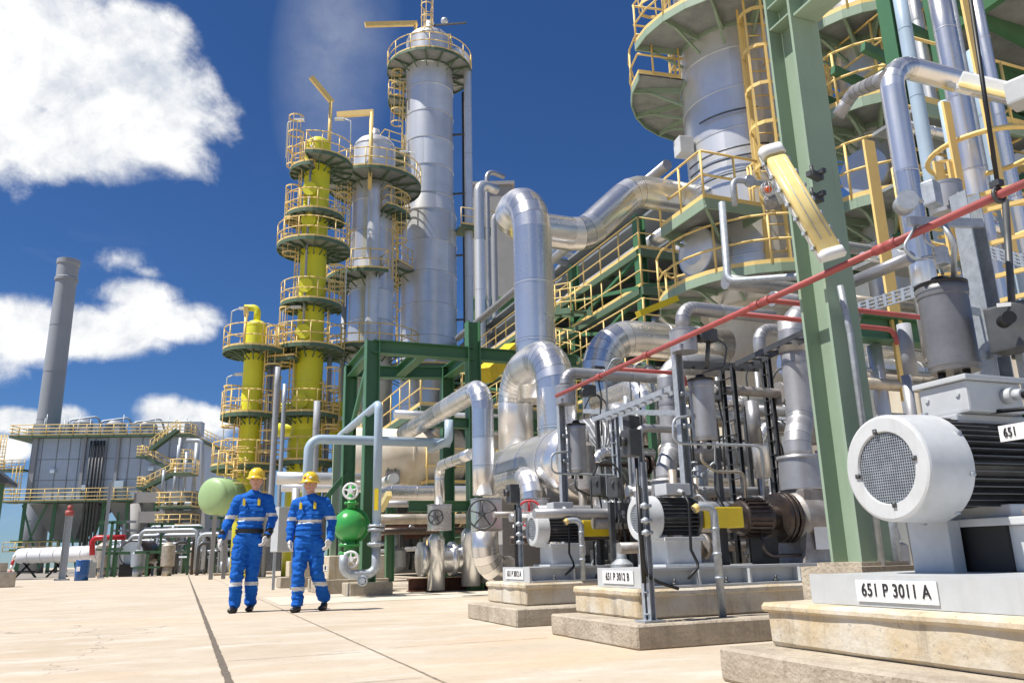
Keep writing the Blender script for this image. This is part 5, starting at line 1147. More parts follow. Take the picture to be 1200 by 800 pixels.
    for a_, b_ in zip(rg[:-1], rg[1:]):
        for i in range(n): k = (i+1)%n; m.face((a_+i,a_+k,b_+k,b_+i), True)
    m.face([rg[0]+i for i in range(n)][::-1])
    for dx in (-.03,0,.03): chain(m, [(c.x+dx,c.y+.09,c.z+.10,.008),(c.x+dx,c.y,c.z+.143,.009),(c.x+dx,c.y-.09,c.z+.10,.008)],.01)
    me = bpy.data.meshes.new('h'); me.from_pydata(m.v,[],m.f); me.polygons.foreach_set('use_smooth',[True]*len(me.polygons)); hel = put(me,'helmet',[J.get('helmet','helmet_y')],body)
    if J.get('badge'):
        for dx, col in ((-.035,'red'),(.035,'sign_white')):
            m = MB(); m.ball((c.x+dx,c.y+.113,c.z+.052),1,12,8,(.026,.012,.018)); me = bpy.data.meshes.new('h'); me.from_pydata(m.v,[],m.f); put(me,'badge',[col],hel)
    # coverall
    b = MB(); sz = J['sz']
    chain(b, [(sx-.15,-.01,sz-.03,.075,.085,.060),(sx,-.01,sz+.015,.10,.085,.05),(sx+.15,-.01,sz-.03,.075,.085,.060)],.02)
    chain(b, [(sx,0,sz-.09,.195,.115,.07),(sx,.005,sz-.24,.190,.125,.07),((sx+J['wx'])/2,.01,(sz+J['wz'])/2-.05,.182,.12,.06),(J['wx'],.01,J['wz']+.055,.182,.122,.05),(J['wx'],.0,J['wz']+.0,.158,.108,.03),(J['hx'],-.005,J['hz']+.04,.178,.125,.06),(J['hx'],-.01,J['hz']-.05,.178,.125,.07)],.02)
    chain(b, [(sx,-.01,sz+.02,.075,.07,.02),(sx,-.015,sz+.065,.068,.068,.02)],.02)
    for arm in J['arms']:
        s0, e0, w0 = arm[:3]; chain(b, [(*s0,.082),(*[(s0[i]*.5+e0[i]*.5) for i in range(3)],.075),(*e0,.066),(*[(w0[i]*.5+e0[i]*.5) for i in range(3)],.062),(*w0,.052)],.02)
    for i, leg in enumerate(J['legs']):
        h0, k0, a0 = leg[:3]; mid = [(h0[i]*.5+k0[i]*.5) for i in range(3)]; cm = [(k0[i]*.55+a0[i]*.45) for i in range(3)]
        chain(b, [(*h0,.115),(*mid,.105),(*k0,.088),(*cm,.088),(*a0,.078)],.025); chain(b, [(a0[0],a0[1],a0[2],.080),(a0[0],a0[1]+.005,a0[2]-.03,.082,.092,.03)],.02)
    rs = random.random()*9
    def folds(p):
        k = mnoise.noise(Vector((p.x*5, p.y*6, p.z*11+rs)))*.015 + (1-abs(mnoise.noise(Vector((p.x*10+3, p.y*8, p.z*19+rs*2)))))*.019 - .011
        if p.z < .95: k *= 1.35
        return k
    me = remesh(b, .0115, 3, folds)
    B = J['bands']
    def fm(c_):
        for (z0, z1, xa, xb) in B:
            if xa <= c_.x <= xb and z0 <= c_.z <= z1: return 1
        return 0
    cov = put(me, 'coverall', ['blue_cloth','reflex'], body, fm)
    # belt, chest radios, pocket flaps
    wx, wz = J['wx'], J['wz']
    m = MB(); rg = []
    for z in (-.028,.028): rg.append(m.add([(wx+math.cos(2*math.pi*i/28)*.186, .0+math.sin(2*math.pi*i/28)*.135, wz+z) for i in range(28)]))
    for i in range(28): k=(i+1)%28; m.face((rg[0]+i,rg[0]+k,rg[1]+k,rg[1]+i), True)
    me = bpy.data.meshes.new('b'); me.from_pydata(m.v,[],m.f); put(me,'belt',['black' if J.get('belt') else 'blue_cloth'],body)
    for dx in (-.095,.10):
        m = MB(); m.box((sx+dx,.128,sz-.095),(.034,.03,.085),None,.006); m.cyl((sx+dx-.008,.13,sz-.06),(sx+dx-.008,.13,sz-.03),.004,seg=6); me = bpy.data.meshes.new('r'); me.from_pydata(m.v,[],m.f); put(me,'gas_alarm',['yellow_bright'],cov)
        m = MB(); m.box((sx+dx,.131,sz-.185),(.115,.012,.045),None,.004); me = bpy.data.meshes.new('r'); me.from_pydata(m.v,[],m.f); put(me,'pocket_flap',['blue_cloth'],cov)
    # gloves
    for arm, s_ in zip(J['arms'], (-1,1)):
        w0, h0 = Vector(arm[2]), Vector(arm[3]); d = (h0-w0).normalized(); inn = Vector((-s_*.25,.97,0)); inn = (inn - d*inn.dot(d)).normalized(); side = d.cross(inn)
        m = MB(); pc = w0+d*.075
        chain(m, [(*(w0-d*.01),.040),(*(w0+d*.03),.037)],.01); chain(m, [(*(pc-d*.035),.030),(*pc,.034),(*(pc+inn*.02),.033),(*(pc-inn*.018),.033),(*(pc+d*.03),.032)],.008)
        for k in range(4):
            off = inn*(.033-.022*k); ln = (.078,.088,.080,.062)[k]; p0 = pc+d*.03+off; p1 = p0+d*ln*.45+side*s_*0.006; curl = side*(s_*-.018); p2 = p1+d*ln*.32+curl; p3 = p2+d*ln*.14+curl*1.2
            chain(m, [(*p0,.0125),(*p1,.0118),(*p2,.0108),(*p3,.0098)],.005)
        t0 = pc-d*.02+inn*.03; chain(m, [(*t0,.017),(*(t0+inn*.03+d*.022),.014),(*(t0+inn*.04+d*.055),.012)],.005)
        put(remesh(m,.0055,1),'glove',[J['gloves']],body)
        if J.get('cuffs'):
            m = MB(); chain(m,[(*(w0-d*.05),.057),(*(w0+d*.015),.052)],.01); put(remesh(m,.009,2),'cuff',['black'],body)
    # boots
    for leg in J['legs']:
        a0, toe = Vector(leg[2]), Vector(leg[3]); m = MB(); g = Vector((a0.x,a0.y-.02,toe.z+ (0 if len(leg)<5 else leg[4]))); hp = g+Vector((0,0,.035))
        chain(m, [(a0.x,a0.y,a0.z-.02,.056),(hp.x,hp.y,hp.z+.03,.050)],.02)
        chain(m, [(hp.x,hp.y-.02,hp.z+.0,.042,.045,.04),(*((hp+toe+Vector((0,0,.04)))/2),.045,.045,.042),(toe.x,toe.y,toe.z+.034,.046,.048,.034)],.02)
        put(remesh(m,.011,2),'boot',['leather'],body)
    return body
gl = atZ(284, 717, 0); gr = atZ(360, 716, 0)
def worker_left():
    pose = dict(cx=.055, sz=1.515, wx=.03, wz=1.045, hx=.02, hz=.955, head=(.085,.02,1.725), belt=True, gloves='glove_w', cuffs=True,
        arms=[[(-.135,-.01,1.46),(-.245,-.02,1.215),(-.315,.05,.985),(-.335,.08,.86)], [(.245,-.01,1.46),(.325,-.03,1.22),(.285,.07,1.0),(.235,.11,.875)]],
        legs=[[(-.065,.0,.90),(-.085,.07,.50),(-.100,.04,.13),(-.115,.20,.0)], [(.105,-.02,.90),(.085,-.04,.51),(.070,-.16,.14),(.075,.0,.0)]],
        bands=[(1.175,1.225,-.14,.27),(1.21,1.262,-.6,-.14),(1.235,1.285,.24,.6),(.335,.385,-.5,.5)])
    person(gl, 'left worker in royal blue coverall, black belt, grey gloves and yellow helmet, walking', pose, R(8), .955)
def worker_right():
    pose = dict(cx=-.01, sz=1.455, wx=-.02, wz=1.005, hx=-.02, hz=.92, head=(-.02,.03,1.655), belt=False, badge=True, gloves='glove_w',
        arms=[[(-.205,-.01,1.40),(-.285,-.04,1.16),(-.265,.05,.94),(-.24,.09,.83)], [(.185,-.01,1.40),(.285,-.04,1.16),(.295,.05,.94),(.27,.10,.83)]],
        legs=[[(-.105,.0,.87),(-.105,.10,.48),(-.105,.10,.12),(-.10,.27,.0)], [(.07,-.02,.87),(.10,-.02,.49),(.145,-.24,.17),(.16,-.08,.0)]],
        bands=[(1.13,1.18,-.19,.17),(1.175,1.225,-.6,-.20),(1.175,1.225,.18,.6),(.265,.315,-.5,-.0),(.32,.37,0.0,.5)])
    person(gr, 'right worker in royal blue coverall, white gloves and yellow helmet with red badge, walking', pose, R(-4), .945)
worker_left(); worker_right()
# ================================================================== FAR LEFT: BOILER HOUSE, STACK, YARD
def boiler():
    d = 92; k = atD(120,560,d); s = mpp(k)
    def P(px, py, dd=d): return atD(px, py, dd)
    zb = lambda py: P(120, py).z
    A = P(33,560); B = P(212,560); A.z = B.z = 0; e = (B-A); L = e.length; u = e.normalized(); u = Matrix.Rotation(R(4),3,'Z') @ u; n = Vector((-u.y,u.x,0))   # n points away
    rot = math.atan2(u.y,u.x); dep = 22
    t = thing('boiler_house', 'large grey-blue clad boiler house on stilts with hoppers, roof fans and yellow outside stairs', 'building', (A+B)/2)
    zt, zm, zh = zb(512), zb(586), zb(625)
    def bx(m, a0, a1, b0, b1, z0, z1): m.box(A+u*((a0+a1)/2)+n*((b0+b1)/2)+Vector((0,0,(z0+z1)/2)), (abs(a1-a0),abs(b1-b0),abs(z1-z0)), rot)
    def pt(a, b, z): return A+u*a+n*b+Vector((0,0,z))
    m = MB(); bx(m, 0, L, 0, dep, zm, zt); m.build('wall','greyblue',t)
    m = MB(); bx(m, -.12,-.01, .1, dep, zm, zt-.3); m.build('lit_side_sheet','paleblue',t)  # paler sheet puts the light on the left side into its colour
    m = MB()
    i = 0
    xs = [0]
    while xs[-1] < L-1.0: xs.append(xs[-1]+random.choice((1.1,1.4,1.7)))
    for x in xs: bx(m, x, x+.07, -.05, 0.0, zm, zt)
    for z in (zm+ (zt-zm)*.33, zm+(zt-zm)*.66): bx(m, .1, L, -.04, -.001, z, z+.07)
    m.build('panel_joint','hopper',t)
    m = MB()
    for x0, w, z0, z1 in ((.2,.5,.0,1),(5.6,.35,.1,1),(9.3,.35,0,1),(13.2,.3,0,.95)): bx(m, L*x0/17, L*x0/17+w, -.35, -.055, zm+(zt-zm)*z0, zm+(zt-zm)*z1)
    m.build('duct','stack',t)
    m = MB()
    for x in (6.6,6.95,7.3,7.65,8.0): p = pt(L*x/17,-.5,0); m.cyl(p+Vector((0,0,zh-2)), p+Vector((0,0,zt-.4)), .13, seg=8)
    m.build('down_pipe','darksteel',t)
    m = MB()
    for x, w, h, zz in ((6.0,.9,.6,zm+1.2),(9.5,1.0,.9,zm+1.3),(13.0,.6,.5,zm+3.3),(2.4,.5,.5,zm+3.2),(14.6,1.2,.35,zt-2.9)): bx(m, L*x/17, L*x/17+w, -.4, -.051, zz, zz+h)
    m.build('wall_cabinet','paleblue',t)
    # roof deck
    m = MB(); bx(m, -2.2, L+.5, -1.0, dep+1, zt, zt+.25); m.build('roof_deck','sage_dark',t)
    r = MB(); rail_line(r, [pt(-2.2,dep,zt+.25), pt(-2.2,-1,zt+.25), pt(L+.5,-1,zt+.25), pt(L+.5,dep,zt+.25)], r=.05, sp=1.5, h=1.2, mid=2); r.build('roof_railing','yellow',t)
    for px in (97,134,172):
        f = MB(); a = slide(pt(3,3,zt+1), 'x', px=px); f.box(Vector((a.x,a.y,zt+1.0)),(2.2,2.2,1.5),rot); f.lathe(Vector((a.x,a.y,zt+1.75)), (0,0,1), [(0,1.15),(.5,1.15),(.9,.8),(1.0,.2)], 16); f.build('roof_fan','stack',t)
        f = MB(); f.tube([Vector((a.x-1.6,a.y-.5,zt+.3)),Vector((a.x-1.6,a.y-.5,zt+2.5)),Vector((a.x+1.5,a.y-.5,zt+3.1)),Vector((a.x+2.2,a.y-.5,zt+1))], .12, 7, .5); f.build('fan_duct','galv',t)
    m = MB(); random.seed(11)
    for i in range(26):
        x = random.uniform(-1.5,L); h = random.uniform(.5,1.7); bx(m, x, x+random.uniform(.3,1.3), 1, 2.2, zt+.25, zt+.25+h)
    m.build('roof_plant','galv',t)
    m = MB()
    for i in range(14): x = random.uniform(-1,L); h = random.uniform(1.6,2.8); p = pt(x,.8,zt+.2); m.cyl(p,p+Vector((0,0,h)),.05,seg=5)
    m.tube([pt(L*.72,0,zt+1.8),pt(L+.2,0,zt+1.8),pt(L+.2,0,zt+.3)],.1,6,.2); m.build('vent_pipe','galv',t)
    # walkway
    m = MB(); bx(m, -1.6, L*.80, -1.6, 0, zm-.15, zm); m.build('walkway','sage_dark',t)
    r = MB(); rail_line(r, [pt(-1.6,0,zm), pt(-1.6,-1.6,zm), pt(L*.80,-1.6,zm)], r=.045, sp=1.5, h=1.3, mid=2); r.build('walkway_railing','yellow',t)
    # hoppers
    for (x0, x1, xb0, xb1) in ((.4,6.6,2.6,4.6),(8.6,14.0,10.6,12.0),):
        m = MB(); a0, a1, b0, b1 = [L*q/17 for q in (x0,x1,xb0,xb1)]
        k = m.add([pt(a0,.2,zm-.2),pt(a1,.2,zm-.2),pt(a1,8,zm-.2),pt(a0,8,zm-.2),pt(b0,2.6,zb(633)),pt(b1,2.6,zb(633)),pt(b1,5,zb(633)),pt(b0,5,zb(633))])
        for q in ((0,1,5,4),(1,2,6,5),(2,3,7,6),(3,0,4,7),(4,5,6,7)): m.face([k+i for i in q])
        m.build('hopper','hopper',t)
    m = MB(); bx(m, 14.2*L/17, L, .5, dep, zb(640), zm-.01); m.build('lower_block','hopper',t)
    m = MB()
    for x in (0,3.2,6.8,8.4,11,14,L-.3):
        for y in (.1, 9, dep-.5): p = pt(min(x*L/17,L-.2) if x<15 else L-.3, y, 0); m.beam(p, p+Vector((0,0,zm)), .35,.35)
    for x0, x1 in ((-.2,2.4),(2.4,-.2),(6.2,4.6),(6.9,8.8),(8.8,6.9),(13.6,12.2),(14.4,16.8)): m.beam(pt(x0*L/17,.0,0.5), pt(x1*L/17,.0,zm-.3), .2,.2)
    for z in (zb(642), zb(632)): m.beam(pt(-1,0,z), pt(L,0,z), .25,.25)
    m.build('stilt','green',t)
    m = MB(); rail_line(m, [pt(-1.5,-.5,zb(644)), pt(4.4,-.5,zb(644))], r=.045, sp=1.3); rail_line(m, [pt(13,-.5,zb(643)), pt(15,-.5,zb(643))], r=.045, sp=1.3); m.build('low_railing','yellow',t)
    # stairs on the right
    X = u
    def sp(px, py, off=-1.6): # point on a plane in front of the face
        q = P(px, py, d-3); return q
    for a, b in (((165,533),(205,553)),((205,553),(170,571)),((162,570),(192,592)),((207,503),(176,527))):
        p, q = sp(*a), sp(*b); q = Vector((p.x,p.y,0)) + X*((q-p).dot(X)); q.z = sp(*b).z; m = MB(); m.beam(p, q, .15,.35); m.beam(p+n*.9, q+n*.9, .15,.35)
        N_ = 14
        for i in range(N_): c = p.lerp(q,(i+.5)/N_); m.box(c+n*.45,(.35,.9,.05),rot)
        st = m.build('stair','sage_dark',t); r = MB()
        for o in (0,.9):
            for h in (.55,1.1): r.cyl(p+n*o+Vector((0,0,h)), q+n*o+Vector((0,0,h)), .045, seg=5)
            for i in range(7): c = p.lerp(q,i/6)+n*o; r.cyl(c,c+Vector((0,0,1.1)),.04,seg=5)
        r.build('railing','yellow',st)
    for px0, px1, py in ((160,172,534),(200,212,554),(160,172,570),(208,222,538)):
        p, q = sp(px0,py), sp(px1,py); q = p+X*((q-p).length); m = MB(); m.box((p+q)/2+n*.5-Vector((0,0,.1)),((q-p).length,1.4,.18),rot); dk = m.build('landing','sage_dark',t); r = MB(); rail_line(r,[p+n*1.1,p-n*.1,q-n*.1,q+n*1.1],r=.045,sp=.9,mid=2); r.build('railing','yellow',dk)
    # left caged tower of ladders
    z0, z1 = zb(588), zb(545)
    m = MB(); bx(m, -3.2, -.2, -.8, .8, zb(548)-.2, zb(548)); m.build('side_landing','sage_dark',t); r = MB(); rail_line(r,[pt(-3.2,.8,zb(548)),pt(-3.2,-.8,zb(548)),pt(-.2,-.8,zb(548))],r=.045,sp=.8,mid=2); r.build('side_railing','yellow',t)
    for x, za, zc in ((-.7,zb(588),zb(545)),(-2.9,zb(545),zb(508)),(-3.3,zb(640),zb(585))):
        r = MB(); p = pt(x,-.6,0)
        for s_ in (-.3,.3): r.cyl(p+u*s_+Vector((0,0,za)), p+u*s_+Vector((0,0,zc)), .05, seg=5)
        z = za
        while z < zc: r.cyl(p-u*.3+Vector((0,0,z)), p+u*.3+Vector((0,0,z)), .035, seg=5); z += .4
        for a_ in (-.4,0,.4): r.cyl(p-n*.7+u*a_+Vector((0,0,za+1)), p-n*.7+u*a_+Vector((0,0,zc)), .04, seg=5)
        z = za+1
        while z < zc:
            for q in range(5): a1, a2 = R(-30-q*24), R(-30-(q+1)*24); r.cyl(p+u*.6*math.cos(a1)+n*.7*math.sin(a1)+Vector((0,0,z)), p+u*.6*math.cos(a2)+n*.7*math.sin(a2)+Vector((0,0,z)), .035, seg=5)
            z += 1.2
        r.build('ladder','yellow',t)
    # stack
    c = atD(56, 500, 100); q = Vector((c.x,c.y,0)); k = mpp(c); zt2 = slide(Vector((c.x,c.y,20)),'z',py=308).z; s_ = thing('chimney', 'tall tapering grey chimney with thicker rim, rising behind the boiler house', 'chimney', q)
    shell(s_, (c.x,c.y), [(0, 13.5*k),(zt2-2.6, 11.5*k)], 'stack', 32, 6, 'shaft', .03)
    m = MB(); m.lathe(Vector((c.x,c.y,zt2-2.6)), (0,0,1), [(0,11.6*k),(0,13*k),(.4,13*k),(.5,12*k),(2.2,12.2*k),(2.3,13.2*k),(2.9,13.2*k),(2.91,10*k)], 32); m.build('rim','stack',s_)
boiler()
def yard_left():
    # blue-grey hall at the right of the boiler house
    m = MB(); a = atD(212,600,110); b = atD(262,600,110); z = slide(a,'z',py=543).z; e = b-a; m.box(Vector(((a.x+b.x)/2,(a.y+b.y)/2,z/2)),(e.length,12,z),math.atan2(e.y,e.x)); 
    t = thing('hall', 'low dark blue-grey hall right of the boiler house', 'building', (a+b)/2); m.build('wall','greyblue',t)
    m = MB(); m.box(Vector(((a.x+b.x)/2,(a.y+b.y)/2,z+.2)),(e.length+1,12.6,.4),math.atan2(e.y,e.x)); m.build('roof','stack',t)
    # pale concrete pipe bridge with posts
    d = 60
    def P(px, py, dd=d): return atD(px, py, dd)
    t = thing('pipe_bridge', 'pale grey pipe bridge with yellow railed decks right of the boiler house', 'structure', P(200,665))
    m = MB()
    for py, x0, x1, h in ((583,162,232,.75),(606,164,232,.8)): a, b = P(x0,py), P(x1,py); b.z = a.z; m.beam(a, b, .6, h)
    for px in (160,198,232): a = P(px,600); m.beam((a.x,a.y,0),(a.x,a.y,P(px,578).z),.55,.5)
    m.build('girder','wall_conc',t)
    for py, x0, x1 in ((595,187,228),(556,203,228),(621,185,228)):
        a, b = P(x0,py,59), P(x1,py,59); b.z = a.z; m = MB(); m.box((a+b)/2,((b-a).length,1.6,.15),math.atan2(b.y-a.y,b.x-a.x)); dk = m.build('deck','sage_dark',t)
        r = MB(); n_ = FW*.7; rail_line(r,[a+n_,a-n_,b-n_,b+n_],r=.04,sp=.8,mid=2); r.build('railing','yellow',dk)
    m = MB()
    for i in range(12): a = P(random.uniform(186,230),random.uniform(535,640),60.5); m.cyl((a.x,a.y,a.z-random.uniform(.5,2)),(a.x,a.y,a.z+random.uniform(.5,2)),random.uniform(.07,.2),seg=10)
    m.build('vessel','galv',t)
    pipe('riser_pipe',[P(160,664),P(160,590)], .42, 'wall_conc', 'thick pale upright pipe at the left end of the pale pipe bridge', seg=16)
    a = P(212,520,85); pipe('riser_pipe',[P(219,516,80),P(237,516,80),P(237,640,80)], .22, 'galv', 'tall thin grey pipe with bent head between boiler house and short yellow column', bend=.5, seg=10)
    # green horizontal vessel
    g = atD(250, 581, 33); k = mpp(g); t = thing('horizontal_vessel', 'pale green horizontal vessel with rounded end on the left, below the short yellow column', 'vessel', (g.x,g.y,0))
    m = MB(); ax = Vector((.70,.71,0)).normalized(); rr = 21.5*k; g = g-RT*.02; m.dome(g, -ax, rr, rr*.36, 36, 7); m.tube([g, g+ax*1.1], rr, 36, band=.5); m.dome(g+ax*1.1, ax, rr, rr*.36, 36, 7); m.build('shell','pgreen',t)
    m = MB()
    for q in (.2,.9): p = g+ax*q; m.beam((p.x,p.y,0),(p.x,p.y,g.z-rr*.6),.16,.16)
    m.build('saddle','wall_conc',t)
    r = MB(); p0 = g+ax*.3+Vector((0,0,rr+.1)); rail_line(r,[p0-RT*.1,p0+ax*.9],r=.03,sp=.5); r.build('railing','yellow',t)
    for px, z0, z1 in ((268,600,530),(277,610,535)):
        c = atD(px,600,34); caged = MB(); 
        for s_ in (-.22,.22): caged.cyl((c.x+s_,c.y,slide(c,'z',py=z0).z),(c.x+s_,c.y,slide(c,'z',py=z1).z),.03,seg=5)
        z = slide(c,'z',py=z0).z
        while z < slide(c,'z',py=z1).z: caged.cyl((c.x-.22,c.y,z),(c.x+.22,c.y,z),.02,seg=5); z += .3
        for q in range(5):
            zz = slide(c,'z',py=z0).z+1+q*.5; caged.torus((c.x,c.y-.3,zz),(0,0,1),.35,.02,12,4)
        solo(caged,'caged_ladder','yellow','yellow caged ladder %s the pale green vessel' % ('just right of' if px<270 else 'farther right of'),'ladder')
    # wrapped white tank on trestles
    a, b = atD(24,651,55), atD(117,653,52); b.z = a.z; k = mpp(a)
    t = thing('wrapped_tank','long white sheet-wrapped tank lying on dark trestles at the far left','tank',(a+b)/2)
    m = MB(); m.tube([a,b],8.5*k,20,band=1.2,ridge=.04); m.build('wrapping','white',t)
    m = MB()
    for q in (.1,.5,.88): p = a.lerp(b,q); m.beam((p.x-.6,p.y,0),(p.x+.3,p.y,p.z-.3),.12,.12); m.beam((p.x+.6,p.y,0),(p.x-.3,p.y,p.z-.3),.12,.12); m.beam((p.x-.6,p.y-.3,.4),(p.x+.6,p.y-.3,.4),.1,.1)
    m.build('trestle','black',t)
    # blue drum
    p = atD(97,661,38); q = Vector((p.x,p.y,0)); t = thing('drum_barrel','blue steel barrel with a white label, standing by the grey post','barrel',q)
    m = MB(); m.lathe(q,(0,0,1),[(0,.29),(.3,.29),(.3,.305),(.33,.305),(.33,.29),(.6,.29),(.6,.305),(.63,.305),(.63,.29),(.88,.29),(.9,.3),(.92,.28),(.9,.02)],24); m.build('body','blue_drum',t); m = MB(); m.box(q-FW*.292+Vector((-.03,0,.52)),(.16,.01,.2),YAW); m.build('label','sign_white',t)
    for px, w, lab in ((106,.3,'small grey tank behind the blue barrel'),(84,.3,'')):
        if not lab: continue
        p = atD(px,662,41); m = MB(); m.box((p.x,p.y,.45),(.5,.4,.75),.3,.03); m.cyl((p.x-.2,p.y,.0),(p.x-.2,p.y,.1),.03,seg=6); m.cyl((p.x,p.y,.82),(p.x,p.y,.95),.06,seg=8); solo(m,'small_tank','galv',lab,'tank')
    for px, d_, top, w, lab, cap in ((77,40,604,.30,'thick galvanised post with red cap in front of the white wrapped tank','red'),(122,44,565,.16,'slim galvanised post right of the blue barrel',None),(135,50,600,.14,'slim green post standing at the centre of the far yard piping',None)):
        p = atD(px,640,d_); q = Vector((p.x,p.y,0)); z = slide(p,'z',py=top).z; t = thing('steel_post',lab,'post',q); m = MB(); m.ibeam(q,q+Vector((0,0,z)),w,w,.03,.03); m.box(q+Vector((0,0,.04)),(w*2,w*2,.08)); m.build('shaft','galv' if px!=135 else 'green',t)
        if cap: m = MB(); m.cyl(q+Vector((0,0,z)),q+Vector((0,0,z+.25)),.2,seg=10); m.cyl(q+Vector((0,0,z+.25)),q+Vector((0,0,z+.5)),.12,seg=10); m.build('beacon',cap,t)
    # red and white marker post and shed corner
    p = atD(11,660,30); q = Vector((p.x,p.y,0)); t = thing('marker_post','leaning red and white striped marker post at the left edge','post',q)
    ax = Vector((.12,0,1)); m = MB(); m2 = MB()
    for i in range(6): (m if i%2 else m2).cyl(q+ax*(i*.18),q+ax*((i+1)*.18),.05,seg=10)
    m.build('stripe','sign_white',t); m2.build('stripe','red_bright',t)
    m = MB(); p = atD(-6,676,28); m.box((p.x,p.y,.25),(1.2,.8,.5),.2,.05); m.box((p.x-.1,p.y,.65),(.8,.6,.3),.3,.05); solo(m,'crate','tan_pipe','pile of brown boxes cut by the left edge of the yard','crate')
    t = thing('shelter','small dark roofed shelter post at the left edge','shelter',atD(0,665,45)); p = atD(-26,565,45); m = MB(); m.prism([(p.x-2,p.y-1),(p.x+1.6,p.y-1),(p.x+1.6,p.y+2),(p.x-2,p.y+2)],p.z-.1,p.z+.1); k = m.add([(p.x-2,p.y-1,p.z+.1),(p.x+1.6,p.y-1,p.z+.1),(p.x-.2,p.y-1,p.z+1.6),(p.x-2,p.y+2,p.z+.1),(p.x+1.6,p.y+2,p.z+.1),(p.x-.2,p.y+2,p.z+1.6)])
    for f in ((0,1,2),(3,5,4),(0,2,5,3),(1,4,5,2)): m.face([k+i for i in f])
    m.build('roof','darksteel',t); m = MB(); m.beam((p.x+1.2,p.y,0),(p.x+1.2,p.y,p.z-.1),.2,.2); m.build('post','green',t)
    # red pipe arch, black kerb pieces
    pipe('red_pipe',[atD(108,650,50),atD(108,630,50),atD(147,629,50)],.16,'red_bright','short red pipe bending right above the far yard piping',bend=.3,seg=10)
    # round end of cylinder facing us
    p = atD(155,648,48); t = thing('horizontal_vessel','small dark vessel with pale round end facing the yard, right of the barrel','vessel',Vector((p.x,p.y,0))); m = MB(); m.cyl(p,p+FW*2,.75,seg=28); m.build('shell','oily',t); m = MB(); m.cyl(p-FW*.08,p-FW*.0,.66,seg=28); m.build('end_disc','galv',t); m = MB(); m.box((p.x,p.y,.35),(1.2,.6,.7)); m.build('saddle','black',t)
    # long pipes on low supports
    for py, x0, x1, dd, r in ((622,165,232,48,.12),(638,145,250,54,.08),(628,152,240,50,.13),(647,180,262,52,.07),(590,190,262,70,.12),(626,234,262,47,.12),(655,120,240,57,.07),(634,128,196,56,.08),(617,176,238,58,.1)):
        a, b = atD(x0,py,dd), atD(x1,py,dd); b.z = a.z; pipe('yard_pipe',[Vector((a.x,a.y,.3)),a,b,Vector((b.x,b.y,.3))],r,'galv','low grey legged pipe run in the far yard','far yard pipe runs',seg=10,bend=r*3)
    random.seed(21)
    for i in range(64):
        px = random.uniform(116,262); dd = random.uniform(46,64); p = atD(px,660,dd); h = random.uniform(.6,3.0); q = Vector((p.x,p.y,0)); m = MB(); kind = i%4
        if kind == 0: m.cyl(q,q+Vector((0,0,h)),.1,seg=8); m.cyl(q+Vector((0,0,h*.6)),q+Vector((0,0,h*.6+.1)),.25,seg=10); m.torus(q+Vector((0,-.2,h)),(0,1,0),.22,.03,14,5); m.box(q+Vector((0,0,h*.4)),(.3,.3,.4)); solo(m,'valve_stand',('galv','darksteel','green','oily')[i//4%4],'upright valve with handwheel in the far yard piping','valve','far yard valves')
        elif kind == 1: m.beam(q,q+Vector((0,0,h+.5)),.15,.15); m.beam(q+Vector((-.7,0,h+.5)),q+Vector((.7,0,h+.5)),.15,.15); m.beam(q+Vector((-.7,0,h*.6)),q+Vector((.7,0,h*.6)),.1,.1); solo(m,'pipe_support',('green','galv')[i//4%2],'T-shaped pipe support in the far yard piping','support','far yard supports')
        elif kind == 2: m.lathe(q+Vector((0,0,.5)),(0,0,1),[(0,.2),(.05,.38),(h*.5,.38),(h*.5+.2,.15)],14); m.cyl(q,q+Vector((0,0,.5)),.25,seg=8); solo(m,'small_vessel',('galv','darksteel','tan_pipe')[i//4%3],'small upright vessel in the far yard piping','vessel','far yard small vessels')
        else: m.tube([q,q+Vector((0,0,h)),q+Vector((1.4,.2,h)),q+Vector((1.4,.2,0))],.09,8,.25); m.cyl(q+Vector((.7,.1,h-.15)),q+Vector((.7,.1,h+.35)),.12,seg=8); solo(m,'pipe_loop',('galv','oily','darksteel')[i//4%3],'bent pipe loop in the far yard piping','pipe','far yard pipe loops')
    # long low dark sheet standing in for shaded plant clutter at the back
    m = MB(); a = atD(118,665,66); b = atD(330,665,60); e = b-a; zt = 2.3; m.box(Vector(((a.x+b.x)/2,(a.y+b.y)/2,zt/2)),(e.length,.4,zt),math.atan2(e.y,e.x)); t = tag(m.build('wall','darksteel'),'low dark sheet standing in for shaded clutter behind the far yard piping','wall')
yard_left()
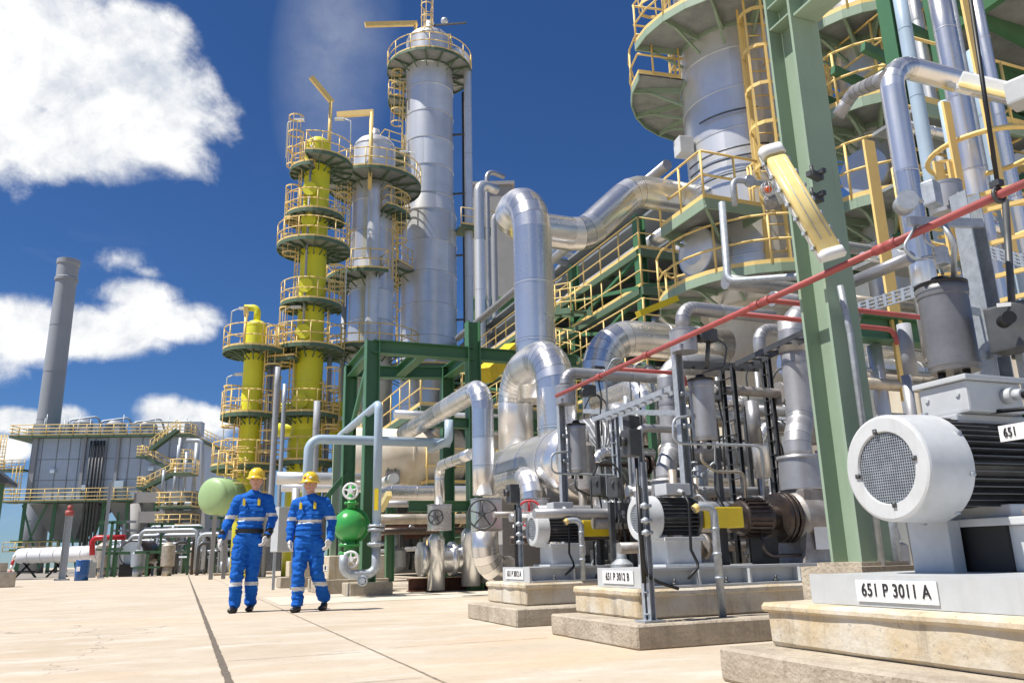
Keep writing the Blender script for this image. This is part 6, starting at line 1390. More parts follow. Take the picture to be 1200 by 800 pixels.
# ================================================================== CENTRE: RACK BEHIND THE GREEN FRAME
def run(px, py, d, moves, rpx, m, label, name='insulated_pipe', group=None, bend=None, gore=True, band=.8, seg=18, ends=0):
    p = atD(px, py, d); pts = route(p, *moves); r = rpx*mpp(p)
    return pipe(name, pts, r, m, label, group, bend=bend or r*2.4, gore=gore, band=band, seg=seg)
def centre_rack():
    Y0, Y1, X0, X1 = 23.0, 34.0, 5.2, 12.2
    t = thing('process_structure', 'low green and brown pipe structure with yellow railings behind the green portal frame', 'structure', ((X0+X1)/2, 28, 0))
    z1 = atY(480, 474, Y0).z; z2 = atY(480, 566, Y0).z
    deck_level(t, X0+1.0, X1, Y0, Y1, z1, True, joist=1.8, rr=.024); deck_level(t, X0+1.2, X1, Y0, Y1, z2, True, joist=1.8, rr=.024)
    m = MB()
    for x in (X0+.2, X0+2.6, X0+4.8, X1-.2):
        for y in (Y0+.3, Y0+5.4, Y1-.3): m.ibeam((x,y,0),(x,y,z1-.1 if x>X0+1 else z2+1.3), .24,.24,.02,.014)
    m.build('post','green',t)
    m = MB()
    for z in (z2*.52,): 
        for y in (Y0+.2, Y0+5.4): m.beam((X0,y,z),(X1,y,z),.2,.26)
    m.beam((X0+2.6,Y0+.2,.2),(X0+4.8,Y0+.2,z2-.2),.08,.1); m.beam((X0+.2,Y0+.2,z2*.5),(X0+2.6,Y0+.2,z2+1.0),.1,.1); m.build('brace','rust',t)
    m = MB(); m.bb(X0+.6,X1+6,Y1+2,Y1+2.3,0,z1*.75); tag(m.build('wall','darksteel'),'dark sheet standing in for the shade under the central pipe structure','wall')  # dark sheet painted where the rack's shadow makes the background
    st = stair(t, (X0+1.2,Y0-.9,z2*.0+.1),(X0+3.4,Y0-.9,z2),.8,Vector((0,1,0)))
    g = atD(480, 536, 24.5); k = mpp(g)
    tv = thing('horizontal_vessel','large cream banded horizontal vessel behind the green frame','vessel',(g.x,g.y,0)); m = MB(); a = slide(g,'x',px=418); b = slide(g,'x',px=640); m.tube([a,b],33*k,40,band=1.6,ridge=.02); m.dome(a,(-1,0,0),33*k,.55,36); m.build('shell','cream',tv)
    m = MB()
    for q in (.15,.6): p = a.lerp(b,q); m.bb(p.x-.2,p.x+.2,p.y-.8,p.y+.8,z2,p.z-.5)
    m.build('saddle','wall_conc',tv)
    a = (('x','px',600),)
    run(324,560,18.5,[('x','px',436)],7.5,'alu_far','pale silver pipe running behind both helmets',bend=.3)
    run(330,571,19.5,[('x','px',470)],5,'alu_far','thinner silver pipe just below the pale one behind the helmets')
    run(427,577,19,[('x','px',600)],9,'alu','silver pipe right of the green float vessel, at shoulder height',band=.6)
    run(445,608,20,[('x','px',600)],6,'tan_pipe','tan pipe low behind the small valve box')
    run(440,590,21,[('x','px',640)],4,'alu_dull','thin silver pipe between two thicker ones right of the float vessel')
    run(440,622,22,[('x','px',640)],4,'oily','dark pipe low in the central pipe structure')
    run(462,485,22,[('x','px',600)],5,'alu_far','silver pipe under the upper yellow railing of the central structure')
    run(372,470,26,[('z','py',600)],4,'stack','slim dark upright pipe between the yellow columns')
    run(326,430,33,[('z','py',640)],3.4,'stack','slim grey upright line right of the short yellow column'); run(334,450,33,[('z','py',640)],2.5,'galv','thin pale upright line right of the short yellow column')
    run(347,572,19,[('z','py',645)],4.5,'alu_far','short silver upright pipe behind the left worker\'s shoulder')
    run(462,560,14.9,[('y','px',450)],6,'lamp_body','pale tube lamp under the green frame',name='tube_lamp',gore=False,band=0)
    a = atD(444,588,14.6); m = MB(); m.beam(atD(446,597,14.6), atD(456,578,14.2), .10,.10); solo(m,'tube_lamp','lamp_yellow','slanting yellow tube lamp beside the hairpin pipe','lamp')
    random.seed(5)
    for i in range(56):
        x = random.uniform(X0+.3,X1+2.5); y = random.uniform(Y0+.2,Y1-1); z = random.choice((.2,.25,z2+.05)); h = random.uniform(.7,1.8) if z<1 else random.uniform(.8,1.6)
        q = Vector((x,y,z)); m = MB(); kind = i%5
        if kind==0: m.cyl(q,q+Vector((0,0,h)),random.uniform(.06,.12),seg=8); m.cyl(q+Vector((0,0,h*.5)),q+Vector((0,0,h*.5+.08)),.22,seg=12); m.cyl(q+Vector((0,0,h*.7)),q+Vector((0,0,h*.7+.08)),.22,seg=12); m.torus(q+Vector((-.1,-.25,h)),(.3,1,0),.2,.02,16,5); solo(m,'valve_stand',('galv','darksteel','oily','green')[i//5%4],'flanged valve with handwheel inside the central pipe structure','valve','valves in the central structure')
        elif kind==1: m.tube([q,q+Vector((0,0,h)),q+Vector((1.2,0,h)),q+Vector((1.2,0,h+.8))],random.uniform(.05,.11),10,.2); solo(m,'pipe_loop',('alu_dull','tan_pipe','galv')[i//5%3],'bent pipe offset inside the central pipe structure','pipe','bent pipes in the central structure')
        elif kind==2: m.tube([Vector((x,Y0,z+h)),Vector((x,Y1,z+h))],random.uniform(.06,.16),12,band=1.5); solo(m,'rack_pipe',('alu_dull','oily','tan_pipe','alu_far')[i//5%4],'straight pipe receding through the central pipe structure','pipe','receding pipes in the central structure')
        elif kind==3: m.lathe(q,(0,0,1),[(0,.12),(.15,.3),(h*.6,.3),(h*.6+.12,.1)],16); m.cyl(q+Vector((0,0,h*.6)),q+Vector((0,0,h+.2)),.07,seg=8); solo(m,'small_vessel',('cast','galv','darksteel')[i//5%3],'small upright vessel inside the central pipe structure','vessel','small vessels in the central structure')
        else: m.beam(q,q+Vector((0,0,h+.8)),.1,.1); m.box(q+Vector((0,-.1,h+.5)),(.35,.18,.45),None,.02); m.tube([q+Vector((.1,0,h+.3)),q+Vector((.1,0,.1))],.02,6); solo(m,'junction_box',('darksteel','grey_paint')[i//5%2],'electrical box on a stand inside the central pipe structure','electrical box','boxes in the central structure')
    # grey cabinet and posts left of the frame
    t = thing('control_cabinet','grey instrument cabinet on a frame behind the left worker','cabinet',atD(333,660,19)); p = atD(334,620,19); m = MB(); m.box(p,(.5,.4,1.0),.3,.02); m.build('housing','grey_paint',t); m = MB()
    for dx in (-.2,.2): m.beam((p.x+dx,p.y,0),(p.x+dx,p.y,p.z-.5),.06,.06)
    m.build('leg','galv',t)
    # stand beside left worker (posts and rails)
    t = thing('sampling_stand','galvanised sampling stand on a low kerb left of the left worker','stand',atZ(262,674,0)); p = atZ(262,674,0); m = MB()
    concrete_block(m, p.x-.5,p.x+2.6,p.y,p.y+1.2,0,.12,.012,8); m.build('kerb','conc_step',t); m = MB()
    for dx in (-.3,.1,.5): m.beam((p.x+dx,p.y+.5,.12),(p.x+dx,p.y+.5,1.5+dx),.08,.08)
    for z in (.5,.9,1.3): m.beam((p.x-.4,p.y+.5,z),(p.x+.8,p.y+.5,z),.05,.05)
    m.cyl((p.x+.3,p.y+.3,.2),(p.x+.3,p.y+.3,.9),.13,seg=12); m.cyl((p.x-.1,p.y+.3,.2),(p.x-.1,p.y+.3,.7),.09,seg=12); m.build('frame','galv',t)
    m = MB(); q = atD(346,622,17); m.box(q,(.3,.2,.45),None,.02); m.beam(q-Vector((0,0,1)),q,.06,.06); solo(m,'junction_box','darksteel','dark electrical box between the two workers','electrical box')
centre_rack()
# ================================================================== PIPING BEHIND THE PUMPS
def pump_alley():
    # steel: posts, trays, crossbeams
    def tray(a, b, w=.16, label='', m_='galv'):
        m = MB(); t_, u, v = m.frame(b-a); 
        for s_ in (-w/2, w/2): m.beam(a+u*s_, b+u*s_, .008, .05)
        n = int((b-a).length/.12)
        for i in range(n): p = a.lerp(b,(i+.5)/n); m.beam(p-u*w/2, p+u*w/2, .03,.012)
        return solo(m,'cable_tray',m_,label,'cable tray')
    a = atD(735,474,8.6); b = slide(a,'x',px=800); tray(atD(700,492,8.6), atD(792,455,7.4), .12, 'galvanised cable tray slanting up to the 3012 B seal pot post')
    tray(atD(792,427,8), atD(892,431,8), .14, 'galvanised cable tray running level behind the 3012 B seal pot','darksteel')
    tray(atD(870,427,7.6), atD(1000,367,6.2), .16, 'dark cable tray slanting up right towards the pale green column','darksteel')
    tray(atD(688,482,9.4), atD(800,484,8.2), .12, 'galvanised cable tray above the drum end cap')
    tray(atD(800,483,8.2), atD(870,487,8.2), .10, 'short galvanised cable tray right of the 3012 B seal pot')
    p = atD(868,600,7.8); m = MB(); unistrut_pair(m, Vector((p.x,p.y,.1)), slide(p,'z',py=428).z, .14); solo(m,'strut_post','darksteel','dark perforated strut post right of the 3012 B seal pot','post')
    p = atD(726,600,9.2); m = MB(); unistrut_pair(m, Vector((p.x,p.y,.1)), slide(p,'z',py=480).z, .08); solo(m,'strut_post','galv','thin galvanised strut post in front of the drum end cap','post')
    p = atD(916,600,8.3); m = MB(); unistrut_pair(m, Vector((p.x,p.y,.1)), slide(p,'z',py=408).z, .08); solo(m,'strut_post','darksteel','thin dark strut post left of the 3012 B silver riser','post')
    A = 'alu'; D = 'alu_dull'; T_ = 'tan_pipe'
    run(720,455,14,[('x','px',842)],9,T_,'tan pipe running level left of the cream column foot')
    run(700,432,15.5,[('x','px',830)],8,'alu','silver pipe running level just under the thick elbow pipe')
    run(770,560,10.5,[('x','px',950)],13,'alu','thick silver pipe running level behind the yellow coupling guard of 3012 B',band=.5)
    run(740,490,12,[('x','px',850)],6,T_,'thin tan pipe running level left of the cream column foot, lower one')
    run(735,575,9,[('x','px',905)],6.5,D,'dull silver pipe low behind the pump tagged 3012 B')
    run(740,592,9.5,[('x','px',900)],5,T_,'tan pipe low behind the motor of pump 3012 B')
    run(905,498,8.4,[('x','px',1010)],7,D,'silver pipe stub running right behind the pale green column, at mid height')
    run(893,432,8.6,[('z','py',385),('x','px',1000)],7.5,D,'silver pipe hooking over to the right behind the red branch pipes')
    run(886,520,8.6,[('z','py',470)],8,D,'short silver upright pipe with valve right of the dark strut post')
    run(905,350,13,[('x','px',1200)],9,D,'silver pipe crossing high behind the pale green column')
    run(850,330,13.5,[('x','px',960),('z','py',420)],9,D,'silver pipe looping down behind the red pipe under the curved platform')
    run(920,425,9,[('x','px',1100)],15,'alu','thick silver pipe running right behind the pale green column',band=.4)
    run(1000,330,7.5,[('y','px',1068)],7,D,'silver pipe slanting up right behind the seal pot')
    run(1000,352,8.5,[('x','px',1080)],6.5,T_,'tan pipe level between pale green column and large seal pot')
    run(1000,375,8.6,[('x','px',1090)],6,D,'grey pipe level above the dark green crossbeam'); run(1000,448,7.8,[('x','px',1100)],7,T_,'tan pipe level below the dark green crossbeam'); run(1000,432,7.9,[('x','px',1090)],3,'galv','thin conduit level below the dark green crossbeam',band=0)
    run(957,520,8.0,[('z','py',415)],12,D,'second silver riser behind the pale green column, right of the 3012 B riser')
    run(748,600,13,[('z','py',475)],11,'alu','silver upright pipe left of the 3012 B seal pot post',band=.5)
    run(960,605,9.2,[('x','px',1040)],14,'oily','thick dark pipe low behind the pale green column')
    run(958,640,9.4,[('x','px',1040)],6,'galv','thin grey pipe near the ground behind the pale green column')
    run(1068,440,7.5,[('z','py',380)],8,'stack','dark grey upright pipe below the seal pot'); run(1052,600,8,[('z','py',405)],9,'alu_far','pale silver upright pipe behind the big motor')
    run(788,530,10.8,[('x','px',905)],15,D,'thick dull silver pipe behind the 3012 B seal pot, at its foot',band=.5)
    run(895,560,9.0,[('z','py',500),('x','px',990)],10,'alu','silver elbow right of the dark strut post, bending right',band=.4)
    run(760,520,11.5,[('z','py',450),('y','px',700)],13,'alu','silver pipe bending away above the drum, right of its end cap',band=.5)
    run(985,470,9.6,[('z','py',395),('x','px',1100)],12,'alu','silver elbow behind the pale green column above the big motor',band=.4)
    run(1010,520,8.6,[('x','px',1100)],10,D,'silver pipe behind the pale green column level with the big fan cowl',band=.4)
    run(950,560,9.8,[('z','py',400)],14,'alu_far','wide pale silver upright behind the 3012 B riser',band=.5)
    run(720,640,12.5,[('z','py',570),('x','px',800)],11,'alu','silver elbow low to the right of the drum saddle',band=.4)
    run(600,585,14,[('z','py',455)],13,'alu_far','silver upright between the U bend and the silver down pipe',band=.6)
    run(645,640,12,[('x','px',760)],9,D,'dull silver pipe low behind the coupling guard of 3012 A',band=.4)
    run(700,600,10.5,[('z','py',530),('x','px',765)],7,'alu','small silver elbow in front of the drum end cap, right side',band=.4)
    run(830,470,10.2,[('x','px',900)],9,'alu','short bright silver pipe right of the 3012 B seal pot',band=.4)
    run(1080,560,6.5,[('z','py',440)],6,D,'grey upright behind the big motor terminal box',band=.4)
    run(1165,470,6.0,[('z','py',380),('x','px',1260)],7,'alu','silver elbow right of the galvanised post at the right',band=.4)
    for i,(px,d,py) in enumerate(((772,11,470),(828,9.5,545),(897,9,610),(1010,9,430),(775,13,430))):
        p = atD(px,620,d); m = MB(); m.beam((p.x,p.y,0),(p.x,p.y,slide(p,'z',py=py).z),.09,.09); solo(m,'steel_post',('green','galv','darksteel')[i%3],'slim %s upright in the piping behind the pumps'%(('green','galvanised','dark')[i%3]),'post','slim uprights behind the pumps')
    random.seed(9)
    for i in range(172):
        px = random.uniform(690,1060) if i < 140 else random.uniform(640,735); d = random.uniform(7.6,13) if i < 140 else random.uniform(9.4,10.6)

        if abs(px-868)<70 and d>14: continue
        q = atD(px, 640, d); q.z = random.choice((.1,.1,.8,1.3,1.7,2.1)) ; h = random.uniform(.4,1.3); m = MB(); kind = i%6
        if i >= 140: q.z = (.1,.45)[i%2]; h = random.uniform(.3,.7)
        if slide(q,'z',py=405 if px > 690 else 470).z < q.z+h+.35: q.z = .1; h = min(h, .9)
        LV = 'near the ground' if q.z < .5 else ('at chest height' if q.z < 1.5 else 'above head height')
        if q.z > .5: m.beam((q.x,q.y+.1,0),(q.x,q.y+.1,q.z+.3),.05,.05)
        if kind==0: m.cyl(q,q+Vector((0,0,h)),.045,seg=10); m.cyl(q+Vector((0,0,h*.5)),q+Vector((0,0,h*.5+.03)),.10,seg=12); m.cyl(q+Vector((0,0,h*.7)),q+Vector((0,0,h*.7+.03)),.10,seg=12); m.wheel(q+Vector((-.05,-.1,h)),(.3,1,0),.09,.008); solo(m,'valve_stand',('galv','darksteel','oily')[i//6%3],'small flanged valve behind the pumps '+LV,'valve','small valves behind the pumps')
        elif kind==1: m.tube([q,q+Vector((0,0,h)),q+Vector((.5,0,h)),q+Vector((.5,0,h+.5))],random.uniform(.02,.05),10,.08); solo(m,'pipe_loop',('alu_dull','tan_pipe','galv')[i//6%3],'small bent pipe behind the pumps '+LV,'pipe','small bent pipes behind the pumps')
        elif kind==2: m.box(q+Vector((0,0,h)),(.16,.1,.2),random.random(),.01); m.tube([q+Vector((0,0,h-.1)),q+Vector((.03,0,h-.3)),q+Vector((.0,0,0))],.01,6,.1); m.cyl(q+Vector((-.02,-.07,h+.02)),q+Vector((-.02,-.05,h+.02)),.05,seg=12); solo(m,'instrument','darksteel','dark gauge box behind the pumps '+LV,'instrument','instruments behind the pumps')
        elif kind==3: m.tube([q+Vector((-.8,0,h)),q+Vector((.9,0,h))],random.uniform(.03,.07),12,band=.4); m.cyl(q+Vector((0,0,h)),q+Vector((.04,0,h)),.12,seg=14); m.cyl(q+Vector((.1,0,h)),q+Vector((.14,0,h)),.12,seg=14); solo(m,'flanged_pipe',('cast','oily','alu_dull')[i//6%3],'short flanged pipe behind the pumps '+LV,'pipe','flanged lengths behind the pumps')
        elif kind==4: m.tube([q,q+Vector((0,0,h)),q+Vector((.1,-.1,h+.25)),q+Vector((.3,-.1,h+.1)),q+Vector((.35,-.1,0))],.012,7,.12); solo(m,'tubing',('darksteel','galv')[i//6%2],'looping thin tube behind the pumps '+LV,'pipe','looping tubes behind the pumps')
        else: m.lathe(q,(0,0,1),[(0,.05),(.06,.11),(h*.5,.11),(h*.5+.05,.05),(h*.5+.2,.04)],16); solo(m,'small_vessel',('cast','galv','alu_dull')[i//6%3],'small upright pot behind the pumps '+LV,'vessel','small pots behind the pumps')
    # dark backing sheet far behind to close the view at ground level
    t = tag((lambda m: (m.bb(7.5,34,47,47.4,0,6.5), m)[1])(MB()).build('wall','darksteel'),'long dark backing sheet closing the view beyond the dark green rack','wall')
    m = MB(); m.bb(20,20.4,6,46,0,12); tag(m.build('wall','hopper'),'tall grey backing sheet in place of dense dark piping behind the wide silver column','wall')  # backing sheet standing where dense dark piping would be
pump_alley()
# ================================================================== UPPER RIGHT
def upper_right():
    c, k = col_at(1032, 200, 13.5); r = 29*mpp((c[0],c[1],10))
    t = thing('distillation_column','narrower silver column at the upper right with pale green curved platforms','column',(c[0],c[1],0))
    def sz(py, rad): q = Vector((c[0], c[1], 0)) - RT*rad; return slide(q,'z',py=py).z
    shell(t, c, [(sz(420,r),r),(sz(-200,r),r)],'alu_far',40,1.0)
    shell(t, c, [(0,r*.9),(sz(420,r),r*.9)],'cream',36,2.0,'skirt',.004)
    for py in (158, 262): ring_platform(t, c, sz(py, r+.8), r+.03, r+.95, -120, 60, .024, 'sage')
    ring_platform(t, c, sz(60, r+.8), r+.03, r+.95, -60, 120, .024, 'sage')
    caged_ladder(t, c, 48, r, sz(262,r+.8), sz(-150,r+.8), .028)
    caged_ladder(t, c, -80, r, sz(158,r+.8), sz(-60,r+.8), .028)
    m = MB(); f = facing(c)+R(-20); o = Vector((math.cos(f),math.sin(f),0)); z = sz(262,r+.8)+.75; m.lathe(Vector((c[0],c[1],z)),o,[(r-.1,.36),(r+.25,.36),(r+.25,.42),(r+.32,.42),(r+.33,.1)],26); m.build('manhole','alu_far',t)
    # big grey elbowed pipe
    a = atD(1098,420,7.2); b = slide(a,'z',py=74); cc = slide(b,'x',px=1260)
    rr = 13.5*mpp(atD(1085,150,7.2)); pipe('insulated_pipe',[a,b,cc],rr,'alu','silver pipe rising right of the pale green column and turning right near the top edge',bend=rr*2.6,gore=True,band=.9,seg=26)
    b2 = slide(b,'x',px=1070); d2 = slide(b2,'y',px=1000) if False else None
    j = Vector((b.x-.05,b.y,slide(b,'z',py=92).z)); low = atD(1000,108,9.2); pipe('insulated_pipe',[low+Vector((-.1,.2,-.25)),low,j],rr*.72,'alu_dull','smaller silver pipe joining the tall elbowed pipe from the column behind',bend=rr*1.6,gore=True,band=.4,seg=22)
    # pale blue pipes
    for px, top, d, w, lab in ((1090,-40,9.2,8,'pale blue upright pipe just right of the tall elbowed pipe'),(1141,-40,8.6,12.5,'thick pale silver upright pipe near the upper right corner'),(1122,120,8.8,6,'short pale blue upright pipe between two thicker ones'),(1172,60,9,8,'grey upright pipe at the far upper right')):
        p = atD(px+22,330,d); q = slide(p,'z',py=top); pipe('riser_pipe',[p-Vector((0,0,1.5)),q],w*mpp(atD(px,120,d)),'alu' if w>8 else 'lblue',lab,seg=22,band=1.0)
    # yellow painted stair structure
    t = thing('yellow_ladder_frame','bright yellow painted ladder frame with curved hoops right of the tall elbowed pipe','ladder',atD(1080,600,8.0))
    m = MB()
    for px, py0, py1, w in ((1064,165,470,.10),(1118,190,300,.09),(1140,190,330,.08),(1172,120,470,.07),(1189,0,300,.07)):
        p = atD(px,py1,8.0); q = slide(p,'z',py=py0); m.beam(p,q,.03,w*1.5)
    m.build('upright','yellow_bright' if False else 'yellow',t)
    m = MB()
    for py, d in ((180,7.6),(265,7.4)):
        cc_ = atD(1155,py,d+.8); m.torus(cc_,(0,0,1),.6,.03,30,6,0,2*math.pi)
    for py in (230,250,290,330,360): m.beam(atD(1110,py+8,7.6),atD(1230,py-22,7.2),.04,.04)
    for i in range(9): m.beam(atD(1100,190+i*22,8.2),atD(1125,188+i*22,8.2),.03,.03)
    m.build('hoop','yellow',t)
    # top right gratings and canopies
    t = thing('upper_walkway','grated steel walkway with yellow railings in the upper right corner','walkway',atD(1180,60,9))
    for (px,py,d,w,l) in ((1120,20,11,3.6,3),(1150,225,11.5,3,3),(1120,320,12.5,3,3)):
        p = atD(px,py,d); deck_level(t,p.x,p.x+w,p.y-1,p.y+l,p.z,True,'green',.8,.024)
    m = MB()
    for px, d in ((1125,11),(1190,10.4)):
        p = atD(px,500,d); m.ibeam((p.x,p.y,0),(p.x,p.y,14),.25,.25,.02,.014)
    m.build('post','green',t)
    m = MB(); p = atD(1105,60,10.5); 
    for i in range(5): m.beam(p+Vector((0,i*.7,1.0)),p+Vector((4,i*.7,.2)),.1,.16)
    m.build('joist','green',t)
    # second lamp, small lamp
    def tube_lamp(a, e, w, lab):
        lt = thing('tube_lamp',lab,'lamp',a); ax = (e-a); m = MB(); u = (EYE-a).normalized(); s_ = ax.normalized().cross(u).normalized(); vv = s_.cross(ax.normalized())*(1 if s_.cross(ax.normalized()).dot(EYE-a)>0 else -1)
        m.beam(a,e,w,w*.35,vv) if False else None
        m.box((a+e)/2,(ax.length,w,w*.45),Matrix((ax.normalized(),s_,ax.normalized().cross(s_))).transposed(),w*.12); m.build('housing','lamp_body',lt)
        m = MB(); dn = Vector((0,0,-1)); dn = (dn-ax.normalized()*dn.dot(ax.normalized())).normalized(); m.box((a+e)/2+dn*w*.28,(ax.length*.88,w*.82,w*.3),Matrix((ax.normalized(),dn.cross(ax.normalized()),dn)).transposed(),w*.1); m.build('diffuser','lamp_yellow',lt)
    tube_lamp(atD(1126,94,6.2),atD(1192,110,5.9),.15,'yellowed tube lamp with white housing hanging near the upper right edge')
    tube_lamp(atD(1093,96,7.6),atD(1122,104,7.4),.09,'small yellowed tube lamp beside the tall elbowed pipe')
    m = MB(); m.box(atD(1196,110,5.6),(.2,.16,.2),.3,.02); solo(m,'junction_box','grey_paint','grey box at the right edge beside the hanging tube lamp','electrical box')
    # farther column and lines closing the gap to the right edge
    c, k = col_at(1165, 200, 19); r = 42*mpp((c[0],c[1],12)); t = thing('distillation_column','farthest silver column behind the pipes in the upper right corner','column',(c[0],c[1],0))
    def sz2(py): return slide(Vector((c[0],c[1],5)),'z',py=py).z
    shell(t, c, [(0,r),(sz2(-220),r)],'alu_far',40,1.2)
    for py in (20,95,175,255,335): ring_platform(t, c, sz2(py), r+.03, r+1.0, -130, 50, .026, 'sage')
    for a_, b_, th in ((95,20,-30),(175,95,-75),(255,175,-30),(335,255,-70),(20,-120,-60)): caged_ladder(t, c, th, r, sz2(a_), sz2(b_)+1, .028)
    for i,(px,d,w,top,m_) in enumerate(((962,12.5,5,-40,'alu_far'),(1072,12,6,-40,'alu'),(1058,10.5,4,90,'lblue'),(1107,11.5,7,-40,'alu_far'),(1156,10,5,-40,'galv'),(1188,9.5,7,-40,'alu'),(955,15,4,-40,'stack'),(1018,11.6,4,180,'galv'))):
        p = atD(px+22,330,d); q = slide(p,'z',py=top); pipe('riser_pipe',[Vector((p.x,p.y,.2)),q],w*mpp(atD(px,120,d)),m_,'%s upright line among the pipes at the upper right'%('silver','slim','pale blue','weathered','galvanised','bright','dark','short')[i],'upright lines at the upper right',seg=16,band=1.1)
    for i,(px,py,d,e) in enumerate(((1080,120,10,1230),(1075,200,10.6,1230),(1060,285,9.6,1230),(1090,330,9,1230),(960,60,14,1060))):
        p = atD(px,py,d); t2 = thing('railing_section','yellow handrail section among the upper right pipes','railing',p,'handrails at the upper right'); m = MB(); q = slide(p,'x',px=e); rail_line(m,[p,q],r=.024,sp=.9,mid=2); m.build('rail','yellow',t2)
        m = MB(); m.bb(p.x,q.x,p.y,p.y+.9,p.z-.05,p.z); m.m = 1; m.beam(p-Vector((0,0,.1)),q-Vector((0,0,.1)),.06,.18); m.build('deck',['grate','sage'],t2)
    for i,(px,py,d,w) in enumerate(((1062,148,9.8,7),(1075,225,9.2,6),(1048,300,8.8,8),(1150,265,9.5,9),(960,285,11,7),(1010,300,10,5))):
        run(px,py,d,[('x','px',px+70),('z','py',py+90)],w,('alu','alu_dull','alu_far')[i%3],'bent silver pipe among the upper right pipes',group='bent pipes at the upper right',band=.5)
    # beacon with cage by the column platform
    p = atD(900,222,8.5); t = thing('beacon','caged orange beacon lamp beside the slanting tube lamp','lamp',p); m = MB(); m.ball(p,.045,14,8); m.build('bulb','amber',t); m = MB()
    for a_ in range(6): m.torus(p,(math.cos(a_*.52),math.sin(a_*.52),0),.09,.004,20,5)
    m.torus(p,(0,0,1),.09,.005,20,5); m.build('guard','galv',t); m = MB(); m.cyl(p+Vector((.05,.05,-.06)),p+Vector((.14,.1,-.16)),.07,seg=14); m.build('holder','cast',t)
    m = MB(); q = atD(866,210,8.7); m.tube([q+Vector((-.1,0,-.35)),q+Vector((-.1,0,-.02)),q+Vector((.4,0,.0))],.035,10,.1); m.cyl(q+Vector((.15,-.03,0)),q+Vector((.15,.03,0)),.07,seg=12); solo(m,'bracket_arm','galv','galvanised bracket arm holding the orange beacon','bracket')
    # conduit loop below the big platform
    pipe('conduit',[atD(846,238,9.5),atD(853,330,9.3),atD(962,322,8.8),atD(958,250,8.6)],.045,'galv','pale conduit bent like a cradle below the curved platform of the wide column',bend=.12,seg=12)
    pipe('conduit',[atD(1178,235,4.5)+Vector((.0,0,0)),atD(1190,420,4.4)],.02,'darksteel','thin dark conduit behind the galvanised post at the right',seg=8)
    # cable tray + galvanised arms on the right
    for (a,b,lab) in ((atD(1155,300,6.2),atD(1230,320,5.6),'dark perforated tray running off the right edge, upper one'),(atD(1000,370,6.5),atD(1082,345,5.8),'grey tray of thin tubes running from the pale green column to the seal pot')):
        m = MB()
        for i in range(4): m.beam(a+Vector((0,0,.03*i)),b+Vector((0,0,.03*i)),.02,.012)
        n = 8
        for i in range(n): p = a.lerp(b,i/n); m.beam(p,p+Vector((0,0,.1)),.03,.02)
        solo(m,'cable_tray','galv',lab,'cable tray')
    m = MB(); p = atD(700,360,12); m.beam(atD(748,368,12),atD(792,350,12.4),.12,.1); solo(m,'crane_arm','yellow_bright','short bright yellow beam below the dark green rack, left of the curved platform','beam')
    m = MB(); m.beam(atD(568,440,17),atD(600,410,18.5),.3,.34); solo(m,'crane_beam','yellow_bright','thick orange-yellow beam slanting behind the silver elbows','beam')
upper_right()
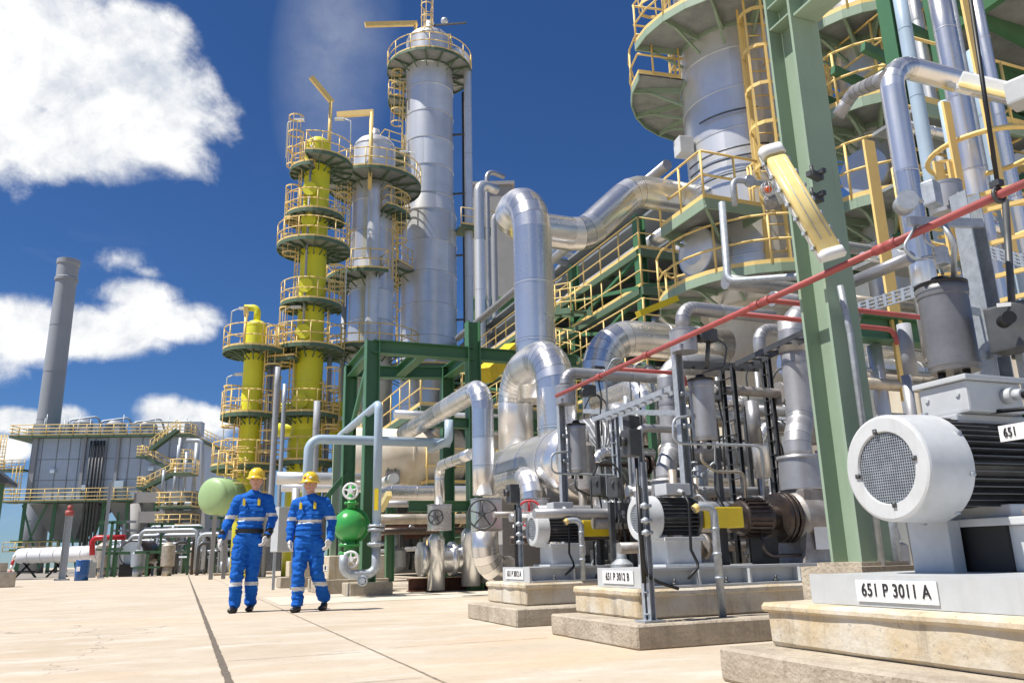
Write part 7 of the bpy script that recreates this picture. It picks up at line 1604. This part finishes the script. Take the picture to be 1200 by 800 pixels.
# ================================================================== SORTING OUT PIECES AND LABELS
SPLIT = {'saddle','post','beam','stilt','trestle','duct','down_pipe','roof_plant','anchor_bolt','cable_gland','bearing_stand','coupling','wall_cabinet','riser_line','manhole',
         'motor_foot','brace','bracing','bracket','lamp_clamp','fitting','holding_bolt','lower_block','stiffener','uprights','upright','leg','girder','vessel','tracing_line','vent_pipe','canopy',
         'band','splice_bolt','cowl_bolt','splice_plate','grille_screw','girder','flange','pipe_guide','joist','neck','leg','body','hoop','frame','joint','low_railing','cable','tube','power_cable','bearing_housing'}
def split_pieces():
    for o in list(C.objects):
        base = o.name.split('.')[0]
        if o.type != 'MESH' or o.parent is None or base not in SPLIT or o.children: continue
        me = o.data; n = len(me.vertices); par = list(range(n))
        def find(a):
            while par[a] != a: par[a] = par[par[a]]; a = par[a]
            return a
        for e in me.edges:
            a, b = find(e.vertices[0]), find(e.vertices[1])
            if a != b: par[a] = b
        comp = {}
        for i in range(n): comp.setdefault(find(i), []).append(i)
        keys = list(comp)
        if len(keys) < 2 or len(keys) > 160: continue
        bb = []
        for k in keys:
            cs = [me.vertices[i].co for i in comp[k]]
            bb.append([min(c[j] for c in cs)-.006 for j in range(3)] + [max(c[j] for c in cs)+.006 for j in range(3)])
        g = list(range(len(keys)))
        def f2(a):
            while g[a] != a: g[a] = g[g[a]]; a = g[a]
            return a
        solid = base in ('post','beam','stilt','brace','bracing','upright','joist','hoop','canopy','girder')
        if not solid:
            for i in range(len(keys)):
                for j in range(i):
                    if all(bb[i][k] <= bb[j][k+3] and bb[j][k] <= bb[i][k+3] for k in range(3)): g[f2(i)] = f2(j)
        cl = {}
        for i in range(len(keys)): cl.setdefault(f2(i), []).append(keys[i])
        if len(cl) < 2: continue
        root_of = {k: ci for ci, ks in enumerate(cl.values()) for k in ks}
        pieces = [[] for _ in cl]
        for p in me.polygons: pieces[root_of[find(p.vertices[0])]].append(p.index)
        seg = me.attributes['seg'].data if 'seg' in me.attributes else None
        for ci, pl in enumerate(pieces):
            vm = {}; vs = []; fs = []; sm = []; mi = []; sg = []
            for pi in pl:
                p = me.polygons[pi]; f = []
                for v in p.vertices:
                    if v not in vm: vm[v] = len(vs); vs.append(tuple(me.vertices[v].co))
                    f.append(vm[v])
                fs.append(f); sm.append(p.use_smooth); mi.append(p.material_index); sg.append(seg[pi].value if seg else .5)
            m2 = bpy.data.meshes.new(base); m2.from_pydata(vs, [], fs)
            for mm in me.materials: m2.materials.append(mm)
            m2.polygons.foreach_set('use_smooth', sm); m2.polygons.foreach_set('material_index', mi)
            at = m2.attributes.new('seg', 'FLOAT', 'FACE'); at.data.foreach_set('value', sg); m2.update()
            if ci == 0: o.data = m2
            else:
                c = o.copy(); c.data = m2; C.objects.link(c); c.parent = o.parent
        # the old mesh is dropped
split_pieces()
def number_labels():
    names = ['leftmost','second from the left','third from the left','fourth from the left','fifth from the left','sixth from the left','seventh from the left','eighth from the left','ninth from the left','tenth from the left','eleventh from the left','twelfth from the left','thirteenth from the left','fourteenth from the left','fifteenth from the left','sixteenth from the left','seventeenth from the left','eighteenth from the left','nineteenth from the left']
    by = {}
    for o in C.objects:
        if o.parent is None and o.get('label'): by.setdefault(o['label'], []).append(o)
    def px(o):
        c = CM.transposed() @ (o.location-EYE); return c.x/max(.01, -c.z)
    for lab, os_ in by.items():
        if len(os_) < 2: continue
        os_.sort(key=px)
        for i, o in enumerate(os_):
            if i < len(names)-1 and i < len(os_)-1: o['label'] = lab + ', ' + names[i]
            elif i == len(os_)-1: o['label'] = lab + ', rightmost'
            else: o['label'] = lab + ', number %d from the left' % (i+1)
            if len(o['label'].split()) > 16: print('LONG', o['label'])
number_labels()
